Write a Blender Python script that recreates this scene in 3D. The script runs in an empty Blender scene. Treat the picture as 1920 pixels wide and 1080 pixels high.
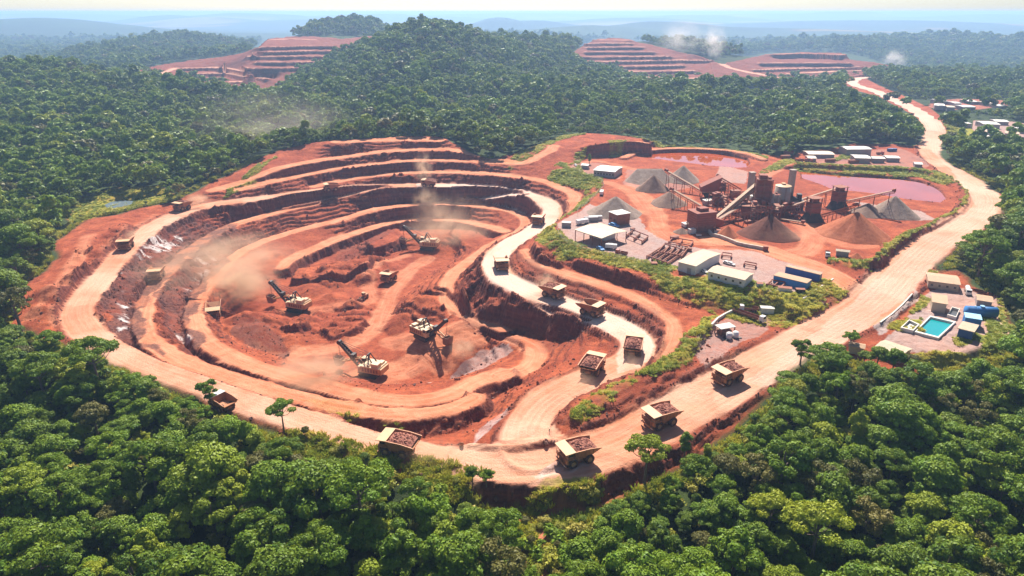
import bpy, bmesh, math, random
import numpy as np
from mathutils import Vector, Matrix
random.seed(7)
C = bpy.context.scene.collection
R = math.radians
scn = bpy.context.scene

# ------------------------------------------------------------------ camera
PITCH = R(21.77)
FPX = 1297.0                       # focal length in pixels of the 1920 wide photograph
CAMZ = 140.0
cam_d = bpy.data.cameras.new('camera')
cam_d.sensor_width = 36.0
cam_d.lens = FPX / 1920.0 * 36.0
cam_d.clip_start = 1.0
cam_d.clip_end = 120000.0
cam = bpy.data.objects.new('camera', cam_d)
cam.location = (0, 0, CAMZ)
cam.rotation_euler = (math.pi / 2 - PITCH, 0, 0)
C.objects.link(cam)
scn.camera = cam

# ------------------------------------------------------------------ sky and sun
SUN_EL = R(47.0)
SUN_ROT = R(-4.0)
world = bpy.data.worlds.new('World')
scn.world = world
world.use_nodes = True
wn = world.node_tree
wn.nodes.clear()
sky = wn.nodes.new('ShaderNodeTexSky')
sky.sky_type = 'NISHITA'
sky.sun_disc = False
sky.sun_elevation = SUN_EL
sky.sun_rotation = SUN_ROT
sky.altitude = 200
sky.air_density = 0.75
sky.dust_density = .7
sky.ozone_density = 2.0
bg = wn.nodes.new('ShaderNodeBackground')
bg.inputs['Strength'].default_value = 0.062
wo = wn.nodes.new('ShaderNodeOutputWorld')
wn.links.new(sky.outputs[0], bg.inputs[0])
wn.links.new(bg.outputs[0], wo.inputs[0])
sl = bpy.data.lights.new('sun', 'SUN')
sl.energy = 5.0
sl.angle = R(0.5)
sl.color = (1.0, 0.94, 0.85)
sun = bpy.data.objects.new('sun', sl)
sdir = Vector((-math.sin(SUN_ROT) * math.cos(SUN_EL), math.cos(SUN_ROT) * math.cos(SUN_EL), math.sin(SUN_EL)))
sun.rotation_euler = sdir.to_track_quat('Z', 'Y').to_euler()
sun.location = (0, 0, 600)
C.objects.link(sun)

vs = scn.view_settings
scn.display_settings.display_device = 'sRGB'
vs.view_transform = 'Standard'
vs.look = 'None'
vs.exposure = 1.0
vs.gamma = 1.0
vs.use_curve_mapping = False
scn.cycles.use_denoising = True
try:
    scn.cycles.denoiser = 'OPENIMAGEDENOISE'
except Exception:
    pass
scn.cycles.max_bounces = 5
scn.cycles.diffuse_bounces = 2
scn.cycles.glossy_bounces = 2
scn.cycles.transmission_bounces = 2
scn.cycles.transparent_max_bounces = 6
scn.cycles.volume_bounces = 1
scn.cycles.volume_max_steps = 64
scn.cycles.volume_step_rate = 1.0

# ------------------------------------------------------------------ pixels of the photograph <-> the place
SP, CP = math.sin(PITCH), math.cos(PITCH)
def ray(px, py):
    u = (px - 960.0) / FPX; v = (py - 540.0) / FPX
    return (u, CP - SP * v, -SP - CP * v)
def W(px, py, z):
    d = ray(px, py); t = (z - CAMZ) / d[2]
    return (d[0] * t, d[1] * t)
def WY(px, py, Y):
    d = ray(px, py); t = Y / d[1]
    return (d[0] * t, Y, CAMZ + d[2] * t)

# ------------------------------------------------------------------ noise
def lattice(seed):
    return np.random.RandomState(seed).rand(256, 256).astype(np.float32)
def vnoise(x, y, seed):
    L = lattice(seed)
    xi = np.floor(x).astype(np.int64); yi = np.floor(y).astype(np.int64)
    fx = (x - xi).astype(np.float32); fy = (y - yi).astype(np.float32)
    fx = fx * fx * (3 - 2 * fx); fy = fy * fy * (3 - 2 * fy)
    x0 = xi & 255; x1 = (xi + 1) & 255; y0 = yi & 255; y1 = (yi + 1) & 255
    a = L[y0, x0] * (1 - fx) + L[y0, x1] * fx
    b = L[y1, x0] * (1 - fx) + L[y1, x1] * fx
    return (a * (1 - fy) + b * fy) * 2 - 1
def fbm(x, y, scale, octv, seed):
    r = 0; amp = 1.0; tot = 0
    for k in range(octv):
        r = r + amp * vnoise(x / scale + 17.3 * k, y / scale + 5.1 * k, seed + k)
        tot += amp; amp *= 0.5; scale *= 0.5
    return r / tot
# ------------------------------------------------------------------ the sheet of ground: axes
DX = 1.0
CX0, CX1, CY0, CY1 = -400.0, 640.0, 130.0, 900.0
def axis(c0, c1, lo, hi, g=0.03):
    core = list(np.arange(c0, c1 + 0.01, DX))
    a = []; s = DX; x = c0
    while x > lo:
        s *= 1 + g; x -= s; a.append(x)
    b = []; s = DX; x = c1
    while x < hi:
        s *= 1 + g; x += s; b.append(x)
    return np.array(a[::-1] + core + b), len(a), len(core)
XS, ix0, nxc = axis(CX0, CX1, -32000, 32000)
YS, iy0, nyc = axis(CY0, CY1, -300, 45000)
XC = XS[ix0:ix0 + nxc]; YC = YS[iy0:iy0 + nyc]

# natural ground: gentle base and hills (ridge points read at a pixel and a distance)
HILLS = []
def hill(px, py, Y, sx, sy, rot=0, tree=10, amp=None):
    x, y, z = WY(px, py, Y)
    HILLS.append((x, y, (z - tree - 6) if amp is None else amp, sx, sy, R(rot)))
hill(785, 32, 1560, 90, 300, 8, amp=46)          # the wooded hill behind the pit
hill(720, 60, 1500, 100, 240, 12, amp=17)
hill(880, 60, 1640, 115, 300, -10, amp=33)
hill(990, 75, 1720, 140, 300, -8, amp=30)
hill(650, 130, 1330, 90, 170, 20, amp=12)
hill(650, 50, 2350, 140, 330, amp=46)
hill(585, 40, 2500, 130, 330, amp=52)
hill(705, 32, 2450, 120, 300, amp=76)
hill(1150, 70, 2250, 180, 300, amp=50)
hill(1290, 90, 2300, 160, 300, amp=24)
hill(310, 62, 2700, 140, 330, amp=56)
hill(405, 60, 2700, 130, 330, amp=46)
hill(470, 75, 2600, 110, 300, amp=30)
hill(205, 92, 2600, 180, 300, amp=22)
hill(110, 112, 2500, 200, 260, amp=14)
hill(95, 135, 1150, 230, 170, amp=22)             # near left ridge
hill(-150, 135, 1150, 300, 190, amp=24)
hill(1380, 150, 1180, 190, 170, amp=8)           # wooded hump behind the plant
hill(1180, 190, 1080, 110, 150, amp=9)
hill(1590, 72, 3300, 190, 380, amp=44)            # blue hills beyond the mine on the right
hill(1460, 90, 3000, 150, 300, amp=18)
hill(1740, 74, 3500, 260, 420, amp=40)
hill(1900, 80, 3500, 260, 420, amp=36)
hill(60, 42, 6200, 430, 700, amp=118)
hill(-300, 42, 6400, 900, 800, amp=100)
hill(190, 52, 6000, 400, 700, amp=52)
hill(400, 66, 5600, 500, 600, amp=34)
for px, Y, A, sx in ((1110, 5600, 84, 560), (1230, 6200, 92, 420), (960, 5000, 62, 460), (1000, 7800, 106, 420), (930, 7400, 130, 230), (1500, 9000, 60, 1400), (1400, 6500, 50, 600),
                     (1750, 8500, 58, 1200), (1620, 6000, 34, 700), (400, 11000, 118, 700), (330, 12500, 134, 600), (460, 14000, 158, 1200), (560, 10000, 90, 700), (700, 16000, 140, 1800),
                     (1300, 15000, 128, 1200), (1180, 11000, 108, 900), (1590, 19000, 186, 620), (1450, 20000, 140, 2400), (1850, 17000, 128, 1400), (960, 21000, 160, 2400),
                     (100, 19000, 150, 2200), (1700, 26000, 165, 2600), (1250, 30000, 180, 3200), (700, 30000, 180, 2800), (200, 30000, 175, 3000), (1900, 33000, 180, 3600)):
    hill(px, 60, Y, sx, sx * 0.55, amp=A)
def smooth(a, b, x):
    t = np.clip((x - a) / (b - a), 0, 1); return t * t * (3 - 2 * t)
def G(x, y):
    z = -11 + 11 * smooth(150, 330, y) + 8 * smooth(380, 700, y) - 4 * smooth(1500, 3000, y)
    q = x / np.maximum(y, 50.0)
    z = z - 52 * np.maximum(np.maximum(smooth(1950, 2600, y), smooth(1280, 1800, y) * (1 - smooth(-.64, -.54, q))), smooth(1560, 2100, y) * smooth(.44, .54, q))
    z = z + 5 * smooth(120, 320, x) * smooth(230, 420, y) * (1 - smooth(900, 1600, y))
    for (cx, cy, A, sx, sy, rt) in HILLS:
        dx = x - cx; dy = y - cy
        if rt:
            dx, dy = dx * math.cos(rt) + dy * math.sin(rt), -dx * math.sin(rt) + dy * math.cos(rt)
        z = z + A * np.exp(-0.5 * ((dx / sx) ** 2 + (dy / sy) ** 2))
    return z

# ------------------------------------------------------------------ earthworks: bands (roads, benches) digitised as centre lines with heights
XX, YY = np.meshgrid(XC, YC)
GZ = G(XX, YY).astype(np.float32)
shape = XX.shape
FIX = np.zeros(shape, bool)
Z = GZ.copy()
BIG = np.float32(1e6)

def catmull(P, step):
    P = [np.array(p, float) for p in P]
    Q = [2 * P[0] - P[1]] + P + [2 * P[-1] - P[-2]]
    out = []
    for i in range(1, len(Q) - 2):
        p0, p1, p2, p3 = Q[i - 1:i + 3]
        n = max(2, int(np.linalg.norm((p2 - p1)[:2]) / step))
        for k in range(n):
            t = k / n
            out.append(0.5 * ((2 * p1) + (p2 - p0) * t + (2 * p0 - 5 * p1 + 4 * p2 - p3) * t * t + (3 * p1 - p0 - 3 * p2 + p3) * t ** 3))
    out.append(P[-1])
    return np.array(out)
def world_line(pts, step=4.0):
    P = []
    for p in pts:
        x, y = W(p[0], p[1], p[2]); P.append((x, y, p[2]) + tuple(p[3:]))
    return catmull(P, step)
def raster(line, pad):
    """distance to a polyline, signed side and the height (and width) at the nearest point"""
    D = np.full(shape, BIG, np.float32); ZZ = np.zeros(shape, np.float32); S = np.zeros(shape, np.float32)
    TX = np.zeros(shape, np.float32)
    acc = 0.0
    for a, b in zip(line[:-1], line[1:]):
        i0 = int((min(a[0], b[0]) - pad - CX0) / DX); i1 = int((max(a[0], b[0]) + pad - CX0) / DX) + 2
        j0 = int((min(a[1], b[1]) - pad - CY0) / DX); j1 = int((max(a[1], b[1]) + pad - CY0) / DX) + 2
        i0 = max(i0, 0); j0 = max(j0, 0); i1 = min(i1, shape[1]); j1 = min(j1, shape[0])
        L = math.hypot(b[0] - a[0], b[1] - a[1])
        if i1 <= i0 or j1 <= j0 or L < 1e-6:
            acc += L; continue
        x = XX[j0:j1, i0:i1]; y = YY[j0:j1, i0:i1]
        ux, uy = (b[0] - a[0]) / L, (b[1] - a[1]) / L
        t = np.clip((x - a[0]) * ux + (y - a[1]) * uy, 0, L)
        dx = x - a[0] - t * ux; dy = y - a[1] - t * uy
        d = np.sqrt(dx * dx + dy * dy)
        m = d < D[j0:j1, i0:i1]
        D[j0:j1, i0:i1][m] = d[m]
        ZZ[j0:j1, i0:i1][m] = (a[2] + (b[2] - a[2]) * t / L)[m]
        S[j0:j1, i0:i1][m] = np.sign(ux * (y - a[1]) - uy * (x - a[0]))[m]
        TX[j0:j1, i0:i1][m] = (acc + t)[m]
        acc += L
    return D, ZZ, S, TX
def inpoly(poly, x=None, y=None):
    x = XX if x is None else x; y = YY if y is None else y
    c = np.zeros(x.shape, bool)
    n = len(poly)
    for i in range(n):
        x0, y0 = poly[i][:2]; x1, y1 = poly[(i + 1) % n][:2]
        if y0 == y1: continue
        m = ((y0 > y) != (y1 > y)) & (x < (x1 - x0) * (y - y0) / (y1 - y0) + x0)
        c ^= m
    return c
def wpoly(pts, z=None):
    return [W(p[0], p[1], p[2] if len(p) > 2 else z) for p in pts]

M_road = np.zeros(shape, np.float32)      # packed pale dust
M_bench = np.zeros(shape, np.float32)     # bench floors
M_grav = np.zeros(shape, np.float32)      # grey gravel yards
M_grass = np.zeros(shape, np.float32)
M_dark = np.zeros(shape, np.float32)      # dark ore
M_pale = np.zeros(shape, np.float32)      # white clay streaks, concrete
ROADCELL = np.zeros(shape, bool)
M_berm = np.zeros(shape, np.float32)
BERM = np.zeros(shape, np.float32)
ALONG = np.zeros(shape, np.float32); SIDE = np.zeros(shape, np.float32)
wob = fbm(XX, YY, 14.0, 3, 91); wob2 = fbm(XX, YY, 5.0, 2, 191)

def band(pts, width, kind='road', toe=None, berm=None, soft=1.6):
    """toe=(side, distance, drop) cuts a steep face beside the band; berm=(side, height) heaps a windrow on its edge"""
    global M_road, M_bench, BERM
    ln = world_line(pts)
    D, ZZ, S, T = raster(ln, width / 2 + 34)
    inside = D + (wob * 1.6 + wob2 * .9 if kind == 'bench' else wob * .5) <= width / 2
    FIX[inside] = True; Z[inside] = ZZ[inside]
    if toe:
        for tw in (toe if isinstance(toe, list) else [toe]):
            side, off, drop = tw
            m = (np.abs(D - (width / 2 + off)) < 1.0) & (S * side > 0) & ~FIX
            FIX[m] = True; Z[m] = ZZ[m] - drop
    e = np.clip((width / 2 + soft * (0.6 + wob) - D) / soft, 0, 1)
    if kind == 'road':
        M_road = np.maximum(M_road, e); ROADCELL[D < width / 2 + 0.5] = True
        m = D < width / 2 + 2
        ALONG[m] = T[m]; SIDE[m] = (D * S)[m]
    elif kind == 'bench':
        M_bench = np.maximum(M_bench, e)
        m = (D < width / 2 + 2) & (M_road < 0.1)
        ALONG[m] = T[m]; SIDE[m] = (D * S)[m]
    if berm:
        for side, h in (berm if isinstance(berm, list) else [berm]):
            q = np.exp(-((D - (width / 2 + 1.6)) / 1.25) ** 2) * h * (S * side > 0) * (0.75 + 0.6 * wob)
            M_berm[:] = np.maximum(M_berm, np.exp(-((D - (width / 2 + 1.8)) / 1.6) ** 2) * (S * side > 0) * min(1, h))
            BERM = np.maximum(BERM, q)
    return ln
def linefix(pts, w=1.6):
    ln = world_line(pts, 3.0)
    D, ZZ, S, T = raster(ln, w + 3)
    m = D < w / 2 + 0.3
    FIX[m] = True; Z[m] = ZZ[m]
def area(pts, z=None, fixz=True, mask=None, val=1.0, soft=True, amt=3.0):
    poly = wpoly(pts, z)
    m = inpoly(poly, XX + wob * amt, YY + wob[::-1] * amt) if soft else inpoly(poly)
    if fixz:
        mm = inpoly(poly)
        FIX[mm] = True; Z[mm] = z
    if mask is not None:
        mask[m] = np.maximum(mask[m], val)
    return poly, m

# outline of the cleared ground: (px, py, z)
CLEAR_PX = [(15,612,0),(33,577,0),(43,537,0),(87,510,0),(107,487,0),(100,457,1),(123,443,1),(167,410,2),(220,403,2),(267,390,2),(333,377,3),(367,358,5),(417,333,8),
 (467,310,13),(500,290,17),(533,279,20),(583,268,24),(633,262,26),(700,257,27),(760,255,27),(820,256,26.5),(850,268,23),(880,285,19),(915,296,16),(960,290,16),
 (1010,270,19),(1060,255,20),(1100,249,20),(1180,255,19),(1230,266,17),(1280,271,15),(1360,275,14),(1440,288,13),(1480,296,13),(1500,285,13),(1560,279,13),(1600,270,13),
 (1680,270,13),(1715,275,13),(1728,265,13),(1735,240,13),(1715,215,13),(1685,198,13),(1660,182,13),(1605,166,14),(1584,157,14),(1586,147,14),(1614,144,14),(1645,164,14),
 (1695,183,13),(1735,200,13),(1770,225,13),(1772,252,13),(1763,275,13),(1762,292,13),(1795,315,13),(1845,340,13),(1876,365,12.5),(1880,398,12),(1855,425,12),(1805,455,11),(1768,485,10),
 (1750,510,9),(1800,508,9),(1835,538,9),(1870,556,9),(1893,590,8),(1908,622,7),(1880,655,6),(1830,672,5),(1760,690,4),(1700,700,4),(1640,690,4),(1580,660,4),(1530,665,4),(1490,690,3.5),(1450,725,1.5),(1415,765,0),
 (1366,806,-2),(1312,850,-3.5),(1252,884,-5),(1185,912,-6),(1130,942,-7),(1060,964,-8),(1000,968,-8),(920,948,-7),(870,916,-5),(790,885,-4),(700,865,-3),(600,845,-2),(560,826,-2),(500,800,-1),
 (470,785,-1),(400,762,-1),(340,738,-1),(270,708,-1),(220,684,-1),(170,655,0),(120,645,0),(80,628,0)]
CLEAR = wpoly(CLEAR_PX)
inside_clear = inpoly(CLEAR, XX + wob * 3, YY + wob[::-1] * 3)
cl_line = np.array([(W(p[0], p[1], p[2]) + (p[2],)) for p in CLEAR_PX + CLEAR_PX[:1]])
cD, cZ, cS, cT = raster(cl_line, 70)
far = (cD > 62) & ~inside_clear
FIX[far] = True; Z[far] = GZ[far]
FIX[0, :] = FIX[-1, :] = True; FIX[:, 0] = FIX[:, -1] = True
m = cD < 1.2
FIX[m] = True; Z[m] = cZ[m]

# --- plant plateau and yards
PLAT = [(1042,417),(1045,435),(1057,452),(1082,463),(1123,477),(1173,487),(1223,498),(1273,508),(1330,522),(1405,540),(1480,555),(1505,560),(1562,522),(1555,505),
        (1560,493),(1650,497),(1667,473),(1713,440),(1773,423),(1800,395),(1800,370),(1770,345),(1740,315),(1735,285),(1690,275),(1600,280),(1560,285),(1490,300),(1450,300),(1440,285),(1400,276),(1330,273),(1240,272),(1170,290),(1110,296),(1080,303),(1068,313),(1090,325),(1120,335),(1132,348),(1123,360),(1103,378),(1083,395)]
plat_poly, plat_m = area(PLAT, 12.0)
# upper benches of the back wall
T4 = [(640,265,25.5),(700,261.5,26),(760,260,26.5),(815,262,26)]
band(T4, 22, 'bench')
T3 = [(400,357,5),(458,340,6.8),(483,330,10.2),(517,317,13.3),(558,308,14.5),(600,300,14.8),(650,293,15.8),(717,284,19.5),(767,280.5,20.3),(842,280.5,20.3),(883,288,17.8),(917,295,14.8),(958,303,13.6)]
band(T3, 13, 'bench', toe=[(1, 3.0, -6.0), (-1, 3.6, 8)] if False else None)
T2 = [(450,355,4.3),(500,343,6.5),(550,332,7),(600,322,7.4),(650,313,9.5),(717,305.5,12.5),(758,301.5,13.4),(825,300,13.6),(900,303,13.4),(967,306,13.2),(992,302,14.5),(1010,292,16.5),(1032,282,19),(1038,273,20)]
band(T2, 12, 'bench')
T1 = [(590,349,-.7),(620,342.5,.5),(658,335.5,2),(717,327.5,4.6),(767,323.5,5.8),(850,322.5,6.6),(917,325.5,7),(967,331,7),(1017,339,6),(1053,353,5),(1077,367,4),(1067,387,3),(1057,396,1.5)]
band(T1, 11, 'bench')
# far-left dump pads
area([(60,560),(110,520),(150,455),(215,415),(250,425),(190,470),(150,520),(110,570),(90,600)], 2.5, True)
# slopes right of the pit, below the plant
D1 = [(985,470,3),(1007,493,3.5),(1040,506,4),(1073,517,4.5),(1140,537,4.5),(1190,557,4.5),(1240,587,4.5),(1263,610,4),(1258,643,3),(1240,670,2)]
band(D1, 8, 'bench')
linefix([(1000,452,10),(1012,466,11),(1050,478,11),(1110,493,11),(1160,506,11),(1205,519,11)])
linefix([(1010,482,5),(1050,496,5),(1120,518,5),(1205,548,5),(1262,585,5)])
linefix([(1215,522,10.5),(1260,532,10.5),(1320,548,10),(1400,562,9.5),(1480,580,9),(1530,580,8.5)])
linefix([(1240,560,6),(1300,580,5),(1360,588,4.5),(1440,602,4),(1510,612,4),(1560,600,6),(1592,560,8.5)])
# island between the S road and the long road: grassy ridge
linefix([(1085,772,3.5),(1115,752,4.5),(1170,722,5),(1230,692,6),(1290,648,6.5),(1330,600,6)], 5)
# yard beside the long road (pump station)
area([(1300,660),(1330,620),(1372,590),(1420,583),(1470,592),(1500,615),(1420,650),(1350,690),(1290,720)], 4.0)
# --- the outer road, the S road and the long road
R1 = [(1040,862,-.3),(960,872,-.3),(850,862,-.2),(760,846,0),(650,815,0),(550,781,0),(450,746,0),(333,706,0),(267,682,0),(217,658,0),(176,633,0),(152,605,0),(146,580,0),(160,553,0),(187,523,0),(217,490,0),
      (240,463,0),(267,440,0),(300,417,0),(350,396,0),(400,383,-.3),(500,370,-.6),(600,357,-.8),(650,352.5,-1),(717,348,-1),(800,347,-1),(900,350.5,-1),(973,361,-1)]
S1 = [(973,361,-1),(1017,375,-1),(1037,392,-1),(1030,410,-1),(1000,434,-1),(960,455,-1),(935,476,-1),(929,497,-1),(942,519,-1),(975,537,-1),(1017,555,-1),(1073,575,-1),(1123,595,-1),(1170,617,-1),(1197,642,-1),(1190,668,-1),(1150,692,-1),(1090,716,-1),(1030,748,-1),(995,785,-1),(985,822,-.5),(1000,850,-.3)]
L1 = [(900,868,-.3),(990,872,-.3),(1080,858,0),(1160,832,0),(1240,790,.5),(1320,745,1.5),(1400,698,2.5),(1480,655,4),(1560,612,6.5),(1630,570,9),(1690,510,10),(1745,460,11),(1800,426,12),(1838,398,12.5),(1848,372,12.5),(1825,347,12.5),(1785,319,12.5),(1752,292,12.5),(1746,268,12.5),(1752,245,12.5),(1738,222,12.5),(1705,200,12.5),(1668,183,13)]
N1 = [(1668,183,13),(1640,170,13.5),(1605,160,14),(1597,153,14),(1610,147,14)]
band(R1, 15, 'road', toe=[(-1, 3.2, 5.5)], berm=[(-1, 2.4), (1, .8)])
R1b = R1[9:21]
band(S1, 17, 'road', berm=[(-1, 1.2), (1, 1.8)])
band(L1, 23, 'road', berm=[(1, 1.0), (-1, 1.2)])
band(N1, 20, 'road')
area([(930,850),(985,790),(1035,800),(1080,835),(1180,800),(1180,850),(1080,890),(960,888)], -0.3, True, M_road)
# ramps to the plateau and other plant tracks
band([(1640,560,9),(1600,540,10.5),(1560,515,12),(1500,490,12),(1400,458,12),(1330,450,12)], 15, 'bench')
area([(1590,470),(1640,500),(1660,540),(1610,560),(1570,520)], None, False, M_bench, 1) if False else None
# --- benches inside the pit
B1 = [(720,353,-2),(680,361,-5),(640,371,-8),(567,386,-10),(500,403,-10.5),(440,420,-10.5),(400,439,-10),(367,460,-9.5),(335,487,-9.5),(307,517,-9.5),(283,547,-9.5),(270,577,-9),(267,607,-8.5),(280,637,-7.5),(307,657,-6.5),(353,680,-5.5),(417,701,-5),(500,728,-4.5),(600,754,-4),(690,770,-3.5),(770,776,-3),(840,768,-4),(890,746,-6)]
B2 = [(967,365,-3),(933,369,-7),(883,376,-11),(833,381,-13),(767,384,-13.5),(700,393,-14),(640,411,-16),(567,429,-18.5),(500,449,-19),(450,472,-19),(417,500,-19),(393,527,-18.5),(373,553,-18),(362,582,-17),(368,613,-16),(387,640,-15),(420,662,-14),(467,684,-13),(533,704,-12),(593,720,-11),(650,736,-10),(720,750,-9),(790,752,-8.5),(850,738,-9),(893,716,-11),(940,700,-12.5)]
B2r = [(833,381,-13),(880,384.5,-13.5),(917,388,-14),(958,395,-14.5),(983,407,-15),(985,425,-16),(960,440,-17),(920,462,-18),(885,485,-18),(855,508,-17),(838,530,-16.5)]
B3 = [(530,500,-24),(545,487,-24),(585,468,-24),(640,446,-23.5),(707,424,-23),(757,413.5,-23),(840,411,-23),(900,421,-22),(945,433,-19)]
CB = [(838,530,-16.5),(838,558,-16.5),(873,590,-16.5),(923,613,-16.5),(973,637,-16),(1005,658,-15.5),(990,690,-14),(940,706,-12.5)]
band(B1, 11, 'bench', toe=[(-1, 2.2, 5.5)], berm=[(-1, 1.5)])
band(B2, 11, 'bench', toe=[(-1, 2.2, 5.5)], berm=[(-1, 1.5)])
band(B2r, 10, 'bench')
band(B3, 11, 'bench', toe=[(-1, 2.6, 6.3)], berm=[(-1, .6)])
band(CB, 10, 'bench')
# pit floor
FL = [(420,600),(450,580),(490,560),(520,528),(560,515),(600,505),(640,492),(690,478),(730,482),(760,468),(830,460),(862,470),(850,490),(800,518),(770,540),(748,565),(735,590),(745,612),(800,640),(850,645),(890,662),(895,690),(860,712),(800,726),(740,728),(680,716),(630,704),(580,690),(530,672),(480,655),(440,635)]
area(FL, -29.0, True)
# alcove of the far shovel, and the small pit at the right of the floor
for pz_, ps_ in ((-23.5, [(555,503),(640,492),(700,486),(692,506),(640,516),(580,524),(545,522)]), (-21.5, [(690,449),(720,434),(745,428),(752,440),(740,452),(700,466)]), (-21, [(852,428),(895,434),(905,448),(885,466),(862,455)]),
                 (-19.5, [(757,562),(800,546),(836,548),(866,578),(872,598),(845,596),(800,580)]), (-24.5, [(470,585),(520,598),(580,604),(560,618),(490,612),(455,600)]), (-25, [(600,610),(650,596),(690,598),(660,618),(620,626)])):
    area(ps_, pz_, True)
linefix([(780,560,-18),(795,545,-17.5),(830,545,-17)])
linefix([(800,575,-18),(850,582,-18),(868,600,-18),(880,612,-18),(923,629,-18),(973,650,-18),(976,662,-18)])
linefix([(905,655,-29),(940,668,-29),(968,664,-29)])
# steep face under the S road
linefix([(868,527,-4.5),(880,550,-4.5),(927,567,-4.5),(1000,581,-4.5),(1040,588,-4.5),(1103,609,-4)])
linefix([(876,562,-15.5),(893,592,-15.5),(950,608,-15.5),(993,622,-15.5),(1023,638,-15),(1070,640,-12)])
linefix([(1120,640,-5),(1080,672,-6),(1020,704,-7),(965,735,-6)])
# ponds
P1 = [(1185,296),(1205,291),(1235,288),(1265,286.5),(1300,287),(1350,291),(1400,302),(1404,312),(1398,320),(1385,321),(1330,317),(1290,311.5),(1230,304),(1195,300)]
P2 = [(1497,322),(1520,325),(1580,331),(1640,335),(1690,338),(1730,345),(1757,358),(1772,378),(1760,386),(1700,380),(1640,369),(1560,360),(1535,350),(1505,340)]
P1Z, P2Z = 10.5, 11.0
area(P1, P1Z - 2.0, True, None); area(P2, P2Z - 2.0, True, None)
RIM1 = [(1170,294,14.0),(1190,286,14.2),(1235,279,14.2),(1300,277.5,14.2),(1360,281,14.2),(1405,288,14.2),(1432,297,14)]
band(RIM1, 9, 'bench')
RIM2 = [(1478,310,15),(1500,306,15.5),(1560,309,15.5),(1640,313,15.5),(1720,317,15),(1765,330,14.5),(1800,352,14),(1810,372,14),(1795,395,14)]
linefix(RIM2, 6)
linefix([(1795,395,14),(1750,420,14),(1700,440,14),(1665,465,14.5),(1645,486,14.5),(1600,491,14),(1562,488,13.5)], 4)
# mounds behind the plant
linefix([(1075,278,19),(1120,269,24),(1180,264,24.5),(1215,268,22)], 8)
# small pond on the left in the grass
LP = [(197,384),(212,378),(235,376),(249,378),(245,383),(225,388),(205,391)]
area(LP, 0.6, True, None)
# pool terrace
area([(1660,620),(1720,560),(1750,520),(1800,515),(1868,560),(1890,610),(1890,640),(1830,660),(1760,668),(1690,640)], 8.0, True)

# ------------------------------------------------------------------ fill between the bands (membrane), coarse to fine
def relax(Z, FIX):
    levels = [(Z.astype(np.float32), FIX)]
    while min(levels[-1][0].shape) > 16:
        z, f = levels[-1]
        h, w = z.shape
        H, Wd = (h + 1) // 2, (w + 1) // 2
        zp = np.zeros((H * 2, Wd * 2), np.float32); fp = np.zeros((H * 2, Wd * 2), np.float32)
        zp[:h, :w] = z * f; fp[:h, :w] = f
        s = zp.reshape(H, 2, Wd, 2).sum((1, 3)); c = fp.reshape(H, 2, Wd, 2).sum((1, 3))
        levels.append((np.where(c > 0, s / np.maximum(c, 1), 0).astype(np.float32), c > 0))
    cur = None
    for z, f in reversed(levels):
        if cur is None:
            cur = np.where(f, z, z[f].mean())
        else:
            up = np.repeat(np.repeat(cur, 2, 0), 2, 1)[:z.shape[0], :z.shape[1]]
            cur = np.where(f, z, up)
        n = 300 if z.size < 40000 else 60
        for _ in range(n):
            p = np.pad(cur, 1, mode='edge')
            av = (p[:-2, 1:-1] + p[2:, 1:-1] + p[1:-1, :-2] + p[1:-1, 2:]) * 0.25
            cur = np.where(f, z, av)
    return cur
Zc = relax(Z, FIX).astype(np.float32)
def blur0(a):
    p = np.pad(a, 1, mode='edge')
    return a * .4 + (p[:-2, 1:-1] + p[2:, 1:-1] + p[1:-1, :-2] + p[1:-1, 2:]) * .15
gy, gx = np.gradient(Zc, DX)
slope = np.sqrt(gx * gx + gy * gy)
ic = inside_clear.astype(np.float32)

# ------------------------------------------------------------------ what covers the ground
def pm(pts, z, mask, val=1.0, amt=3.0):
    area(pts, z, False, mask, val, True, amt)
# grey gravel of the workshop yard, the pump yard and the pool terrace
pm([(1046,420),(1085,398),(1105,382),(1150,395),(1190,400),(1215,430),(1240,445),(1275,460),(1330,468),(1400,470),(1470,490),(1545,510),(1500,557),(1400,536),(1280,506),(1180,484),(1085,460),(1058,448)], 12, M_grav, .85)
pm([(1070,313),(1085,305),(1125,305),(1160,320),(1160,335),(1120,333),(1090,323)], 12, M_grav, .4)
pm([(1300,660),(1330,615),(1372,590),(1420,583),(1455,592),(1440,620),(1380,640),(1330,690)], 4, M_grav, .55)
pm([(1640,612),(1705,555),(1712,545),(1722,552),(1665,625),(1650,625)], 8, M_grav, 1.)
pm([(1655,642),(1700,612),(1720,575),(1750,545),(1800,540),(1840,552),(1872,562),(1900,605),(1893,645),(1830,668),(1780,668),(1700,655)], 8, M_grav, .9)
pm([(1560,286),(1690,276),(1740,300),(1740,312),(1500,304)], 13, M_grav, .35)
pm([(1600,377),(1650,385),(1720,395),(1760,412),(1720,415),(1650,400)], 12, M_grav, .9)
pm([(1350,305),(1400,322),(1395,345),(1340,340)], 12, M_grav, .7)
pm([(1180,318),(1290,330),(1300,352),(1230,360),(1165,345)], 12, M_grav, .35)
pm([(760,668),(830,650),(890,640),(925,668),(930,690),(890,705),(850,712),(790,700)], -29, M_grav, .0)
pm([(850,700),(905,668),(955,672),(965,685),(900,715),(850,725)], -26, M_grav, .6)
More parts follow.
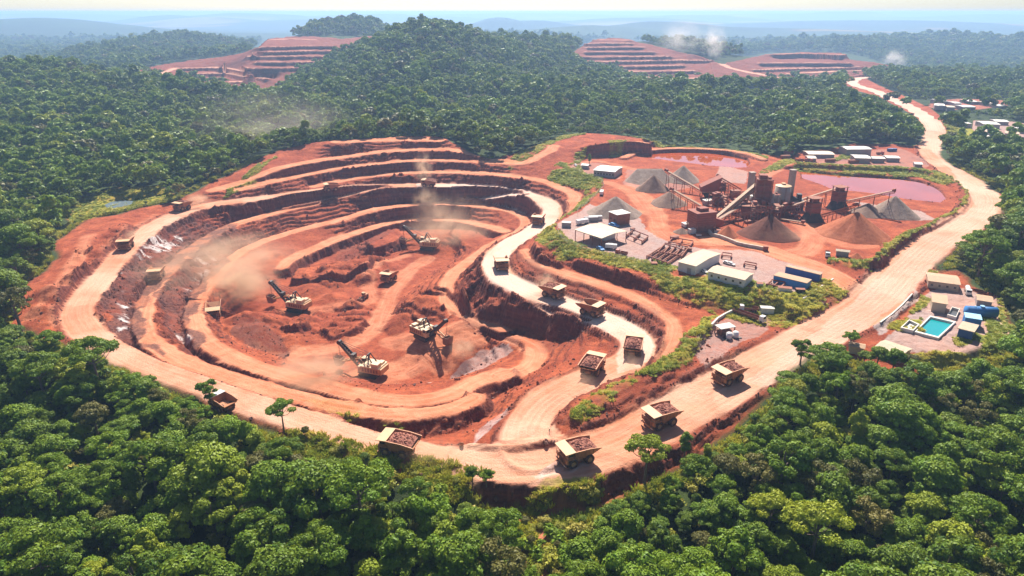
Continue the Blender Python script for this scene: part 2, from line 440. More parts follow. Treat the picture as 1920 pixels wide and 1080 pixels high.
# green verges
GRASSP = [
 ([(1072,313),(1080,300),(1100,298),(1085,310),(1092,326),(1122,337),(1133,350),(1120,366),(1085,396),(1048,418),(1018,430),(1010,425),(1050,400),(1082,372),(1100,350),(1060,338),(1030,336),(1024,326),(1050,312)], 10),
 ([(1008,425),(1040,414),(1044,440),(1058,456),(1122,480),(1222,501),(1215,522),(1160,507),(1110,494),(1050,478),(1013,464),(1000,448)], 9),
 ([(1224,500),(1330,525),(1405,543),(1505,563),(1564,524),(1590,535),(1594,562),(1560,590),(1512,603),(1440,596),(1360,580),(1300,566),(1240,545),(1215,525)], 8),
 ([(1555,487),(1640,485),(1665,462),(1700,438),(1750,418),(1792,395),(1808,372),(1798,350),(1762,328),(1790,335),(1826,352),(1828,382),(1800,406),(1748,432),(1705,460),(1672,492),(1650,503),(1600,505),(1562,499)], 12),
 ([(1490,312),(1500,303),(1600,306),(1700,310),(1750,315),(1795,345),(1780,345),(1720,328),(1600,322),(1500,318)], 14),
 ([(1462,300),(1475,296),(1500,300),(1475,310),(1440,322),(1422,326),(1425,318)], 13),
 ([(1070,780),(1068,765),(1120,738),(1190,712),(1240,680),(1290,640),(1318,600),(1345,585),(1340,600),(1330,630),(1310,665),(1265,700),(1180,735),(1110,775),(1085,785)], 3),
 ([(1560,300),(1590,285),(1620,295)], 13),
 ([(130,405),(150,385),(170,375),(230,364),(290,362),(320,370),(270,388),(215,400),(165,410),(130,425)], 1),
 ([(410,345),(455,320),(490,305),(480,320),(450,335)], 14),
 ([(440,322),(470,305),(505,288),(520,285),(490,300),(480,315)], 20),
 ([(950,292),(1000,275),(1040,262),(1060,253),(1100,248),(1095,256),(1050,266),(1020,278),(985,297)], 18),
 ([(925,296),(950,293),(985,297),(960,303),(930,300)], 17),
 ([(1180,255),(1230,263),(1290,270),(1360,274),(1440,285),(1440,291),(1360,279),(1280,275),(1230,271)], 15),
 ([(1140,284),(1180,274),(1200,277),(1160,292),(1142,292)], 13),
 ([(1708,590),(1712,560),(1740,553),(1745,565),(1725,580)], 8),
 ([(1700,625),(1672,620),(1690,605),(1735,600),(1740,610)], 8),
 ([(1850,585),(1880,610),(1885,640),(1860,665),(1830,640),(1845,610)], 8),
 ([(1790,640),(1820,625),(1845,635),(1810,655)], 8),
 ([(1868,555),(1885,575),(1908,618),(1895,660),(1880,655),(1892,620),(1872,575)], 8),
 ([(1700,662),(1760,668),(1830,668),(1880,655),(1870,668),(1800,682),(1740,682)], 7),
 ([(1755,238),(1775,225),(1800,236),(1815,250),(1790,262),(1762,255)], 13),
 ([(1720,500),(1745,460),(1790,432),(1800,442),(1760,480),(1742,512)], 11),
 ([(640,735),(600,745),(560,740),(640,775),(700,790),(760,795),(700,775)], -3),
 ([(0,560),(35,545),(40,570),(20,605),(0,615)], 0),
 ([(1395,735),(1430,718),(1425,730),(1390,755)], 1),
]
for pts, z in GRASSP:
    pm(pts, z, M_grass, 1.0, 4.0)
M_dark = M_dark * (1 - np.clip(M_bench + M_road, 0, 1)) * np.clip(.6 + 1.4 * fbm(XX, YY, 12, 4, 318), 0, 1)
M_dark = np.maximum(M_dark, M_berm * .55)
M_grass *= np.clip(0.72 + 1.3 * fbm(XX, YY, 11, 3, 33), 0, 1)
M_grass[M_road > .3] *= 0.0
M_grass *= 1 - 0.8 * M_bench
# dark ore and pale clay on the left faces
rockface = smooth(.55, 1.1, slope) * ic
pm([(180,560),(220,500),(300,430),(380,410),(440,405),(420,440),(350,470),(300,520),(265,570),(262,620),(300,665),(250,650),(200,620)], -5, M_dark, 1.0, 8)
pm([(300,560),(340,510),(400,460),(440,450),(380,530),(350,590),(380,650),(340,640),(310,610)], -14, M_dark, 1.0, 8)
pm([(430,610),(470,600),(520,620),(540,660),(480,655)], -25, M_dark, .8, 6)
pm([(840,560),(880,540),(930,575),(1010,595),(1080,610),(1080,650),(1000,630),(880,590)], -9, M_dark, .35, 6)
pm([(620,480),(690,470),(720,455),(740,440),(690,440),(640,455)], -25, M_dark, .6, 6)
pm([(960,470),(1000,500),(1060,530),(1150,560),(1100,560),(1000,530)], 1, M_dark, .55, 5)
pm([(1180,580),(1230,600),(1240,640),(1200,700),(1215,660),(1215,630)], 0, M_dark, .5, 5)
pm([(1090,770),(1200,712),(1290,660),(1330,610),(1350,640),(1300,690),(1200,750),(1100,800),(1040,790)], 2, M_dark, .35, 4)
fine_ = fbm(XX * .5, YY, 3.0, 3, 560)
streak = smooth(.02, .26, fbm(XX * .30 + YY * .12, YY * 1.1 - XX * .1, 9, 4, 55))
for pts, z, v in (([(195,545),(215,515),(228,520),(240,570),(232,625),(215,600)], -6, 1.0), ([(225,500),(300,440),(345,430),(320,460),(265,490),(235,530)], -5, .9),
               ([(330,540),(360,510),(390,470),(410,470),(380,520),(350,560)], -14, .6), ([(310,600),(330,640),(340,640),(330,600)], -14, .7)):
    tmp = np.zeros(shape, np.float32); pm(pts, z, tmp, v, 7)
    M_pale = np.maximum(M_pale, tmp * streak * smooth(-.15, .25, fine_) * (1 - np.clip(M_bench * 1.5 + M_road * 1.5, 0, 1)))
tmp = np.zeros(shape, np.float32)
pm([(895,800),(905,775),(955,745),(950,765),(915,800),(890,812)], 0, tmp, .5, 2); pm([(790,733),(815,732),(828,742),(815,752),(797,752)], -29, tmp, 1.0, 1.5)
pm([(1060,868),(1110,868),(1070,895),(1010,905),(1005,893)], 0, tmp, .5, 3)
M_pale = np.maximum(M_pale, tmp * np.clip(.7 + fbm(XX, YY, 6, 3, 12), 0, 1))

# worn tracks across the pit floor and the yards (no earthwork, only packed soil)
M_tyre = np.zeros(shape, np.float32); M_white = np.zeros(shape, np.float32)
def track(pts, width, v=.8):
    ln = world_line(pts); D, ZZ, S, T = raster(ln, width / 2 + 3)
    e = np.clip((width / 2 + 2.5 * wob + 1.2 - D) / 2.5, 0, 1) * v
    m = (e > .05) & (M_road < .1) & (M_bench < .1)
    ALONG[m] = T[m]; SIDE[m] = (D * S)[m]
    M_tyre[m] = np.maximum(M_tyre[m], e[m])
for pts, w_, v in (([(560,660,-29),(640,650,-29),(700,620,-29),(720,580,-29),(735,545,-29),(765,510,-29),(800,485,-29)], 12, .9), ([(690,705,-29),(760,690,-29),(830,665,-29),(880,650,-26)], 22, .8), ([(700,560,-29),(690,530,-29),(710,500,-29),(760,480,-29)], 9, .8),
                   ([(540,585,-29),(600,580,-29),(650,570,-29),(690,565,-29)], 12, .5), ([(480,650,-26),(560,675,-29),(650,700,-26),(740,715,-26)], 8, .6), ([(740,640,-29),(790,660,-29),(830,690,-29)], 16, .7),
                   ([(1180,350,12),(1225,390,12),(1240,430,12),(1270,450,12),(1340,455,12)], 14, .9), ([(1130,340,12),(1165,350,12),(1190,370,12),(1215,400,12)], 10, .8), ([(1350,470,12),(1450,478,12),(1510,470,12),(1525,440,12),(1500,420,12)], 14, .8),
                   ([(1420,345,12),(1440,328,12),(1480,310,13),(1520,298,13)], 8, .8), ([(1200,320,12),(1160,310,12),(1120,302,12),(1090,305,12)], 8, .8), ([(1525,440,12),(1600,462,12),(1650,455,12)], 9, .6), ([(1180,345,12),(1260,360,12),(1300,380,12)], 10, .5),
                   ([(110,600,2),(125,540,2),(140,490,3),(165,440,3)], 8, .7), ([(60,600,1),(90,560,2),(130,500,3)], 7, .6), ([(200,470,2),(240,430,2),(290,400,2)], 6, .5)):
    track(pts, w_, v)
tmpw = np.zeros(shape, np.float32)
pm([(780,340),(1000,352),(1050,380),(1045,415),(960,470),(950,510),(1080,560),(1200,610),(1230,650),(1200,690),(1160,700),(1150,650),(1040,590),(920,540),(900,490),(960,430),(1010,390),(960,370),(780,360)], -1, tmpw, 1.0, 2)
pm([(1700,215),(1770,220),(1880,365),(1860,425),(1740,520),(1640,600),(1560,640),(1450,690),(1400,680),(1600,560),(1720,450),(1830,390),(1780,320),(1730,270)], 11, tmpw, .45, 2)
M_white = tmpw * np.clip(.75 + .8 * fbm(XX, YY, 22, 3, 611), 0, 1)
# ------------------------------------------------------------------ roughness of the shape
Zc = blur0(blur0(Zc)).astype(np.float32)
rough = fbm(XX, YY, 9, 4, 5) * 1.25
fine = vnoise(XX / 1.9, YY / 1.9, 41) + .6 * vnoise(XX / 1.3, YY / 1.3, 42)
lumps = np.abs(fbm(XX, YY, 24, 4, 77))
flat = np.clip(np.maximum(M_road, np.maximum(M_bench * .8, plat_m * .9)), 0, 1)
amp = ic * (0.25 + 1.5 * rockface) * (1 - flat)
rock2 = fbm(XX, YY, 6.5, 3, 401); blk = np.sign(rock2) * np.abs(rock2) ** .5
Zc = Zc + amp * rough * 1.6 + ic * (1 - flat) * (fine * (0.16 + 0.40 * rockface) + blk * (.22 + 1.0 * rockface)) + BERM * ic
lw = (smooth(.22, .5, slope) * (1 - smooth(1.3, 2.2, slope)) * ic * (1 - flat) * (1 - np.clip(M_grass, 0, 1)))
led = (Zc + 1.6 * wob + .7 * rough) / 2.4; fr_ = led - np.floor(led)
Zc = Zc + lw * (smooth(.25, .75, fr_) - fr_) * 2.0
gul = fbm(XX, YY, 5.0, 3, 64)
Zc = Zc + gul * rockface * (1 - flat) * 1.1
mound = np.zeros(shape, np.float32)
pm([(500,590),(560,590),(640,570),(690,570),(700,600),(640,640),(560,640),(500,620)], -29, mound, 1.0, 6)
pm([(640,480),(700,480),(730,500),(700,530),(640,540),(560,560),(560,530)], -29, mound, .9, 6)
pm([(690,735),(760,735),(790,728),(740,715),(660,705),(600,690)], -25, mound, .6, 4)
pm([(750,560),(800,560),(870,580),(860,620),(810,600),(760,590)], -20, mound, .5, 4)
pm([(40,600),(100,560),(150,470),(230,420),(260,430),(170,520),(130,580),(140,630)], 2, mound, .8, 6)
def blur(a, n):
    for _ in range(n):
        p = np.pad(a, 1, mode='edge')
        a = (p[:-2, 1:-1] + p[2:, 1:-1] + p[1:-1, :-2] + p[1:-1, 2:]) * .25
    return a
mound = blur(mound, 10) * (1 - np.clip(M_road + M_bench * .9, 0, 1))
Zc = Zc + mound * (lumps * 13 - 1.2)
for hx, hy, hz, hr, hh in ((160,520,2,13,7),(105,560,1,15,8),(85,590,1,12,5),(215,455,2,9,4),(545,640,-29,11,4),(640,610,-29,12,5),(690,520,-29,14,6),(480,625,-26,14,5),(585,545,-29,16,4),(460,600,-26,11,7),
                           (450,612,-29,17,9),(500,612,-29,15,7),(470,640,-29,15,6),(600,525,-29,13,5),(720,500,-29,12,5),(880,600,-16,8,3),(425,625,-26,9,4),(760,600,-26,9,4),(845,615,-26,9,4),(620,560,-29,10,3)):
    x, y = W(hx, hy, hz)
    d = np.sqrt((XX - x) ** 2 + ((YY - y) * .9) ** 2) + rough * 3.5
    Zc = np.where(M_road + .7 * M_bench > .12, Zc, np.maximum(Zc, hz + hh * (1 - d / hr)))
ruts = ic * flat * 0.09 * (np.sin(SIDE * 2.6) * (np.abs(SIDE) < 9)) + ic * flat * 0.07 * rough
Zc = Zc + ruts + (M_grass * ic) * (0.55 * np.abs(fine) + .5 * np.abs(gul))
# no unevenness reaches the sheet edge
gx_, gy_ = np.gradient(Zc, DX)[1], np.gradient(Zc, DX)[0]
rockface = smooth(.5, 1.05, np.sqrt(gx_ ** 2 + gy_ ** 2)) * ic
M_road = M_road * (1 - rockface); M_bench = M_bench * (1 - rockface); M_tyre = M_tyre * (1 - rockface)

# ------------------------------------------------------------------ assemble the whole sheet
NX, NY = len(XS), len(YS)
GX, GY = np.meshgrid(XS, YS)
ZF = G(GX, GY) + 3.0 * fbm(GX, GY, 160, 4, 3) * smooth(60, 400, np.maximum(np.maximum(CX0 - GX, GX - CX1), np.maximum(CY0 - GY, GY - CY1)))
rr = np.sqrt(GX ** 2 + GY ** 2)
rdg = 1 - np.abs(fbm(GX, GY, 210, 3, 61)) * 2
ZF = ZF + 10 * rdg * smooth(1050, 1350, GY) * (1 - smooth(4500, 7000, rr)) * smooth(16, 50, ZF)
ZF = ZF + (9 + 14 * smooth(8000, 16000, rr)) * fbm(GX, GY, 900, 4, 23) * smooth(2600, 5000, rr)
ZF = np.where(rr > 3800, 142 - np.log1p(np.exp(np.clip((142 - ZF) / 8, -30, 30))) * 8, ZF)
# keep the land in front of the far mines below the sight of them
pxg = 960 + FPX * GX / (np.maximum(GY, 50) * CP + 110 * SP)
for Yc, low in ((1330, [(225,140),(330,152),(430,170),(505,173),(560,147),(640,116),(700,82)]), (1460, [(1055,118),(1120,130),(1200,150),(1290,156),(1345,154)]), (1470, [(1340,154),(1440,154),(1560,152),(1640,141),(1700,136)])):
    lx = np.array([q[0] for q in low], float); ly = np.array([q[1] for q in low], float)
    pyb = np.interp(pxg, lx, ly)
    v_ = (pyb - 540) / FPX
    cap = CAMZ + GY * (-SP - CP * v_) / (CP - SP * v_) - 15
    w_ = smooth(lx[0] - 90, lx[0], pxg) * (1 - smooth(lx[-1], lx[-1] + 60, pxg)) * (1 - smooth(Yc, Yc + 160, GY)) * smooth(850, 1050, GY)
    ZF = np.where(w_ > 0, ZF + w_ * (np.minimum(ZF, cap) - ZF), ZF)
ZF[iy0:iy0 + nyc, ix0:ix0 + nxc] = Zc
NROAD = catmull([W(a, b, z) + (z,) for a, b, z in ((1752,246,12.5),(1740,224,12.5),(1708,202,12.5),(1670,184,13),(1642,171,13.5),(1608,161,14),(1598,154,14),(1610,147,14.5),(1640,144,15))], 6)
nD = np.full(GX.shape, 1e6); nZ = np.zeros(GX.shape)
jn = np.nonzero((YS > 780) & (YS < 1750))[0]; in_ = np.nonzero((XS > 300) & (XS < 1100))[0]
sl_ = np.ix_(jn, in_)
for a, b in zip(NROAD[:-1], NROAD[1:]):
    d_ = np.hypot(GX[sl_] - a[0], GY[sl_] - a[1]); m_ = d_ < nD[sl_]
    t_ = nD[sl_]; t_[m_] = d_[m_]; nD[sl_] = t_; t_ = nZ[sl_]; t_[m_] = a[2]; nZ[sl_] = t_
outc = np.ones(GX.shape, bool); outc[iy0:iy0 + nyc, ix0:ix0 + nxc] = False
wn_ = (1 - smooth(16, 70, nD)) * outc
ZF = ZF + wn_ * (nZ - .6 - ZF)
# ground in front of that road stays low enough to see it
def H(x, y):
    """height of the ground at a point (core grid)"""
    fx = (x - CX0) / DX; fy = (y - CY0) / DX
    if fx < 0 or fy < 0 or fx >= nxc - 1 or fy >= nyc - 1:
        return float(G(np.array([x]), np.array([y]))[0])
    i = int(fx); j = int(fy); u = fx - i; v = fy - j
    return float((Zc[j, i] * (1 - u) + Zc[j, i + 1] * u) * (1 - v) + (Zc[j + 1, i] * (1 - u) + Zc[j + 1, i + 1] * u) * v)
def P(px, py):
    """where the sight line of a pixel meets the ground"""
    d = ray(px, py); t = 130.0; prev = t
    while t < 6000:
        if CAMZ + d[2] * t < H(d[0] * t, d[1] * t): break
        prev = t; t += max(2.0, t * 0.005)
    for _ in range(20):
        mth = (prev + t) / 2
        if CAMZ + d[2] * mth < H(d[0] * mth, d[1] * mth): t = mth
        else: prev = mth
    return Vector((d[0] * t, d[1] * t, H(d[0] * t, d[1] * t)))

# attributes
def full(a, fill=0.0):
    o = np.full((NY, NX), fill, np.float32); o[iy0:iy0 + nyc, ix0:ix0 + nxc] = a; return o
A3 = np.zeros((NY, NX, 4), np.float32); A1 = np.zeros((NY, NX, 4), np.float32); A2 = np.zeros((NY, NX, 4), np.float32)
M_mead = np.zeros(shape, np.float32)
pm([(130,405),(150,385),(170,372),(230,360),(300,358),(335,372),(270,390),(215,402),(165,412),(130,428)], 1, M_mead, 1.0, 4)
pm([(0,560),(35,545),(42,570),(25,605),(0,612)], 0, M_mead, 1.0, 3)
for ps_, z_ in (([(545,832),(600,846),(700,868),(790,890),(870,918),(880,940),(780,915),(700,905),(620,880),(560,855)], -4), ([(960,958),(1060,950),(1130,925),(1125,965),(1090,1005),(1060,1095),(985,1095),(990,1010)], -9)):
    pm(ps_, z_, M_mead, .8, 4)
M_path = np.zeros(shape, np.float32); pm([(998,1095),(1003,1045),(1018,1000),(1040,985),(1050,995),(1034,1020),(1030,1060),(1026,1095)], -9, M_path, 1.0, 2); pm([(870,918),(1000,970),(1130,945),(1250,890),(1180,930),(1120,960),(1000,985),(900,955)], -8, M_path, .8, 3)
M_grass = np.maximum(M_grass, M_mead * np.clip(.85 + .5 * fbm(XX, YY, 9, 3, 71), 0, 1))
M_grass = M_grass * (1 - M_path); M_bench = np.maximum(M_bench, M_path * .5 * (1 - ic))
forest = 1 - np.clip(np.maximum(np.maximum(ic, M_mead), M_path), 0, 1)
A1[..., 0] = full(np.clip(M_road, 0, 1)); A1[..., 1] = full(np.clip(M_grav, 0, 1)); A1[..., 2] = full(np.clip(M_grass, 0, 1)); A1[..., 3] = full(np.clip(M_bench, 0, 1))
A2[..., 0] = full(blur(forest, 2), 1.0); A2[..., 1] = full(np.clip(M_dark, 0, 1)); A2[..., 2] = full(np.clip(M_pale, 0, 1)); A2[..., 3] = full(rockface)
A3[..., 0] = full(ALONG / 100); A3[..., 1] = full(SIDE / 100); A3[..., 2] = full(np.clip(M_tyre, 0, 1)); A3[..., 3] = full(np.clip(M_white, 0, 1))
meadow = smooth(.30, .42, fbm(GX, GY * 2.2, 1500, 3, 131)) * smooth(3600, 5200, rr)
A1[..., 2] = np.maximum(A1[..., 2], meadow * .8)

# normals of the whole sheet so that the split pieces shade as one
dzx = np.gradient(ZF, XS, axis=1); dzy = np.gradient(ZF, YS, axis=0)
NRM = np.stack([-dzx, -dzy, np.ones_like(ZF)], -1); NRM /= np.linalg.norm(NRM, axis=-1, keepdims=True)

def sheet(name, facemask, mat, **props):
    jj, ii = np.nonzero(facemask)
    v00 = jj * NX + ii
    quad = np.stack([v00, v00 + 1, v00 + NX + 1, v00 + NX], 1)
    used, inv = np.unique(quad.ravel(), return_inverse=True)
    me = bpy.data.meshes.new(name)
    co = np.stack([GX.ravel()[used], GY.ravel()[used], ZF.ravel()[used]], 1).astype(np.float32)
    me.vertices.add(len(used)); me.vertices.foreach_set('co', co.ravel())
    me.loops.add(quad.size); me.loops.foreach_set('vertex_index', inv.astype(np.int32).ravel())
    me.polygons.add(len(quad)); me.polygons.foreach_set('loop_start', np.arange(0, quad.size, 4, dtype=np.int32))
    me.update(calc_edges=True)
    for nm, A in (('cover', A1), ('soil', A2), ('track', A3)):
        at = me.attributes.new(nm, 'FLOAT_COLOR', 'POINT')
        at.data.foreach_set('color', A.reshape(-1, 4)[used].ravel())
    me.polygons.foreach_set('use_smooth', np.ones(len(quad), bool))
    me.normals_split_custom_set_from_vertices(NRM.reshape(-1, 3)[used].astype(np.float32))
    me.materials.append(mat)
    o = bpy.data.objects.new(name, me); C.objects.link(o)
    for k, v in props.items(): o[k] = v
    return o
# ------------------------------------------------------------------ materials
class NT:
    def __init__(s, name):
        s.m = bpy.data.materials.new(name); s.m.use_nodes = True
        s.t = s.m.node_tree; s.t.nodes.clear()
        s.out = s.t.nodes.new('ShaderNodeOutputMaterial')
        s.b = s.t.nodes.new('ShaderNodeBsdfPrincipled')
        s.t.links.new(s.b.outputs[0], s.out.inputs[0])
    def n(s, typ, **kw):
        nd = s.t.nodes.new(typ)
        for k, v in kw.items(): setattr(nd, k, v)
        return nd
    def link(s, a, b): s.t.links.new(a, b)
    def noise(s, scale, detail=4, rough=.55, vec=None, dist=0):
        nd = s.n('ShaderNodeTexNoise'); nd.inputs['Scale'].default_value = scale; nd.inputs['Detail'].default_value = detail
        nd.inputs['Roughness'].default_value = rough; nd.inputs['Distortion'].default_value = dist
        if vec is None: vec = s.pos()
        s.link(vec, nd.inputs['Vector']); return nd.outputs['Fac']
    def pos(s):
        if not hasattr(s, '_p'): s._p = s.n('ShaderNodeNewGeometry').outputs['Position']
        return s._p
    def objco(s):
        if not hasattr(s, '_o'): s._o = s.n('ShaderNodeTexCoord').outputs['Object']
        return s._o
    def mapped(s, vec, sc):
        nd = s.n('ShaderNodeMapping'); nd.inputs['Scale'].default_value = sc; s.link(vec, nd.inputs['Vector']); return nd.outputs[0]
    def ramp(s, fac, a, b, ca=(0, 0, 0, 1), cb=(1, 1, 1, 1)):
        nd = s.n('ShaderNodeValToRGB'); e = nd.color_ramp.elements
        e[0].position = a; e[0].color = ca; e[1].position = b; e[1].color = cb
        s.link(fac, nd.inputs[0]); return nd.outputs[0]
    def mix(s, fac, a, b, mode='MIX'):
        nd = s.n('ShaderNodeMix', data_type='RGBA', blend_type=mode)
        for sock, v in ((nd.inputs[0], fac), (nd.inputs[6], a), (nd.inputs[7], b)):
            if isinstance(v, (int, float)): sock.default_value = v
            elif isinstance(v, tuple): sock.default_value = v if len(v) == 4 else v + (1,)
            else: s.link(v, sock)
        return nd.outputs[2]
    def math(s, op, a, b=0.0):
        nd = s.n('ShaderNodeMath', operation=op)
        for sock, v in ((nd.inputs[0], a), (nd.inputs[1], b)):
            if isinstance(v, (int, float)): sock.default_value = v
            else: s.link(v, sock)
        return nd.outputs[0]
    def set(s, col=None, rough=.8, metal=0, spec=.3, bump=None, bstr=.5, bdist=.1):
        if col is not None:
            if isinstance(col, tuple): s.b.inputs['Base Color'].default_value = col if len(col) == 4 else col + (1,)
            else: s.link(col, s.b.inputs['Base Color'])
        if isinstance(rough, (int, float)): s.b.inputs['Roughness'].default_value = rough
        else: s.link(rough, s.b.inputs['Roughness'])
        s.b.inputs['Metallic'].default_value = metal
        s.b.inputs['Specular IOR Level'].default_value = spec
        if bump is not None:
            nd = s.n('ShaderNodeBump'); nd.inputs['Strength'].default_value = bstr; nd.inputs['Distance'].default_value = bdist
            s.link(bump, nd.inputs['Height']); s.link(nd.outputs[0], s.b.inputs['Normal'])
        return s.m

def ground_material():
    k = NT('red_ground')
    c1 = k.n('ShaderNodeAttribute', attribute_name='cover'); c2 = k.n('ShaderNodeAttribute', attribute_name='soil')
    s1 = k.n('ShaderNodeSeparateColor'); k.link(c1.outputs['Color'], s1.inputs[0])
    s2 = k.n('ShaderNodeSeparateColor'); k.link(c2.outputs['Color'], s2.inputs[0])
    road, grav, grass, bench = s1.outputs[0], s1.outputs[1], s1.outputs[2], c1.outputs['Alpha']
    forest, dark, pale, rock = s2.outputs[0], s2.outputs[1], s2.outputs[2], c2.outputs['Alpha']
    big = k.noise(.018, 5); mid = k.noise(.09, 6, .6, dist=.6); fine = k.noise(.55, 5, .65); grit = k.noise(2.2, 3, .7)
    soil = k.mix(k.ramp(mid, .36, .64), (.22, .038, .016), (.52, .125, .048))
    soil = k.mix(k.ramp(big, .4, .62), soil, k.mix(.6, soil, (.30, .052, .024)))
    soil = k.mix(k.math('MULTIPLY', k.ramp(fine, .48, .62), .55), soil, (.15, .04, .022))
    soil = k.mix(k.math('MULTIPLY', k.ramp(grit, .52, .66), .45), soil, (.58, .22, .11))
    c3 = k.n('ShaderNodeAttribute', attribute_name='track'); s3 = k.n('ShaderNodeSeparateColor'); k.link(c3.outputs['Color'], s3.inputs[0])
    cv = k.n('ShaderNodeCombineXYZ'); k.link(k.math('MULTIPLY', s3.outputs[0], 2.2), cv.inputs[0]); k.link(k.math('MULTIPLY', s3.outputs[1], 62.0), cv.inputs[1])
    strk = k.noise(1.0, 4, .6, vec=cv.outputs[0]); strk2 = k.noise(2.7, 3, .6, vec=cv.outputs[0])
    tyre = s3.outputs[2]; white = c3.outputs['Alpha']
    # benches: trafficked lighter soil
    ben = k.mix(k.ramp(mid, .3, .7), (.50, .145, .062), (.70, .30, .165))
    ben = k.mix(k.math('MULTIPLY', k.ramp(fine, .5, .75), .3), ben, (.38, .10, .045))
    ben = k.mix(k.math('MULTIPLY', k.ramp(strk, .46, .74), .40), ben, (.80, .44, .27))
    ben = k.mix(k.math('MULTIPLY', k.math('MULTIPLY', k.ramp(strk2, .50, .75), k.ramp(mid, .35, .6)), .45), ben, (.34, .085, .035))
    col = k.mix(bench, soil, ben)
    col = k.mix(k.math('MULTIPLY', tyre, .8), col, ben)
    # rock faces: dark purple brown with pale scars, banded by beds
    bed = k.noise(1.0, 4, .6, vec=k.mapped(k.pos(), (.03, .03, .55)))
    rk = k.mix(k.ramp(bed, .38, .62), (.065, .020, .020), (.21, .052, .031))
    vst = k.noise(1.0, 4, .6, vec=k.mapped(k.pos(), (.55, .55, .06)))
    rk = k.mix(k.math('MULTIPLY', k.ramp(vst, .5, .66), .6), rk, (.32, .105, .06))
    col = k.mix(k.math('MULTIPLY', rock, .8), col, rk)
    dk = k.mix(k.ramp(fine, .4, .65), (.060, .028, .028), (.20, .085, .065))
    col = k.mix(k.math('MULTIPLY', k.math('MULTIPLY', dark, k.ramp(mid, .3, .55)), .85), col, dk)
    gv = k.mix(k.ramp(fine, .35, .7), (.34, .25, .225), (.52, .42, .38))
    gv = k.mix(k.math('MULTIPLY', k.ramp(big, .45, .65), .45), gv, (.62, .32, .21))
    col = k.mix(k.math('MULTIPLY', grav, .9), col, gv)
    # haul roads: pale dust with wheel streaks
    rd = k.mix(k.ramp(mid, .28, .72), (.52, .175, .082), (.66, .31, .185))
    rd = k.mix(k.math('MULTIPLY', k.ramp(big, .42, .6), .55), rd, (.74, .50, .36))
    rd = k.mix(k.math('MULTIPLY', k.ramp(fine, .5, .8), .3), rd, (.46, .16, .075))
    wet = k.noise(.035, 4, .6, dist=1.5); rd = k.mix(k.math('MULTIPLY', k.ramp(wet, .56, .66), .45), rd, (.42, .15, .075))
    rd = k.mix(k.math('MULTIPLY', white, .75), rd, (.78, .58, .47))
    rd = k.mix(k.math('MULTIPLY', k.ramp(strk, .42, .74), .32), rd, (.80, .50, .36))
    rd = k.mix(k.math('MULTIPLY', k.math('MULTIPLY', k.ramp(strk2, .46, .76), k.ramp(mid, .32, .62)), .42), rd, (.46, .17, .085))
    col = k.mix(road, col, rd)
    pl = k.mix(k.ramp(fine, .3, .7), (.50, .40, .36), (.82, .76, .72))
    col = k.mix(pale, col, pl)
    gr = k.mix(k.ramp(mid, .3, .68), (.14, .17, .012), (.42, .38, .03))
    gr = k.mix(k.math('MULTIPLY', k.ramp(fine, .45, .7), .55), gr, (.055, .085, .012))
    gr = k.mix(k.math('MULTIPLY', k.ramp(big, .5, .65), .4), gr, (.34, .28, .06))
    col = k.mix(k.math('MULTIPLY', grass, .95), col, gr)
    # forest floor and far canopy
    fm = k.noise(.08, 6, .7); fl = k.mix(k.ramp(fm, .35, .7), (.020, .030, .012), (.06, .085, .02))
    fb = k.noise(.0016, 4); fl = k.mix(k.ramp(fb, .4, .6), fl, k.mix(.4, fl, (.07, .11, .03)))
    col = k.mix(k.math('MULTIPLY', forest, k.math('SUBTRACT', 1.0, grass)), col, fl)
    h = k.math('ADD', k.math('MULTIPLY', fine, .55), k.math('MULTIPLY', grit, .35))
    h = k.math('ADD', h, k.math('MULTIPLY', k.math('MULTIPLY', vst, rock), 1.2))
    return k.set(col, .93, spec=.12, bump=h, bstr=1.0, bdist=.9)
MAT_GROUND = ground_material()
def water_material(name, shallow, rough=.08):
    k = NT(name)
    n = k.noise(.03, 3); col = k.mix(k.ramp(n, .35, .65), shallow, tuple(min(1, c * 1.25) for c in shallow))
    rip = k.noise(1.6, 3)
    k.b.inputs['IOR'].default_value = 2.1
    return k.set(col, rough, spec=.8, bump=rip, bstr=.05, bdist=.03)

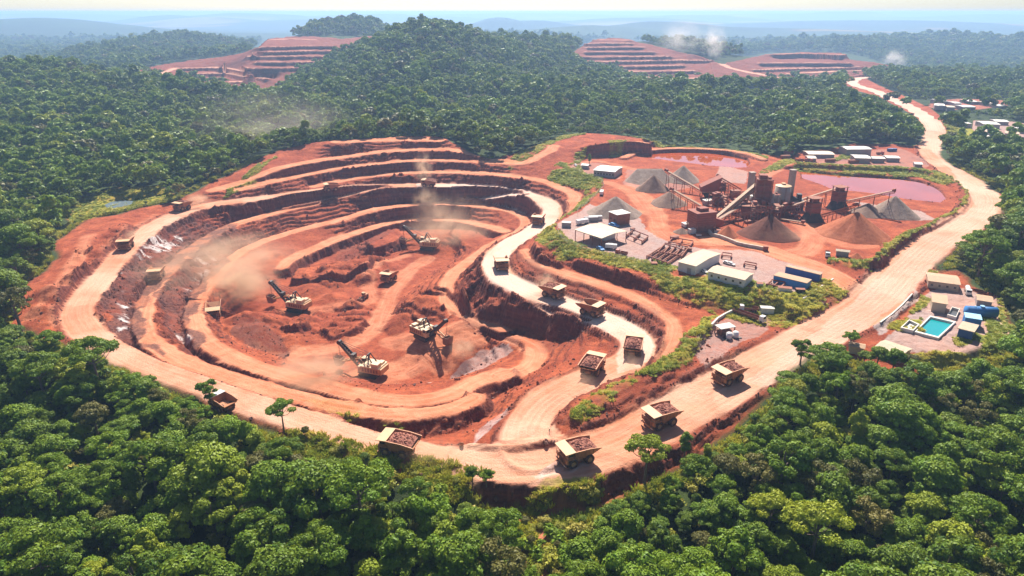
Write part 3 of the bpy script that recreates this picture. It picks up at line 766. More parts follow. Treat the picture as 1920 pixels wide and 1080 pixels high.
# ------------------------------------------------------------------ the far terraced mines: stepped hills of their own
def stepped(name, label, outline, lines, dx, zout, water_=None):
    """outline (px,py,z) and bench lines (pts, z, width) -> stepped hill patch"""
    op = [W(p[0], p[1], p[2]) for p in outline]
    x0 = min(p[0] for p in op) - 20; x1 = max(p[0] for p in op) + 20; y0 = min(p[1] for p in op) - 20; y1 = max(p[1] for p in op) + 20
    xs = np.arange(x0, x1, dx); ys = np.arange(y0, y1, dx); X, Y = np.meshgrid(xs, ys)
    z = np.zeros(X.shape, np.float32); fx = np.zeros(X.shape, bool); bn = np.zeros(X.shape, np.float32)
    wb = fbm(X, Y, 30, 3, 9)
    def seg(line, wd, mark):
        D = np.full(X.shape, 1e6); ZZ = np.zeros(X.shape)
        for a, b in zip(line[:-1], line[1:]):
            L = math.hypot(b[0] - a[0], b[1] - a[1]) + 1e-6
            t = np.clip(((X - a[0]) * (b[0] - a[0]) + (Y - a[1]) * (b[1] - a[1])) / L / L, 0, 1)
            d = np.hypot(X - a[0] - t * (b[0] - a[0]), Y - a[1] - t * (b[1] - a[1]))
            m = d < D; D[m] = d[m]; ZZ[m] = (a[2] + t * (b[2] - a[2]))[m]
        m = D < wd / 2; fx[m] = True; z[m] = ZZ[m]
        if mark: bn[:] = np.maximum(bn, np.clip((wd / 2 + 2 + wb * 3 - D) / 5, 0, 1) * mark)
    seg([W(p[0], p[1], p[2]) + (p[2],) for p in outline + outline[:1]], dx * 2, 0)
    for pts, zz, wd, drop, mk in lines:
        ln = catmull([W(p[0], p[1], p[2] if len(p) > 2 else zz) + ((p[2] if len(p) > 2 else zz),) for p in pts], 25)
        seg(ln, wd, mk)
        if drop:    # the steep face under the bench: its foot lies just in front
            seg([(q[0], q[1] - wd / 2 - drop * .35 - dx, q[2] - drop) for q in ln], dx * 1.2, 0)
    zz = relax(z, fx)
    inside = inpoly(op, X, Y)
    gy_, gx_ = np.gradient(zz, dx); rk = smooth(.35, .8, np.hypot(gx_, gy_))
    zz = zz + (fbm(X, Y, 26, 4, 71) * 1.6 + vnoise(X / 7, Y / 7, 8) * .7) * (1 - .8 * bn)
    zt = G(X, Y)
    zz = np.where(inside, zz, np.minimum(zz, zt) - 4)
    jj, ii = np.nonzero((inside[:-1, :-1] | inside[1:, 1:] | inside[1:, :-1] | inside[:-1, 1:]))
    nx = len(xs); v00 = jj * nx + ii
    ki = np.clip(np.round((GX - x0) / dx).astype(int), 0, nx - 1); kj = np.clip(np.round((GY - y0) / dx).astype(int), 0, len(ys) - 1)
    inb = (GX >= x0) & (GX <= x1) & (GY >= y0) & (GY <= y1) & inside[kj, ki]
    ZF[inb] = np.minimum(ZF[inb], zz[kj, ki][inb] - 5)
    quad = np.stack([v00, v00 + 1, v00 + nx + 1, v00 + nx], 1)
    used, inv = np.unique(quad.ravel(), return_inverse=True)
    me = bpy.data.meshes.new(name)
    me.vertices.add(len(used)); me.vertices.foreach_set('co', np.stack([X.ravel()[used], Y.ravel()[used], zz.ravel()[used]], 1).astype(np.float32).ravel())
    me.loops.add(quad.size); me.loops.foreach_set('vertex_index', inv.astype(np.int32).ravel())
    me.polygons.add(len(quad)); me.polygons.foreach_set('loop_start', np.arange(0, quad.size, 4, dtype=np.int32)); me.update(calc_edges=True)
    c1 = np.zeros((len(used), 4), np.float32); c1[:, 3] = (bn * (1 - rk)).ravel()[used]; c1[:, 0] = c1[:, 3] * .35
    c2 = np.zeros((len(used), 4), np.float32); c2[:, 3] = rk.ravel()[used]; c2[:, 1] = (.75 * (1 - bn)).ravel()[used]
    for nm, A in (('cover', c1), ('soil', c2)):
        me.attributes.new(nm, 'FLOAT_COLOR', 'POINT').data.foreach_set('color', A.ravel())
    me.materials.append(MAT_GROUND)
    o = bpy.data.objects.new(name, me); C.objects.link(o); o['kind'] = 'structure'; o['label'] = label
    return o, op
stepped('terraced_hillside', 'far red terraced mine on the hillside at the upper left',
    [(240,136,30),(300,121,36),(370,112,40),(420,107,44),(466,97,57),(484,88,70),(502,73,79),(540,69,82),(590,68,82),(640,73,78),(685,68,80),(706,68,80),(690,80,70),(640,112,44),(600,130,32),(560,143,24),(520,158,14),(500,172,6),(440,168,7),(420,160,10),(340,152,20),(290,142,26)],
    [([(510,75),(545,73),(583,74)], 78, 26, 0, .5),
     ([(490,88),(530,87),(580,86),(628,86)], 70, 9, 7.6, 1),
     ([(474,97.5),(530,96),(585,95),(640,95)], 62, 9, 7.6, 1),
     ([(466,105),(520,105),(580,104.5),(632,105)], 54, 9, 7.6, 1),
     ([(480,116),(540,116),(600,115)], 46, 9, 7.6, 1),
     ([(415,115,44),(440,121,41),(467,127,38),(520,127,38),(570,126,38)], 38, 9, 7.4, 1),
     ([(330,128),(370,127),(417,127),(450,133),(470,139)], 30.5, 10, 6.5, 1),
     ([(367,138),(417,136.5),(455,143),(500,147)], 23, 10, 6.5, 1),
     ([(285,143,27),(300,138,28),(330,128,30)], 28, 14, 0, 1),
     ([(433,153),(470,152),(505,151)], 15.5, 18, 5, 1)], 3.0, 0)
stepped('terraced_hillside', 'far stepped mine hill right of the wooded summit',
    [(1060,113,38),(1072,100,48),(1085,90,58),(1105,80,66),(1120,73,74),(1150,71,76),(1180,73,74),(1200,80,67),(1230,86,61),(1262,94,50),(1300,103,44),(1340,113,33),(1340,150,10),(1290,154,8),(1200,149,9),(1165,138,16),(1140,128,22),(1110,120,30)],
    [([(1120,74.5),(1150,74),(1178,75)], 73, 26, 0, .4),
     ([(1097,82),(1140,80.5),(1186,81)], 66.5, 9, 6.8, 1),
     ([(1102,88.5),(1150,88),(1205,88)], 59.5, 9, 7.5, 1),
     ([(1098,97),(1150,97),(1225,97)], 51.5, 9, 7.5, 1),
     ([(1082,106),(1150,106),(1255,105)], 43.5, 9, 7.5, 1),
     ([(1076,114),(1150,115),(1270,112.5),(1330,113,33)], 35.5, 9, 7.5, 1),
     ([(1150,124),(1210,123.5),(1280,122)], 27.5, 9, 7.5, 1),
     ([(1170,133),(1230,133),(1300,132)], 19.5, 11, 7, 1),
     ([(1205,144),(1250,146),(1330,147)], 11.5, 24, 0, .7)], 3.0, 0)
stepped('terraced_hillside', 'far flat topped spoil hill with three terraces at the upper right',
    [(1330,116,31),(1360,118,30),(1400,110,34),(1440,101,41),(1500,98,42.5),(1578,99.5,41.5),(1596,112,30),(1640,117,25),(1690,128,14),(1690,134,12),(1640,138,11),(1600,143,9),(1560,150,8),(1440,152,8),(1340,152,9)],
    [([(1446,101.5),(1500,100),(1572,102)], 41, 40, 11.5, .3),
     ([(1424,118),(1480,118),(1540,118),(1592,118)], 28.5, 10, 8.4, 1),
     ([(1412,130.5),(1480,128.5),(1560,127),(1630,125.5)], 19.8, 10, 6, 1),
     ([(1480,138),(1560,134),(1630,131),(1680,129)], 13.5, 14, 3, 1),
     ([(1350,117,30),(1368,127,22),(1412,137,15),(1467,146,10)], 20, 16, 0, 1),
     ([(1335,150),(1400,149),(1470,149)], 9, 20, 0, .6)], 3.0, 0)
# far clearings are bare soil and lawn, not wood
def inpx(poly):
    x_, y_, _ = project_grid(); return inpoly(poly, x_, y_)
_pg = []
def project_grid():
    if not _pg:
        dz = ZF - CAMZ; dep = np.maximum(GY * CP - dz * SP, 1.0); up = GY * SP + dz * CP
        _pg.append((960 + FPX * GX / dep, 540 - FPX * up / dep, dep))
    return _pg[0]
for poly, gcov, lawn in (([(1738,200),(1752,189),(1800,185),(1880,188),(1900,196),(1830,206),(1760,205)], .2, 0), ([(1825,226),(1900,228),(1960,238),(1960,262),(1850,258),(1822,248)], .8, 0), ([(1755,238),(1778,224),(1800,228),(1828,246),(1835,256),(1795,252)], 0, 1),
                         ([(1390,155),(1428,156),(1460,171),(1440,170)], 0, 0), ([(1735,262),(1733,236),(1710,214),(1678,198),(1650,182),(1600,168),(1584,158),(1586,145),(1614,142),(1650,161),(1700,182),(1745,203),(1776,228),(1774,258)], 0, 0)):
    m_ = inpx(poly) & (GY > 700) & (GY < 2200)
    A2[..., 0][m_] = 0; A1[..., 1][m_] = gcov; A1[..., 2][m_] = lawn
# cut the sheet into road, worked ground and wooded land
fc = np.zeros((NY - 1, NX - 1), np.int8)          # 0 wooded land, 1 worked ground, 2 road
icf = full(ic) > .5; rcf = full((ROADCELL & inside_clear).astype(np.float32)) > .5
fc[icf[:-1, :-1]] = 1
fc[rcf[:-1, :-1] & rcf[1:, 1:]] = 2
sheet('road', fc == 2, MAT_GROUND, kind='structure', label='pale dusty haul road looping round the pit')
sheet('ground', fc == 1, MAT_GROUND, kind='structure', label='red terraced ground of the open pit mine')
sheet('terrain', fc == 0, MAT_GROUND, kind='structure', label='wooded land and hills around the mine')
def water(name, pts, z, mat, label):
    P2 = [W(a, b, z) for a, b in pts]
    cen = (sum(p[0] for p in P2) / len(P2), sum(p[1] for p in P2) / len(P2))
    poly = catmull([(p[0], p[1], 0) for p in P2 + [P2[0]]], 3)[:-1]
    poly = [(cen[0] + (p[0] - cen[0]) * 1.03, cen[1] + (p[1] - cen[1]) * 1.05) for p in poly]
    me = bpy.data.meshes.new(name); me.from_pydata([(p[0], p[1], z) for p in poly], [], [list(range(len(poly)))]); me.update()
    me.materials.append(mat)
    o = bpy.data.objects.new(name, me); C.objects.link(o); o['kind'] = 'structure'; o['label'] = label
    return o
MW = water_material('red_water', (.40, .075, .020), .03)
water('water', P1, P1Z, MW, 'orange tailings pond behind the ore plant, reflecting pale sky')
water('water', P2, P2Z, MW, 'long orange tailings pond at the right of the ore plant')
water('water', LP, 1.3, water_material('clear_pond', (.16, .20, .22)), 'small pale pond in the meadow left of the pit')

mb = []; fs = []
nl = NROAD
tl = np.gradient(nl[:, :2], axis=0); tl /= np.linalg.norm(tl, axis=1, keepdims=True)
V = []; c1 = []; 
for k, p in enumerate(nl):
    w_ = 10 + 1.5 * math.sin(k * .9)
    for s_ in (-1, -.5, 0, .5, 1):
        V.append((p[0] - tl[k, 1] * w_ * s_, p[1] + tl[k, 0] * w_ * s_, p[2] + .15 - .25 * abs(s_)))
for k in range(len(nl) - 1):
    for i in range(4): fs.append((k * 5 + i, k * 5 + i + 1, k * 5 + 6 + i, k * 5 + 5 + i))
me = bpy.data.meshes.new('far_road'); me.from_pydata(V, [], fs); me.update()
for nm, col in (('cover', (1, 0, 0, 0)), ('soil', (0, 0, 0, 0)), ('track', (0, 0, 0, .7))):
    me.attributes.new(nm, 'FLOAT_COLOR', 'POINT').data.foreach_set('color', np.tile(np.array(col, np.float32), len(V)))
me.materials.append(MAT_GROUND)
o = bpy.data.objects.new('road', me); C.objects.link(o); o['kind'] = 'structure'; o['label'] = 'pale road running on through the forest to the far mine'
# ------------------------------------------------------------------ mesh helpers
class MB:
    def __init__(s): s.v = []; s.f = []; s.c = []
    def add(s, vs, fs, c=None):
        o = len(s.v); s.v += [tuple(v) for v in vs]; s.f += [tuple(i + o for i in f) for f in fs]
        if c is not None: s.c += [c] * len(vs)
        return s
    def box(s, x0, x1, y0, y1, z0, z1, M=None):
        vs = [(x, y, z) for z in (z0, z1) for x, y in ((x0, y0), (x1, y0), (x1, y1), (x0, y1))]
        if M is not None: vs = [M @ Vector(v) for v in vs]
        return s.add(vs, [(3, 2, 1, 0), (4, 5, 6, 7), (0, 1, 5, 4), (1, 2, 6, 5), (2, 3, 7, 6), (3, 0, 4, 7)])
    def hexa(s, b, t):
        """eight corners: four of the bottom, four of the top, both anticlockwise"""
        return s.add(list(b) + list(t), [(3, 2, 1, 0), (4, 5, 6, 7), (0, 1, 5, 4), (1, 2, 6, 5), (2, 3, 7, 6), (3, 0, 4, 7)])
    def frame(s, p0, p1):
        d = (Vector(p1) - Vector(p0)); L = d.length; d.normalize()
        up = Vector((0, 0, 1)) if abs(d.z) < .98 else Vector((1, 0, 0))
        a = d.cross(up).normalized(); b = a.cross(d).normalized()
        return Vector(p0), Vector(p1), a, b
    def beam(s, p0, p1, w, h=None):
        h = w if h is None else h
        p0, p1, a, b = s.frame(p0, p1)
        c = [(-a * w - b * h) / 2, (a * w - b * h) / 2, (a * w + b * h) / 2, (-a * w + b * h) / 2]
        return s.add([p0 + k for k in c] + [p1 + k for k in c], [(0, 1, 2, 3), (7, 6, 5, 4), (4, 5, 1, 0), (5, 6, 2, 1), (6, 7, 3, 2), (7, 4, 0, 3)])
    def cyl(s, p0, p1, r0, r1=None, n=12, caps=True):
        r1 = r0 if r1 is None else r1
        p0, p1, a, b = s.frame(p0, p1)
        vs = []
        for p, r in ((p0, r0), (p1, r1)):
            for k in range(n):
                t = 2 * math.pi * k / n
                vs.append(p + (a * math.cos(t) + b * math.sin(t)) * r)
        fs = [(k, k + n, (k + 1) % n + n, (k + 1) % n) for k in range(n)]
        if caps: fs += [tuple(range(n)), tuple(range(2 * n - 1, n - 1, -1))]
        return s.add(vs, fs)
    def tube(s, pts, rs, n=7):
        for (a, b, r0, r1) in zip(pts[:-1], pts[1:], rs[:-1], rs[1:]): s.cyl(a, b, r0, r1, n, False)
        return s
    def prism(s, outline, p0, p1):
        """outline of (u, v) swept along x from p0 to p1 in local y/z"""
        n = len(outline)
        vs = [(p0, u, v) for u, v in outline] + [(p1, u, v) for u, v in outline]
        return s.add(vs, [tuple(range(n))[::-1], tuple(range(n, 2 * n))] + [(k, (k + 1) % n, (k + 1) % n + n, k + n) for k in range(n)])
    def dome(s, c, rx, ry, rz, n=12, m=5):
        vs = []; fs = []
        for j in range(m):
            t = j / m * math.pi / 2
            for k in range(n):
                p = 2 * math.pi * k / n
                vs.append((c[0] + rx * math.cos(t) * math.cos(p), c[1] + ry * math.cos(t) * math.sin(p), c[2] + rz * math.sin(t)))
        vs.append((c[0], c[1], c[2] + rz))
        for j in range(m - 1):
            for k in range(n): fs.append((j * n + k, j * n + (k + 1) % n, (j + 1) * n + (k + 1) % n, (j + 1) * n + k))
        for k in range(n): fs.append(((m - 1) * n + k, (m - 1) * n + (k + 1) % n, m * n))
        return s.add(vs, fs)
    def mesh(s, name, mat, smooth=False):
        me = bpy.data.meshes.new(name); me.from_pydata(s.v, [], s.f)
        if smooth: me.polygons.foreach_set('use_smooth', [True] * len(s.f))
        me.update(); me.materials.append(mat)
        return me
    def build(s, name, mat, parent=None, smooth=False, fix=True):
        me = s.mesh(name, mat, smooth)
        if fix:
            b = bmesh.new(); b.from_mesh(me); bmesh.ops.recalc_face_normals(b, faces=b.faces); b.to_mesh(me); b.free()
        o = bpy.data.objects.new(name, me); C.objects.link(o)
        if parent: o.parent = parent
        return o
def thing(name, label, cat, loc=(0, 0, 0), rz=0.0, group=None):
    o = bpy.data.objects.new(name, None); C.objects.link(o)
    o.location = loc; o.rotation_euler = (0, 0, rz); o['label'] = label; o['category'] = cat
    o.empty_display_size = 1
    if group: o['group'] = group
    return o
def tag(o, label, cat, group=None):
    o['label'] = label; o['category'] = cat
    if group: o['group'] = group
    return o
def copy_tree(o, parent=None):
    c = o.copy(); C.objects.link(c)
    if parent: c.parent = parent
    for ch in list(o.children): copy_tree(ch, c)
    return c

# ------------------------------------------------------------------ leaves
def leaf_material(name, lo, hi, yel):
    k = NT(name)
    oi = k.n('ShaderNodeObjectInfo').outputs['Random']
    at = k.n('ShaderNodeAttribute', attribute_name='tint').outputs['Fac']
    wn_ = k.noise(.011, 4, .65)
    col = k.mix(k.ramp(k.math('ADD', k.math('MULTIPLY', oi, .55), k.math('MULTIPLY', k.ramp(wn_, .38, .64), .5)), .1, .95), lo, hi)
    col = k.mix(k.ramp(k.math('FRACT', k.math('MULTIPLY', oi, 7.31)), .84, .97), col, yel)
    col = k.mix(k.math('MULTIPLY', at, .75), col, k.mix(.5, hi, yel))
    tr = k.n('ShaderNodeBsdfTranslucent'); k.link(k.mix(.5, col, yel), tr.inputs[0])
    k.set(col, .55, spec=.22)
    ms = k.n('ShaderNodeMixShader'); ms.inputs[0].default_value = .22
    k.link(k.b.outputs[0], ms.inputs[1]); k.link(tr.outputs[0], ms.inputs[2]); k.link(ms.outputs[0], k.out.inputs[0])
    return k.m
MAT_LEAF = leaf_material('broad_leaves', (.024, .080, .007), (.18, .32, .012), (.36, .38, .022))
MAT_LEAF_DRY = leaf_material('olive_leaves', (.075, .085, .018), (.16, .15, .03), (.26, .22, .05))
MAT_LEAF_LIME = leaf_material('lime_leaves', (.17, .21, .015), (.38, .38, .04), (.46, .38, .08))
MAT_LEAF_YEL = leaf_material('young_leaves', (.07, .15, .01), (.20, .28, .02), (.34, .32, .03))
MAT_BARK = (lambda k: k.set(k.mix(k.noise(.9, 4, vec=k.objco()), (.09, .06, .045), (.24, .18, .14)), .9))(NT('bark'))

def crown_mesh(name, seed, h, r, form, ncards, card, mat):
    """leaf cards grouped in boughs through the volume of the crown; h is the tree height, r the crown radius"""
    rs = np.random.RandomState(seed)
    boughs = []
    nb = {'dome': 30, 'umbrella': 24, 'tall': 26, 'ragged': 22, 'bush': 12, 'far': 15}[form]
    for k in range(nb):
        a = rs.rand() * 2 * math.pi
        if form == 'umbrella':
            q = math.sqrt(rs.rand()); z = h * (.80 + .14 * (1 - q * q) + .06 * rs.randn() * .5); br = r * (.22 + .12 * rs.rand()); fl = .5
            c = (math.cos(a) * q * r * .9, math.sin(a) * q * r * .9, z)
        elif form == 'tall':
            t = rs.rand(); q = math.sqrt(rs.rand()) * math.sin(math.pi * (.12 + .8 * t)) ; br = r * (.34 + .2 * rs.rand()); fl = .9
            c = (math.cos(a) * q * r * .8, math.sin(a) * q * r * .8, h * (.32 + .62 * t))
        elif form == 'ragged':
            t = rs.rand(); q = math.sqrt(rs.rand()); br = r * (.2 + .2 * rs.rand()); fl = .7
            c = (math.cos(a) * q * r, math.sin(a) * q * r, h * (.45 + .5 * t * (1 - .45 * q)))
        elif form == 'bush':
            q = math.sqrt(rs.rand()); br = r * (.4 + .2 * rs.rand()); fl = .9
            c = (math.cos(a) * q * r * .7, math.sin(a) * q * r * .7, h * (.3 + .35 * rs.rand() * (1 - q * .5)))
        else:
            q = math.sqrt(rs.rand()) * .95; zz = math.sqrt(max(0, 1 - q * q)); br = r * (.22 + .2 * rs.rand()); fl = .8
            zl = zz if rs.rand() < .72 else zz * rs.rand()
            c = (math.cos(a) * q * r * .92, math.sin(a) * q * r * .92, h * .5 + zl * h * .38)
        boughs.append((np.array(c), br, fl, rs.rand()))
    wts = np.array([b[1] ** 2 for b in boughs]); wts /= wts.sum()
    V = []; F = []; T = []
    for (c, br, fl, tint), w in zip(boughs, wts):
        n = int(ncards * w)
        d = rs.randn(n, 3); d /= np.linalg.norm(d, axis=1, keepdims=True)
        d[:, 2] = np.where(d[:, 2] < -.25, -d[:, 2] * .7, d[:, 2])
        rad = br * (1 - .38 * rs.rand(n) ** 2.2) * (1 + .18 * np.sin(d[:, 0] * 7 + tint * 20) * np.cos(d[:, 1] * 6))
        p = c + d * rad[:, None] * np.array([1, 1, fl])
        nrm = d + .75 * rs.randn(n, 3) * .6 + np.array([0, 0, .25]); nrm /= np.linalg.norm(nrm, axis=1, keepdims=True)
        t = np.cross(nrm, rs.randn(n, 3)); t /= np.linalg.norm(t, axis=1, keepdims=True)
        b = np.cross(nrm, t)
        s = card * (.6 + .8 * rs.rand(n))[:, None]
        o = len(V) * 4
        q = np.stack([p - t * s, p + b * s * .62, p + t * s - nrm * s * .25, p - b * s * .62], 1)
        V.append(q.reshape(-1, 3)); T.append(np.repeat(np.clip(tint * .7 + .3 * rs.rand(n) - .1, 0, 1), 4))
    V = np.concatenate(V); T = np.concatenate(T).astype(np.float32)
    n = len(V) // 4
    me = bpy.data.meshes.new(name)
    me.vertices.add(len(V)); me.vertices.foreach_set('co', V.astype(np.float32).ravel())
    me.loops.add(len(V)); me.loops.foreach_set('vertex_index', np.arange(len(V), dtype=np.int32))
    me.polygons.add(n); me.polygons.foreach_set('loop_start', np.arange(0, len(V), 4, dtype=np.int32))
    me.update(calc_edges=True)
    at = me.attributes.new('tint', 'FLOAT', 'POINT'); at.data.foreach_set('value', T)
    me.materials.append(mat)
    return me, boughs
def trunk_mesh(name, h, r, boughs, seed, girth=1.0):
    rs = random.Random(seed); mb = MB()
    lean = Vector((rs.uniform(-.04, .04), rs.uniform(-.04, .04), 1)) * h
    tr = (.22 + h * .012) * girth
    mb.tube([Vector((0, 0, -1.0)), lean * .3, lean * .55, lean * .75], [tr * 1.35, tr * .95, tr * .75, tr * .4], 8)
    for c, br, fl, _ in boughs[::2]:
        base = lean * min(.72, max(.3, (c[2] / h) * .7))
        mid = base.lerp(Vector(c), .55) + Vector((0, 0, -.06 * h))
        mb.tube([base, mid, Vector(c)], [tr * .42, tr * .28, tr * .1], 5)
    return mb.mesh(name, MAT_BARK, True)
# near kinds: (form, height, radius, cards, card size, leaf material)
KINDS = [('dome', 17, 6.2, 9100, 0.37, MAT_LEAF), ('dome', 15, 5.2, 8050, 0.34, MAT_LEAF), ('ragged', 19, 5.6, 6300, 0.36, MAT_LEAF), ('umbrella', 18, 7.0, 7350, 0.33, MAT_LEAF),
         ('tall', 20, 4.0, 7000, 0.36, MAT_LEAF), ('dome', 13, 5.0, 7350, 0.33, MAT_LEAF_DRY), ('bush', 6, 3.2, 3150, 0.27, MAT_LEAF_LIME), ('ragged', 15, 4.6, 5250, 0.31, MAT_LEAF),
         ('ragged', 18, 5.0, 3500, 0.30, MAT_LEAF_DRY), ('dome', 12, 4.2, 6300, 0.30, MAT_LEAF_YEL), ('umbrella', 21, 8.2, 8050, 0.34, MAT_LEAF), ('tall', 16, 4.4, 6300, 0.34, MAT_LEAF)]
NEAR = []
for i, (form, h, r, nc, cs, mt) in enumerate(KINDS):
    cm, bo = crown_mesh('crown', 100 + i, h, r, form, nc, cs, mt)
    NEAR.append((cm, trunk_mesh('trunk', h, r, bo, i), h, r))
FARK = [('far', 15, 5.6, 620, 1.05, MAT_LEAF), ('far', 14, 5.0, 560, 1.0, MAT_LEAF), ('far', 17, 5.2, 560, 1.0, MAT_LEAF), ('tall', 18, 4.0, 560, 1.0, MAT_LEAF), ('far', 13, 5.4, 560, 1.0, MAT_LEAF_DRY),
        ('bush', 5, 2.8, 260, .6, MAT_LEAF_LIME), ('bush', 4, 2.6, 260, .6, MAT_LEAF)]
PROTO = bpy.data.collections.new('tree_kinds')       # kept out of the scene: only the forest's instances show
for i, (form, h, r, nc, cs, mt) in enumerate(FARK):
    cm, bo = crown_mesh('forest_crown_%02d' % i, 300 + i, h, r, form, nc, cs, mt)
    PROTO.objects.link(bpy.data.objects.new('forest_tree_%02d' % i, cm))
for i in range(len(KINDS)):
    PROTO.objects.link(bpy.data.objects.new('forest_tree_%02d' % (len(FARK) + i), NEAR[i][0]))

# ------------------------------------------------------------------ where trees stand
CLPX = [(p[0], p[1]) for p in CLEAR_PX]
def project(x, y, z):
    dz = z - CAMZ
    dep = y * CP - dz * SP
    up = y * SP + dz * CP
    return 960 + FPX * x / dep, 540 - FPX * up / dep, dep
MINEPX = {   # outlines of the far terraced mines and clearings: no trees there
 'a': [(240,136),(300,122),(370,113),(420,108),(468,98),(500,72),(590,68),(680,66),(690,80),(640,110),(600,128),(560,142),(520,158),(500,170),(440,166),(420,158),(340,150)],
 'b': [(1060,112),(1085,90),(1110,76),(1180,74),(1230,85),(1270,95),(1330,108),(1400,105),(1440,98),(1580,98),(1640,112),(1690,128),(1690,136),(1600,142),(1560,150),(1440,152),(1300,154),(1200,148),(1150,130),(1120,128)],
 'c': [(1390,154),(1440,156),(1462,172),(1430,168)],
 'd': [(1700,186),(1790,183),(1880,187),(1900,196),(1830,205),(1760,203)],
 'e': [(1770,225),(1790,220),(1900,228),(1960,232),(1960,262),(1840,258),(1790,250)],
}
FARCLEAR = [[(1580,160),(1582,146),(1614,142),(1650,161),(1700,182),(1745,203),(1776,228),(1774,258),(1733,258),(1733,236),(1710,214),(1678,198),(1650,182),(1600,168)],
            [(1735,200),(1750,188),(1800,183),(1880,186),(1905,194),(1880,203),(1800,208),(1760,206)], [(1778,240),(1785,222),(1840,222),(1925,230),(1960,240),(1960,262),(1840,262),(1795,250)],
            [(1385,163),(1390,153),(1430,156),(1462,172)]]
grass_full = M_grass; clear_b = inside_clear
meadow_px = [(130,405),(150,385),(170,375),(230,362),(300,358),(335,372),(270,392),(215,402),(165,412),(130,428)]
scrub_px = [(545,835),(600,846),(700,866),(780,885),(850,902),(920,925),(870,935),(780,912),(720,890),(640,880),(560,860)]
scrub2_px = [(960,955),(1060,945),(1130,918),(1125,960),(1090,1000),(1060,1090),(985,1090),(990,1010)]
EMB = [(840,870),(1180,880),(1150,925),(1080,955),(960,955),(880,920)]
scrub3_px = [(565,845),(640,855),(720,880),(760,905),(700,910),(620,890)]
def pip(poly, x, y): return inpoly(poly, np.array(x, float), np.array(y, float))
def sample():
    rs = np.random.RandomState(11)
    out = []
    zones = [(100, 330, 6.3), (330, 520, 6.8), (520, 950, 8.2), (950, 1700, 9.5), (1700, 3000, 12.5), (3000, 4800, 20)]
    for (ya, yb, sp) in zones:
        xm = yb * .80 + 60
        xs = np.arange(-xm, xm, sp); ys = np.arange(ya, yb, sp * .95)
        x, y = np.meshgrid(xs, ys); x = x + (np.arange(len(ys)) % 2)[:, None] * sp * .5
        x = (x + rs.uniform(-.42, .42, x.shape) * sp).ravel(); y = (y + rs.uniform(-.42, .42, y.shape) * sp).ravel()
        k = np.abs(x) < y * .80 + 60
        x, y = x[k], y[k]
        i = np.clip(((x - CX0) / DX).astype(int), 0, nxc - 1); j = np.clip(((y - CY0) / DX).astype(int), 0, nyc - 1)
        core = (x > CX0) & (x < CX1) & (y > CY0) & (y < CY1)
        xi = np.clip(np.searchsorted(XS, x), 1, NX - 1); yi = np.clip(np.searchsorted(YS, y), 1, NY - 1)
        u = (x - XS[xi - 1]) / (XS[xi] - XS[xi - 1]); v = (y - YS[yi - 1]) / (YS[yi] - YS[yi - 1])
        z = (ZF[yi - 1, xi - 1] * (1 - u) + ZF[yi - 1, xi] * u) * (1 - v) + (ZF[yi, xi - 1] * (1 - u) + ZF[yi, xi] * u) * v
        bad = core & (clear_b[j, i] | (cD[j, i] < 2.0))
        size = np.clip(np.exp(rs.normal(-.20, .34, len(x))), .40, 1.6) * (1 + .4 * fbm(x, y, 70, 3, 200))
        size = np.where((np.abs(x / y - .22) < .16) & (y > 640) & (y < 900), size * .62, size)
        px, py, dep = project(x, y, z); tx, ty, _ = project(x, y, z + 14.0 * size); t2x, t2y, _ = project(x, y, z + 9.0 * size)
        bad |= (pip(CLPX, tx, ty) | pip(CLPX, t2x, t2y)) & (y < 640)
        bad |= pip(meadow_px, px, py) | ((pip(meadow_px, tx, ty) | pip(meadow_px, t2x, t2y)) & (y < 800))
        for poly in MINEPX.values(): bad |= pip(poly, px, py) & (y > 850)
        for poly in FARCLEAR: bad |= (pip(poly, px, py) | pip(poly, tx, ty)) & (y > 700)
        sc = pip(scrub_px, px, py) | pip(scrub2_px, px, py)
        bad |= pip(scrub_px, tx, ty) | pip(scrub2_px, tx, ty) | pip(scrub_px, t2x, t2y) | pip(scrub2_px, t2x, t2y) | (pip(scrub2_px, project(x, y, z + 5.0 * size)[0], project(x, y, z + 5.0 * size)[1])) | pip(EMB, tx, ty) | pip(EMB, t2x, t2y)
        kind = np.where(sc, 1, 0)
        ok = ~bad | sc
        for t in np.nonzero(ok)[0]: out.append((x[t], y[t], z[t], px[t], py[t], dep[t], kind[t], sp, size[t]))
    return np.array(out)
TR = sample()
print('trees', len(TR))
rs = np.random.RandomState(5)
n = len(TR)
size = TR[:, 8].copy()
isb = TR[:, 6] > 0
# the 300 that show largest are trees of their own
tx_, ty_, dp_ = project(TR[:, 0], TR[:, 1], TR[:, 2] + 10)
vis = (tx_ > -20) & (tx_ < 1940) & (ty_ < 1130) & (ty_ > 0)
score = np.where(vis & ~isb, size / dp_, 0)
own = np.zeros(n, bool); own[np.argsort(-score)[:285]] = True
TREE_LABELS = ['broad domed rainforest tree with dense dark green crown in the foreground forest', 'rounded leafy tree with mid green crown in the foreground forest',
               'tall loose crowned tree with gaps between its boughs in the foreground forest', 'flat topped spreading tree with layered crown in the foreground forest',
               'slender tall tree with narrow upright crown in the foreground forest', 'olive brown leafed tree with a dull crown in the foreground forest', '', 'ragged medium tree with scattered leaf clumps in the foreground forest',
               'thin olive crowned tree with bare boughs showing in the foreground forest', 'small bright yellow green tree in the foreground forest', 'very wide flat crowned emergent tree in the foreground forest', 'egg shaped dark tree in the foreground forest']
NEARSEQ = [0, 0, 1, 1, 0, 2, 3, 1, 4, 0, 5, 7, 1, 2, 9, 3, 8, 9, 10, 11, 1, 7]
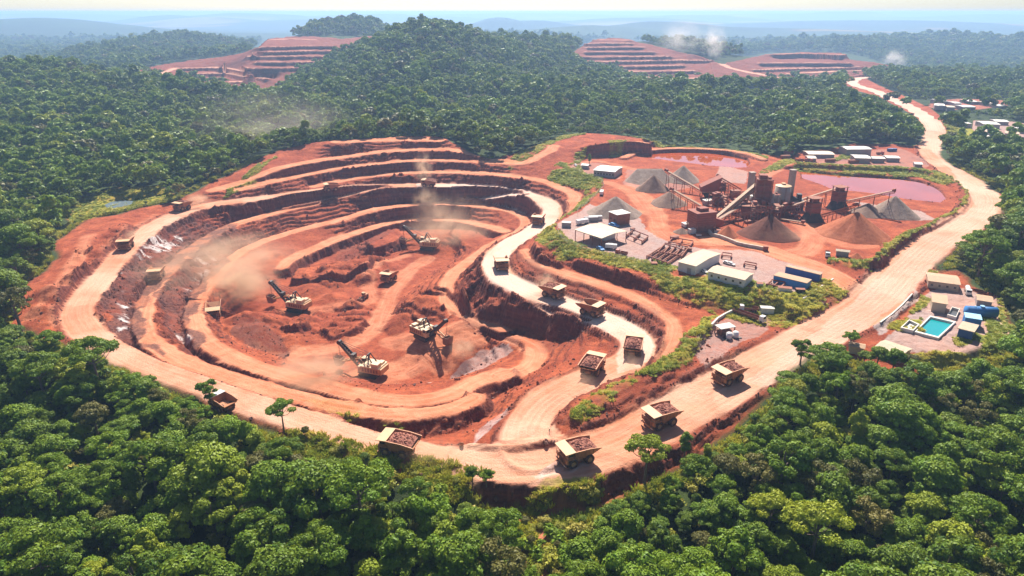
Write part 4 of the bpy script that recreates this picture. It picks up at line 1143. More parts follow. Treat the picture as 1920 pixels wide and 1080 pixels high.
def plant_tree(kind, loc, sc, rz, label, group='trees of the foreground forest', cat='tree', name='tree'):
    cm, tm, h, r = NEAR[kind]
    t = thing(name, label, cat, loc, rz, group)
    t.scale = (sc, sc, sc)
    for nm, me in (('crown', cm), ('trunk', tm)):
        o = bpy.data.objects.new(nm, me); C.objects.link(o); o.parent = t
    return t
for t in np.nonzero(own)[0]:
    k = NEARSEQ[int(rs.randint(len(NEARSEQ)))]
    plant_tree(k, (TR[t, 0], TR[t, 1], TR[t, 2] - .3), float(size[t]) * .95, rs.rand() * 6.28, TREE_LABELS[k])

for kd, px, py, sc, lab in ((0, 1642, 692, .62, 'rounded tree in front of the left end of the half hidden cream shed'), (1, 1672, 700, .75, 'leafy tree in front of the middle of the half hidden cream shed'), (5, 1704, 702, .7, 'olive tree in front of the right end of the half hidden cream shed'), (9, 1618, 686, .6, 'yellow green tree between the tan hut and the long road'),
                            (3, 533, 812, .72, 'flat crowned tree standing alone beside the front road, its top over the pale dust'), (2, 397, 762, .70, 'loose crowned tree half hiding the white roofed truck at the front road'),
                            (4, 1283, 858, .55, 'small slender tree alone on the red bank below the second loaded truck'), (3, 1208, 905, .95, 'tall tree with bare trunk and flat crown below the nearest loaded truck'),
                            (2, 1500, 684, .72, 'brownish open crowned tree at the forest corner beside the long road'), (7, 1592, 655, .70, 'spreading tree leaning over the road side left of the hidden cream shed'),
                            (1, 886, 905, .42, 'small round tree at the road bank left of the junction'), (7, 912, 912, .48, 'small ragged tree right of the round one on the road bank'),
                            (1, 1256, 332, .38, 'round dark bush tree at the right end of the large white roofed shed') if False else (4, 1105, 308, .5, 'narrow dark tree beside the large white roofed shed on the plant plateau')):
    p_ = P(px, py); plant_tree(kd, (p_.x, p_.y, p_.z - .2), sc, px * .7, lab, None)
def instancer(name, co, rot, scl, idx, coll=None, **props):
    me = bpy.data.meshes.new(name)
    me.vertices.add(len(co)); me.vertices.foreach_set('co', co.astype(np.float32).ravel())
    for nm, typ, arr, key in (('rot', 'FLOAT_VECTOR', rot, 'vector'), ('scl', 'FLOAT_VECTOR', scl, 'vector')):
        a = me.attributes.new(nm, typ, 'POINT'); a.data.foreach_set(key, arr.astype(np.float32).ravel())
    a = me.attributes.new('idx', 'INT', 'POINT'); a.data.foreach_set('value', idx.astype(np.int32))
    me.update()
    o = bpy.data.objects.new(name, me); C.objects.link(o)
    for k, v in props.items(): o[k] = v
    g = bpy.data.node_groups.new(name, 'GeometryNodeTree')
    g.interface.new_socket('Geometry', in_out='INPUT', socket_type='NodeSocketGeometry'); g.interface.new_socket('Geometry', in_out='OUTPUT', socket_type='NodeSocketGeometry')
    gi = g.nodes.new('NodeGroupInput'); go = g.nodes.new('NodeGroupOutput')
    ci = g.nodes.new('GeometryNodeCollectionInfo'); ci.inputs['Collection'].default_value = coll or PROTO
    ci.inputs['Separate Children'].default_value = True; ci.inputs['Reset Children'].default_value = True
    ip = g.nodes.new('GeometryNodeInstanceOnPoints'); ip.inputs['Pick Instance'].default_value = True
    def na(nm, dt):
        nd = g.nodes.new('GeometryNodeInputNamedAttribute'); nd.data_type = dt; nd.inputs['Name'].default_value = nm
        return [q for q in nd.outputs if q.enabled and q.name == 'Attribute'][0]
    L = g.links.new
    L(gi.outputs[0], ip.inputs['Points']); L(ci.outputs[0], ip.inputs['Instance'])
    L(na('idx', 'INT'), ip.inputs['Instance Index']); L(na('rot', 'FLOAT_VECTOR'), ip.inputs['Rotation']); L(na('scl', 'FLOAT_VECTOR'), ip.inputs['Scale'])
    L(ip.outputs[0], go.inputs[0])
    md = o.modifiers.new('scatter', 'NODES'); md.node_group = g
    return o
rest = ~own
T2_ = TR[rest]; s2 = size[rest]; b2 = isb[rest]
m_ = len(T2_)
idx = rs.choice([0, 0, 0, 1, 1, 1, 2, 2, 2, 2, 4, 3], m_)
near = T2_[:, 5] < 430
seq = np.array(NEARSEQ); idx = np.where(near, len(FARK) + seq[rs.randint(len(seq), size=m_)], idx)
idx = np.where(b2, np.where(rs.rand(m_) < .8, len(FARK) + 6, len(FARK) + 9), idx)
s2 = np.where(b2, s2 * rs.uniform(.25, .6, m_), s2)
s2 = s2 * np.where(T2_[:, 7] > 11, T2_[:, 7] / 10.5, 1.0)
rot = np.stack([rs.normal(0, .04, m_), rs.normal(0, .04, m_), rs.rand(m_) * 6.28], 1)
wide = rs.uniform(.9, 1.15, m_)
instancer('forest', T2_[:, :3] - np.array([0, 0, .4]), rot, np.stack([s2 * wide, s2 * wide, s2 * rs.uniform(.85, 1.15, m_)], 1), idx,
          kind='stuff', label='dense green rainforest covering the hills around the mine', category='forest')
# ------------------------------------------------------------------ paints and metals
def paint(name, col, dirt=(.46, .19, .10), amt=.5, rough=.6, metal=0.0, scale=.5, spec=.35):
    k = NT(name)
    n1 = k.noise(scale, 5, .65, vec=k.objco()); n2 = k.noise(scale * 6, 3, .6, vec=k.objco())
    c = k.mix(k.math('MULTIPLY', k.ramp(n1, .38, .68), amt), col, dirt)
    c = k.mix(k.math('MULTIPLY', k.ramp(n2, .5, .75), amt * .5), c, tuple(q * .55 for q in dirt))
    return k.set(c, rough, metal, spec, bump=n2, bstr=.15, bdist=.03)
def sheetroof(name, col, dirt, amt=.45, pitch=4.0):
    k = NT(name)
    w = k.n('ShaderNodeTexWave'); w.inputs['Scale'].default_value = pitch; w.bands_direction = 'X'
    k.link(k.objco(), w.inputs['Vector'])
    n1 = k.noise(.22, 5, .65, vec=k.mapped(k.objco(), (1, .35, 1))); n2 = k.noise(1.4, 4, .6, vec=k.objco())
    c = k.mix(k.math('MULTIPLY', k.ramp(n1, .35, .7), amt), col, dirt)
    c = k.mix(k.math('MULTIPLY', k.ramp(n2, .5, .7), amt * .4), c, tuple(q * .5 for q in dirt))
    c = k.mix(k.math('MULTIPLY', k.ramp(w.outputs['Fac'], .1, .4), .12), tuple(q * .6 for q in col), c) if False else c
    return k.set(c, .5, 0, .4, bump=w.outputs['Fac'], bstr=.5, bdist=.08)
M_TRUCK = paint('dusty_yellow_paint', (.44, .20, .085), (.40, .15, .075), .85, .65)
M_TRUCKD = paint('grimy_brown_steel', (.22, .10, .055), (.38, .16, .085), .7, .75)
M_CANOPY = paint('pale_tan_plate', (.60, .38, .19), (.48, .22, .115), .55, .6)  # tan plate, paler than the truck body paint
M_BED = paint('worn_bed_steel', (.46, .20, .09), (.30, .12, .06), .6, .6, .1)
M_TYRE = paint('dusty_rubber', (.05, .035, .03), (.26, .12, .075), .6, .9)
M_RIM = paint('wheel_rim', (.45, .27, .13), (.3, .13, .07), .6, .6)
M_GLASS = NT('dark_glass').set((.02, .025, .03), .08, 0, .6)
M_LAMP = NT('lamp_lens').set((.85, .82, .7), .2, 0, .5)
M_ORE = (lambda k: k.set(k.mix(k.ramp(k.noise(1.3, 5, .7, vec=k.objco()), .35, .65), (.17, .05, .035), (.52, .22, .15)), .95, bump=k.noise(2.5, 4, .7, vec=k.objco()), bstr=1, bdist=.35))(NT('broken_ore'))
M_CREAM = paint('cream_machine_paint', (.66, .48, .29), (.54, .27, .14), .55, .5)
M_TAN = paint('tan_machine_paint', (.60, .33, .14), (.42, .18, .09), .6, .6)
M_DARK = paint('dark_greased_steel', (.030, .024, .024), (.13, .06, .04), .45, .55)
M_RUST = paint('rust_red_steel', (.30, .070, .035), (.16, .055, .04), .6, .75)
M_RUST2 = paint('rusty_girder', (.34, .12, .065), (.14, .055, .04), .6, .8)
M_ROOFC = sheetroof('cream_sheet_roof', (.58, .46, .31), (.50, .30, .17), .5)
M_ROOFW = sheetroof('white_sheet_roof', (.66, .62, .55), (.58, .45, .34), .35)
M_ROOFT = sheetroof('tan_sheet_roof', (.54, .33, .18), (.42, .22, .12), .5)
M_WALLW = sheetroof('pale_sheet_wall', (.62, .62, .60), (.5, .36, .27), .4, 2.5)
M_WALLG = sheetroof('grey_sheet_wall', (.33, .31, .31), (.32, .2, .15), .5, 2.5)
M_WALLB = sheetroof('cream_block_wall', (.55, .44, .32), (.42, .25, .16), .5, 2.5)
M_BLUE = sheetroof('blue_sheet_wall', (.020, .20, .52), (.16, .2, .3), .3, 3.0)
M_BLUED = sheetroof('deep_blue_wall', (.012, .085, .30), (.12, .12, .2), .3, 3.0)
M_BLUEL = paint('pale_blue_paint', (.30, .58, .80), (.5, .45, .4), .3, .5)
M_CONC = paint('concrete', (.40, .345, .29), (.36, .20, .13), .6, .9)
M_CONCL = paint('pale_concrete', (.68, .63, .56), (.52, .36, .26), .4, .9)
M_WHITE = paint('white_vehicle_paint', (.78, .77, .74), (.5, .28, .18), .3, .35)
M_REDP = paint('red_vehicle_paint', (.42, .06, .04), (.4, .18, .1), .4, .5)
M_BLUEP = paint('blue_vehicle_paint', (.03, .26, .60), (.3, .2, .15), .25, .4)
M_TIMB = paint('weathered_boards', (.56, .47, .38), (.3, .2, .14), .6, .9)

def heading(a, b):
    """yaw so that local +Y runs from ground pixel a to ground pixel b"""
    p, q = P(*a), P(*b); d = q - p
    return math.atan2(-d.x, d.y)

# ------------------------------------------------------------------ haul truck, front towards +Y
def wheel(x, y, r, w, parent, wide=1):
    mb = MB()
    prof = [(-w / 2, r * .82), (-w / 2 * .86, r * .97), (-w * .3, r), (w * .3, r), (w / 2 * .86, r * .97), (w / 2, r * .82), (w / 2, r * .5), (-w / 2, r * .5)]
    n = 22; vs = []; fs = []
    for k in range(n):
        t = 2 * math.pi * k / n
        for i, (u, q) in enumerate(prof):
            qq = q - (.05 * r if (k % 2 and 1 < i < 4) else 0)
            vs.append((u, math.cos(t) * qq, math.sin(t) * qq))
    m = len(prof)
    for k in range(n):
        for i in range(m): fs.append((k * m + i, k * m + (i + 1) % m, ((k + 1) % n) * m + (i + 1) % m, ((k + 1) % n) * m + i))
    mb.add(vs, fs)
    o = mb.build('wheel', M_TYRE, parent, True); o.location = (x, y, r)
    s = 1 if x > 0 else -1
    rim = MB().cyl((-w * .42, 0, 0), (w * .42, 0, 0), r * .52, r * .52, 16).cyl((s * w * .40, 0, 0), (s * w * .52, 0, 0), r * .28, r * .22, 12).build('rim', M_RIM, o)
    return o
def heap_mesh(mb, x0, x1, y0, y1, zf, hmax, nx=16, ny=18, seed=1, skew=.0):
    rs_ = random.Random(seed); vs = []; fs = []
    for j in range(ny + 1):
        for i in range(nx + 1):
            u = i / nx * 2 - 1; v = j / ny * 2 - 1
            q = max(0, 1 - (u * u) ** 1.1) * max(0, 1 - ((v - skew) ** 2) ** 1.3)
            z = zf(v) + hmax * q ** .7 + rs_.uniform(-.16, .16) * (1 if abs(u) < .95 else .3)
            vs.append(((x0 + x1) / 2 + u * (x1 - x0) / 2, (y0 + y1) / 2 + v * (y1 - y0) / 2, z))
    for j in range(ny):
        for i in range(nx): fs.append((j * (nx + 1) + i, j * (nx + 1) + i + 1, (j + 1) * (nx + 1) + i + 1, (j + 1) * (nx + 1) + i))
    mb.add(vs, fs)
    for k in range(60):     # single boulders on the heap
        u, v = rs_.uniform(-.8, .8), rs_.uniform(-.8, .8)
        q = max(0, 1 - (u * u) ** 1.1) * max(0, 1 - ((v - skew) ** 2) ** 1.3)
        c = Vector(((x0 + x1) / 2 + u * (x1 - x0) / 2, (y0 + y1) / 2 + v * (y1 - y0) / 2, zf(v) + hmax * q ** .7))
        s_ = rs_.uniform(.15, .38)
        M_ = Matrix.Translation(c) @ Matrix.Rotation(rs_.uniform(0, 3), 4, Vector((rs_.random(), rs_.random(), rs_.random() + .01)))
        mb.box(-s_, s_, -s_ * .8, s_ * .8, -s_ * .6, s_ * .6, M_)
def make_truck(loaded=True, canopy=None):
    t = thing('haul_truck', 'haul truck', 'haul truck')
    ch = MB().box(-1.15, -.5, -5.0, 5.4, 1.5, 2.5).box(.5, 1.15, -5.0, 5.4, 1.5, 2.5).box(-1.1, 1.1, 4.2, 5.5, 1.4, 2.4).cyl((-3.2, -2.7, 1.8), (3.2, -2.7, 1.8), .7, .7, 12).cyl((-3.0, 3.5, 1.8), (3.0, 3.5, 1.8), .4, .4, 10)
    ch.box(-.9, .9, -5.6, -4.6, 1.7, 2.9).beam((-.8, -4.4, 2.6), (-.8, -.8, 3.0), .4).beam((.8, -4.4, 2.6), (.8, -.8, 3.0), .4)
    ch.build('chassis', M_TRUCKD, t)
    fr = MB().box(-1.7, 1.7, 4.9, 6.1, 1.7, 4.0).box(-3.7, -1.75, 2.0, 6.0, 3.75, 4.02).box(1.75, 3.7, 2.0, 6.0, 3.75, 4.02).box(-1.72, 1.72, 2.0, 4.85, 3.75, 4.0)
    for s in (-1, 1):
        a, b = sorted((s * 2.0, s * 3.75))
        fr.hexa([(a, 5.35, 2.4), (b, 5.35, 2.4), (b, 5.5, 3.72), (a, 5.5, 3.72)], [(a, 6.05, 2.4), (b, 6.05, 2.4), (b, 6.0, 3.72), (a, 6.0, 3.72)])
        fr.hexa([(a, 1.3, 2.7), (b, 1.3, 2.7), (b, 1.7, 2.7), (a, 1.7, 2.7)], [(a, 1.5, 3.72), (b, 1.5, 3.72), (b, 2.0, 3.72), (a, 2.0, 3.72)])
    fr.box(-3.6, 3.6, 6.12, 6.45, 1.15, 1.75)
    fr.build('front_deck', M_TRUCK, t)
    gr = MB()
    for k in range(9): gr.box(-1.4 + k * .33, -1.25 + k * .33, 6.13, 6.2, 1.95, 3.8)
    gr.build('grille', M_DARK, t)
    st = MB()
    for s in (-1, 1):
        st.beam((s * 1.95, 6.3, 1.4), (s * 1.95, 6.3, 4.1), .1).beam((s * 2.7, 6.3, 1.4), (s * 2.7, 6.3, 4.1), .1)
        for k in range(7): st.beam((s * 1.95, 6.3, 1.6 + k * .38), (s * 2.7, 6.3, 1.6 + k * .38), .09)
    st.build('ladder', M_TRUCKD, t)
    rl = MB()
    for x in (-3.65, 3.65):
        for y in (2.2, 4.1, 5.9): rl.beam((x, y, 4.0), (x, y, 5.05), .07)
        rl.beam((x, 2.2, 5.05), (x, 5.9, 5.05), .07).beam((x, 2.2, 4.55), (x, 5.9, 4.55), .05)
    rl.beam((-1.1, 5.95, 5.0), (3.65, 5.95, 5.0), .07).beam((-1.1, 5.95, 4.5), (3.65, 5.95, 4.5), .05)
    rl.build('handrail', M_TRUCK, t)
    cb = MB().hexa([(-3.4, 3.2, 4.03), (-1.3, 3.2, 4.03), (-1.3, 5.6, 4.03), (-3.4, 5.6, 4.03)], [(-3.3, 3.3, 5.75), (-1.4, 3.3, 5.75), (-1.4, 5.3, 5.75), (-3.3, 5.3, 5.75)]).build('cab', M_TRUCK, t)
    MB().hexa([(-3.25, 5.50, 4.75), (-1.45, 5.50, 4.75), (-1.45, 5.62, 4.75), (-3.25, 5.62, 4.75)], [(-3.2, 5.33, 5.6), (-1.5, 5.33, 5.6), (-1.5, 5.45, 5.6), (-3.2, 5.45, 5.6)]).box(-3.46, -3.36, 3.5, 5.2, 4.75, 5.55).box(-1.42, -1.32, 3.5, 5.2, 4.75, 5.55).build('window', M_GLASS, cb)
    MB().box(1.2, 3.2, 2.9, 4.6, 4.03, 5.1).box(1.5, 2.9, 4.7, 5.3, 4.03, 4.6).build('control_cabinet', M_TRUCKD, t)
    for s in (-1, 1):
        MB().cyl((s * 2.5, 6.46, 1.45), (s * 2.5, 6.52, 1.45), .2, .2, 12).cyl((s * 3.1, 6.46, 1.45), (s * 3.1, 6.52, 1.45), .2, .2, 12).build('headlight', M_LAMP, t)
    MB().cyl((2.2, -.6, 2.0), (2.2, 1.4, 2.0), .75, .75, 14).build('fuel_tank', M_TRUCKD, t)
    MB().cyl((-2.2, -.6, 2.0), (-2.2, 1.4, 2.0), .75, .75, 14).build('hydraulic_tank', M_TRUCKD, t)
    for x in (-3.05, 3.05): wheel(x, 3.5, 1.8, 1.25, t)
    for x in (-3.2, -1.75, 1.75, 3.2): wheel(x, -2.7, 1.8, 1.2, t)
    # the dump body: floor, flared sides, headboard, all with plate thickness, and the canopy over the cab
    bd = MB()
    fl = [(-6.6, 4.5), (-2.6, 3.05), (2.3, 2.95)]            # floor line (y, z)
    hx = 3.05
    for (ya, za), (yb, zb) in zip(fl[:-1], fl[1:]):
        bd.hexa([(-hx, ya, za - .3), (hx, ya, za - .3), (hx, yb, zb - .3), (-hx, yb, zb - .3)], [(-hx, ya, za), (hx, ya, za), (hx, yb, zb), (-hx, yb, zb)])
    tp = [(-6.9, 5.35), (-2.6, 6.15), (2.9, 6.45)]
    for s in (-1, 1):
        for (ya, za), (yb, zb), (yc, zc), (yd, zd) in zip(fl[:-1], fl[1:], tp[:-1], tp[1:]):
            bd.hexa([(s * (hx - .02), ya, za - .25), (s * (hx + .16), ya, za - .25), (s * (hx + .16), yb, zb - .25), (s * (hx - .02), yb, zb - .25)],
                    [(s * 3.80, yc, zc), (s * 3.98, yc, zc), (s * 3.98, yd, zd), (s * 3.80, yd, zd)])
        for k in range(6):       # stiffening ribs
            f = k / 5 * .92 + .04; y = -6.0 + f * 8.3
            zb_ = np.interp(y, [q[0] for q in fl], [q[1] for q in fl]); zt_ = np.interp(y, [q[0] for q in tp], [q[1] for q in tp])
            bd.beam((s * (hx + .2), y, zb_ - .2), (s * 4.02, y, zt_ - .1), .22)
        bd.beam((s * 3.95, -6.9, 5.38), (s * 3.95, -2.6, 6.18), .34).beam((s * 3.95, -2.6, 6.18), (s * 3.95, 2.9, 6.48), .34)
    bd.hexa([(-3.1, 2.2, 2.9), (3.1, 2.2, 2.9), (3.1, 2.45, 2.9), (-3.1, 2.45, 2.9)], [(-3.85, 2.8, 6.45), (3.85, 2.8, 6.45), (3.85, 3.05, 6.45), (-3.85, 3.05, 6.45)])
    b_ = bd.build('dump_body', M_BED, t)
    MB().hexa([(-4.1, 2.75, 6.48), (4.1, 2.75, 6.48), (4.0, 6.5, 6.3), (-4.0, 6.5, 6.3)], [(-4.1, 2.75, 6.7), (4.1, 2.75, 6.7), (4.0, 6.5, 6.52), (-4.0, 6.5, 6.52)]).build('canopy', canopy or M_CANOPY, t)
    if loaded:
        mb = MB(); heap_mesh(mb, -3.5, 3.5, -5.9, 2.75, lambda v: 5.55 - .45 * (v < 0) * (-v), 1.35, seed=3, skew=.08)
        mb.build('ore_load', M_ORE, t)
    return t
T_full = make_truck(True); T_empty = make_truck(False); T_white = make_truck(False, M_WHITE)
TRUCKS = [   # ground pixel under the rear, under the front, kind, label
    ((1107,857),(1058,870),1,'loaded haul truck with reddish ore heap at the road junction nearest the forest'),
    ((1262,786),(1216,802),1,'loaded haul truck driving down the long straight road behind the nearest one'),
    ((1387,705),(1345,722),1,'loaded haul truck farthest up the long straight road with dark shaded front'),
    ((1184,673),(1190,650),1,'loaded haul truck seen from behind on the bend of the winding road'),
    ((1102,708),(1118,688),1,'loaded haul truck seen from behind just below the bend of the winding road'),
    ((772,853),(726,845),1,'loaded haul truck with pale dusty body on the front rim road, heading left'),
    ((1020,551),(1052,561),1,'haul truck with reddish dump body under the terrace wall, first before the bend'),
    ((1092,584),(1124,594),0,'empty haul truck with pale canopy heading down the winding road towards the bend'),
    ((937,495),(943,510),0,'empty haul truck facing the viewer on the pale curve right of the pit'),
    ((1015,412),(1004,426),0,'haul truck on the pale road beside the grassy plant slope'),
    ((812,351),(797,350),1,'haul truck raising a dust plume on the far road under the back wall'),
    ((632,356),(612,358),0,'haul truck on the far road at the left end of the back wall'),
    ((352,391),(335,396),1,'dark haul truck on the upper left rim road near the small pond'),
    ((243,459),(232,472),0,'empty haul truck coming down the left rim road beside the red dump'),
    ((300,514),(290,529),0,'empty haul truck on the second bench road of the left pit side'),
    ((404,577),(400,596),0,'empty haul truck facing the viewer on the third bench road beside the left shovel'),
    ((740,521),(720,534),0,'small pale haul truck waiting on the open pit floor'),
    ((430,772),(408,761),2,'white roofed truck half hidden by a roadside tree on the front rim road')]
first = {0: T_empty, 1: T_full, 2: T_white}; used = set()
for a, b, kd, lab in TRUCKS:
    o = first[kd] if kd not in used else copy_tree(first[kd])
    used.add(kd)
    pa, pb = P(*a), P(*b); c = (pa + pb) / 2
    rz = heading(a, b)
    d = Vector((-math.sin(rz), math.cos(rz), 0))
    za = H(*(c - d * 3)[:2]); zb = H(*(c + d * 3.5)[:2])
    o.location = (c.x, c.y, max(H(c.x, c.y), (za + zb) / 2) + .05)
    o.rotation_euler = (math.atan2(zb - za, 6.5), 0, rz)
    if kd == 2: o.scale = (.8, .8, .8)
    o['label'] = lab; o['group'] = 'haul trucks of the mine'

# ------------------------------------------------------------------ rope shovel, digging towards +Y
def make_shovel():
    t = thing('mining_shovel', 'shovel', 'excavator')
    for s in (-1, 1):
        out = [(-5.6, .9), (-5.1, .25), (-4.4, 0), (4.4, 0), (5.1, .25), (5.6, .9), (5.3, 1.7), (4.6, 2.1), (-4.6, 2.1), (-5.3, 1.7)]
        a, b = sorted((s * 2.2, s * 4.2))
        tr = MB().prism(out, a, b)
        for k in range(22): tr.box(a - .06, b + .06, -4.9 + k * .45, -4.62 + k * .45, 2.1, 2.19)
        tr = tr.build('crawler_track', M_DARK, t)
    MB().box(-2.25, 2.25, -3, 3, .7, 2.2).cyl((0, 0, 2.2), (0, 0, 2.8), 3.2, 3.2, 24).build('undercarriage', M_DARK, t)
    MB().box(-4.9, 4.9, -8.0, 5.2, 2.8, 3.5).box(-5.3, -4.92, -7.6, 4.8, 3.2, 3.45).box(4.92, 5.3, -7.6, 4.8, 3.2, 3.45).build('turntable_deck', M_DARK, t)
    hs = MB().box(-4.7, 4.7, -7.8, 3.4, 3.52, 7.0).box(-4.0, 4.0, -9.0, -7.82, 3.4, 6.6).build('machinery_house', M_TAN, t)
    MB().box(-4.8, 4.8, -7.9, 3.5, 7.02, 7.22).box(-4.2, -.5, -7.2, -3.0, 7.24, 9.3).box(.6, 3.9, -7.0, -4.4, 7.24, 8.3).box(-3.9, 3.7, -1.6, -.2, 7.24, 7.9).build('roof', M_CREAM, hs)
    lv = MB()
    for k in range(6): lv.box(-4.86, -4.72, -7.2 + k * 1.7, -6.1 + k * 1.7, 4.3, 6.3).box(4.72, 4.86, -7.2 + k * 1.7, -6.1 + k * 1.7, 4.3, 6.3)
    lv.build('louvre', M_TRUCKD, hs)
    cb = MB().box(1.6, 4.7, 3.6, 6.6, 5.4, 8.4).box(1.9, 4.5, 3.7, 6.2, 3.52, 5.38).build('cab', M_CREAM, t)
    MB().box(1.8, 4.5, 6.62, 6.7, 6.4, 8.1).box(4.72, 4.8, 3.9, 6.3, 6.4, 8.1).box(1.5, 1.58, 3.9, 6.3, 6.4, 8.1).build('window', M_GLASS, cb)
    MB().box(-4.6, -1.6, 3.6, 5.2, 3.52, 6.6).build('stair_house', M_CREAM, t)
    g = MB()
    for s in (-1, 1):
        g.beam((s * 2.2, 2.6, 7.2), (s * 1.3, .6, 12.6), .55).beam((s * 2.2, -3.2, 7.2), (s * 1.3, .4, 12.6), .45)
    g.beam((-1.5, .5, 12.6), (1.5, .5, 12.6), .6)
    for k in (8.6, 10.2): g.beam((-2, 2.2 - (k - 7.2) * .3, k), (2, 2.2 - (k - 7.2) * .3, k), .25)
    g.build('gantry', M_DARK, t)
    bm = MB(); f0 = Vector((0, 4.6, 3.4)); f1 = Vector((0, 18.2, 16.4))
    for s in (-1, 1):
        bm.beam(f0 + Vector((s * 1.9, 0, 0)), f1 + Vector((s * .7, 0, 0)), .62, 1.5)
    for k in range(11):
        q = f0.lerp(f1, (k + .5) / 11); w_ = 1.9 - 1.2 * (k + .5) / 11
        bm.beam(q + Vector((-w_, 0, 0)), q + Vector((w_, 0, 0)), .5, .9)
    bm.cyl(f1 + Vector((-1.1, .3, .2)), f1 + Vector((1.1, .3, .2)), 1.2, 1.2, 18)
    m5 = f0.lerp(f1, .42); bm.box(-1.6, 1.6, m5.y - 1.2, m5.y + .8, m5.z + .3, m5.z + 2.2)
    bm.build('boom', M_DARK, t)
    hd = MB(); h0 = Vector((0, 6.2, 9.4)); h1 = Vector((0, 17.6, 5.4))
    for s in (-1, 1): hd.beam(h0 + Vector((s * 1.15, 0, 0)), h1 + Vector((s * 1.15, 0, 0)), .5, .8)
    for k in range(4):
        q = h0.lerp(h1, k / 3.2); hd.beam(q + Vector((-1.2, 0, 0)), q + Vector((1.2, 0, 0)), .4)
    hd.build('dipper_handle', M_TAN, t)
    bk = MB()
    B0 = h1 + Vector((0, .3, .3))
    def q(x, y, z): return (x, B0.y + y, B0.z + z)
    bk.hexa([q(-2.2, .0, -2.9), q(2.2, .0, -2.9), q(2.2, .35, -2.9), q(-2.2, .35, -2.9)], [q(-2.2, -.2, 1.2), q(2.2, -.2, 1.2), q(2.2, .2, 1.2), q(-2.2, .2, 1.2)])
    bk.hexa([q(-2.2, 3.1, -2.7), q(2.2, 3.1, -2.7), q(2.2, 3.4, -2.7), q(-2.2, 3.4, -2.7)], [q(-2.2, 3.9, 1.7), q(2.2, 3.9, 1.7), q(2.2, 4.2, 1.7), q(-2.2, 4.2, 1.7)])
    for s in (-1, 1):
        a, b = sorted((s * 2.2, s * 1.9))
        bk.hexa([q(a, .2, -2.9), q(b, .2, -2.9), q(b, 3.3, -2.7), q(a, 3.3, -2.7)], [q(a, 0, 1.2), q(b, 0, 1.2), q(b, 4.1, 1.7), q(a, 4.1, 1.7)])
    bk.box(-2.1, 2.1, B0.y + .2, B0.y + 3.3, B0.z - 2.95, B0.z - 2.6)
    for k in range(5): bk.hexa([q(-2 + k * .9, 3.9, 1.6), q(-1.6 + k * .9, 3.9, 1.6), q(-1.6 + k * .9, 4.3, 1.6), q(-2 + k * .9, 4.3, 1.6)], [q(-1.9 + k * .9, 4.3, 2.6), q(-1.7 + k * .9, 4.3, 2.6), q(-1.7 + k * .9, 4.5, 2.6), q(-1.9 + k * .9, 4.5, 2.6)])
    bk.beam(q(-2.2, 1.2, 1.3), q(0, 1.0, 3.2), .3).beam(q(2.2, 1.2, 1.3), q(0, 1.0, 3.2), .3)
    bk.build('dipper_bucket', M_TRUCKD, t)
    rp = MB()
    for s in (-1, 1):
        rp.cyl((s * .4, f1.y + 1.2, f1.z), (s * .25, B0.y + 1.0, B0.z + 3.2), .07, .07, 5, False)
        rp.cyl((s * 1.1, .5, 12.7), (s * .7, f1.y - .3, f1.z + .9), .09, .09, 5, False)
        rp.cyl((s * .5, -2.0, 7.3), (s * .4, f1.y, f1.z + 1.3), .07, .07, 5, False)
    rp.build('rope', M_DARK, t)
    return t
sv = make_shovel()
SHOVELS = [((558,582),(500,572),.95,'cream rope shovel with white roof digging in dust on the left pit floor'),
           ((696,703),(640,692),.92,'cream rope shovel nearest the viewer, its bucket low at a dusty bank'),
           ((797,634),(845,650),.92,'tan rope shovel on the pit floor with its boom reaching right'),
           ((803,467),(765,462),1.0,'rope shovel in the far alcove of the pit with its boom raised left')]
for i, (a, b, sc, lab) in enumerate(SHOVELS):
    o = sv if i == 0 else copy_tree(sv)
    p = P(*a); o.location = (p.x, p.y, p.z + .05); o.rotation_euler = (0, 0, heading(a, b)); o.scale = (sc, sc, sc)
    o['label'] = lab; o['group'] = 'rope shovels in the pit'

# ------------------------------------------------------------------ smaller vehicles
def make_pickup(mat):
    t = thing('car', 'car', 'car')
    MB().hexa([(-.9, -2.4, .45), (.9, -2.4, .45), (.9, 2.4, .45), (-.9, 2.4, .45)], [(-.92, -2.45, 1.05), (.92, -2.45, 1.05), (.88, 2.35, .98), (-.88, 2.35, .98)]).hexa([(-.85, -1.7, 1.05), (.85, -1.7, 1.05), (.85, 1.0, 1.05), (-.85, 1.0, 1.05)], [(-.72, -1.4, 1.62), (.72, -1.4, 1.62), (.72, .4, 1.62), (-.72, .4, 1.62)]).build('body', mat, t)
    MB().hexa([(-.86, -1.55, 1.12), (.86, -1.55, 1.12), (.86, .88, 1.12), (-.86, .88, 1.12)], [(-.745, -1.36, 1.54), (.745, -1.36, 1.54), (.745, .42, 1.54), (-.745, .42, 1.54)]).build('window', M_GLASS, t)
    for x in (-.85, .85):
        for y in (-1.5, 1.5): MB().cyl((x - .12, y, .36), (x + .12, y, .36), .36, .36, 14).build('wheel', M_TYRE, t)
    return t
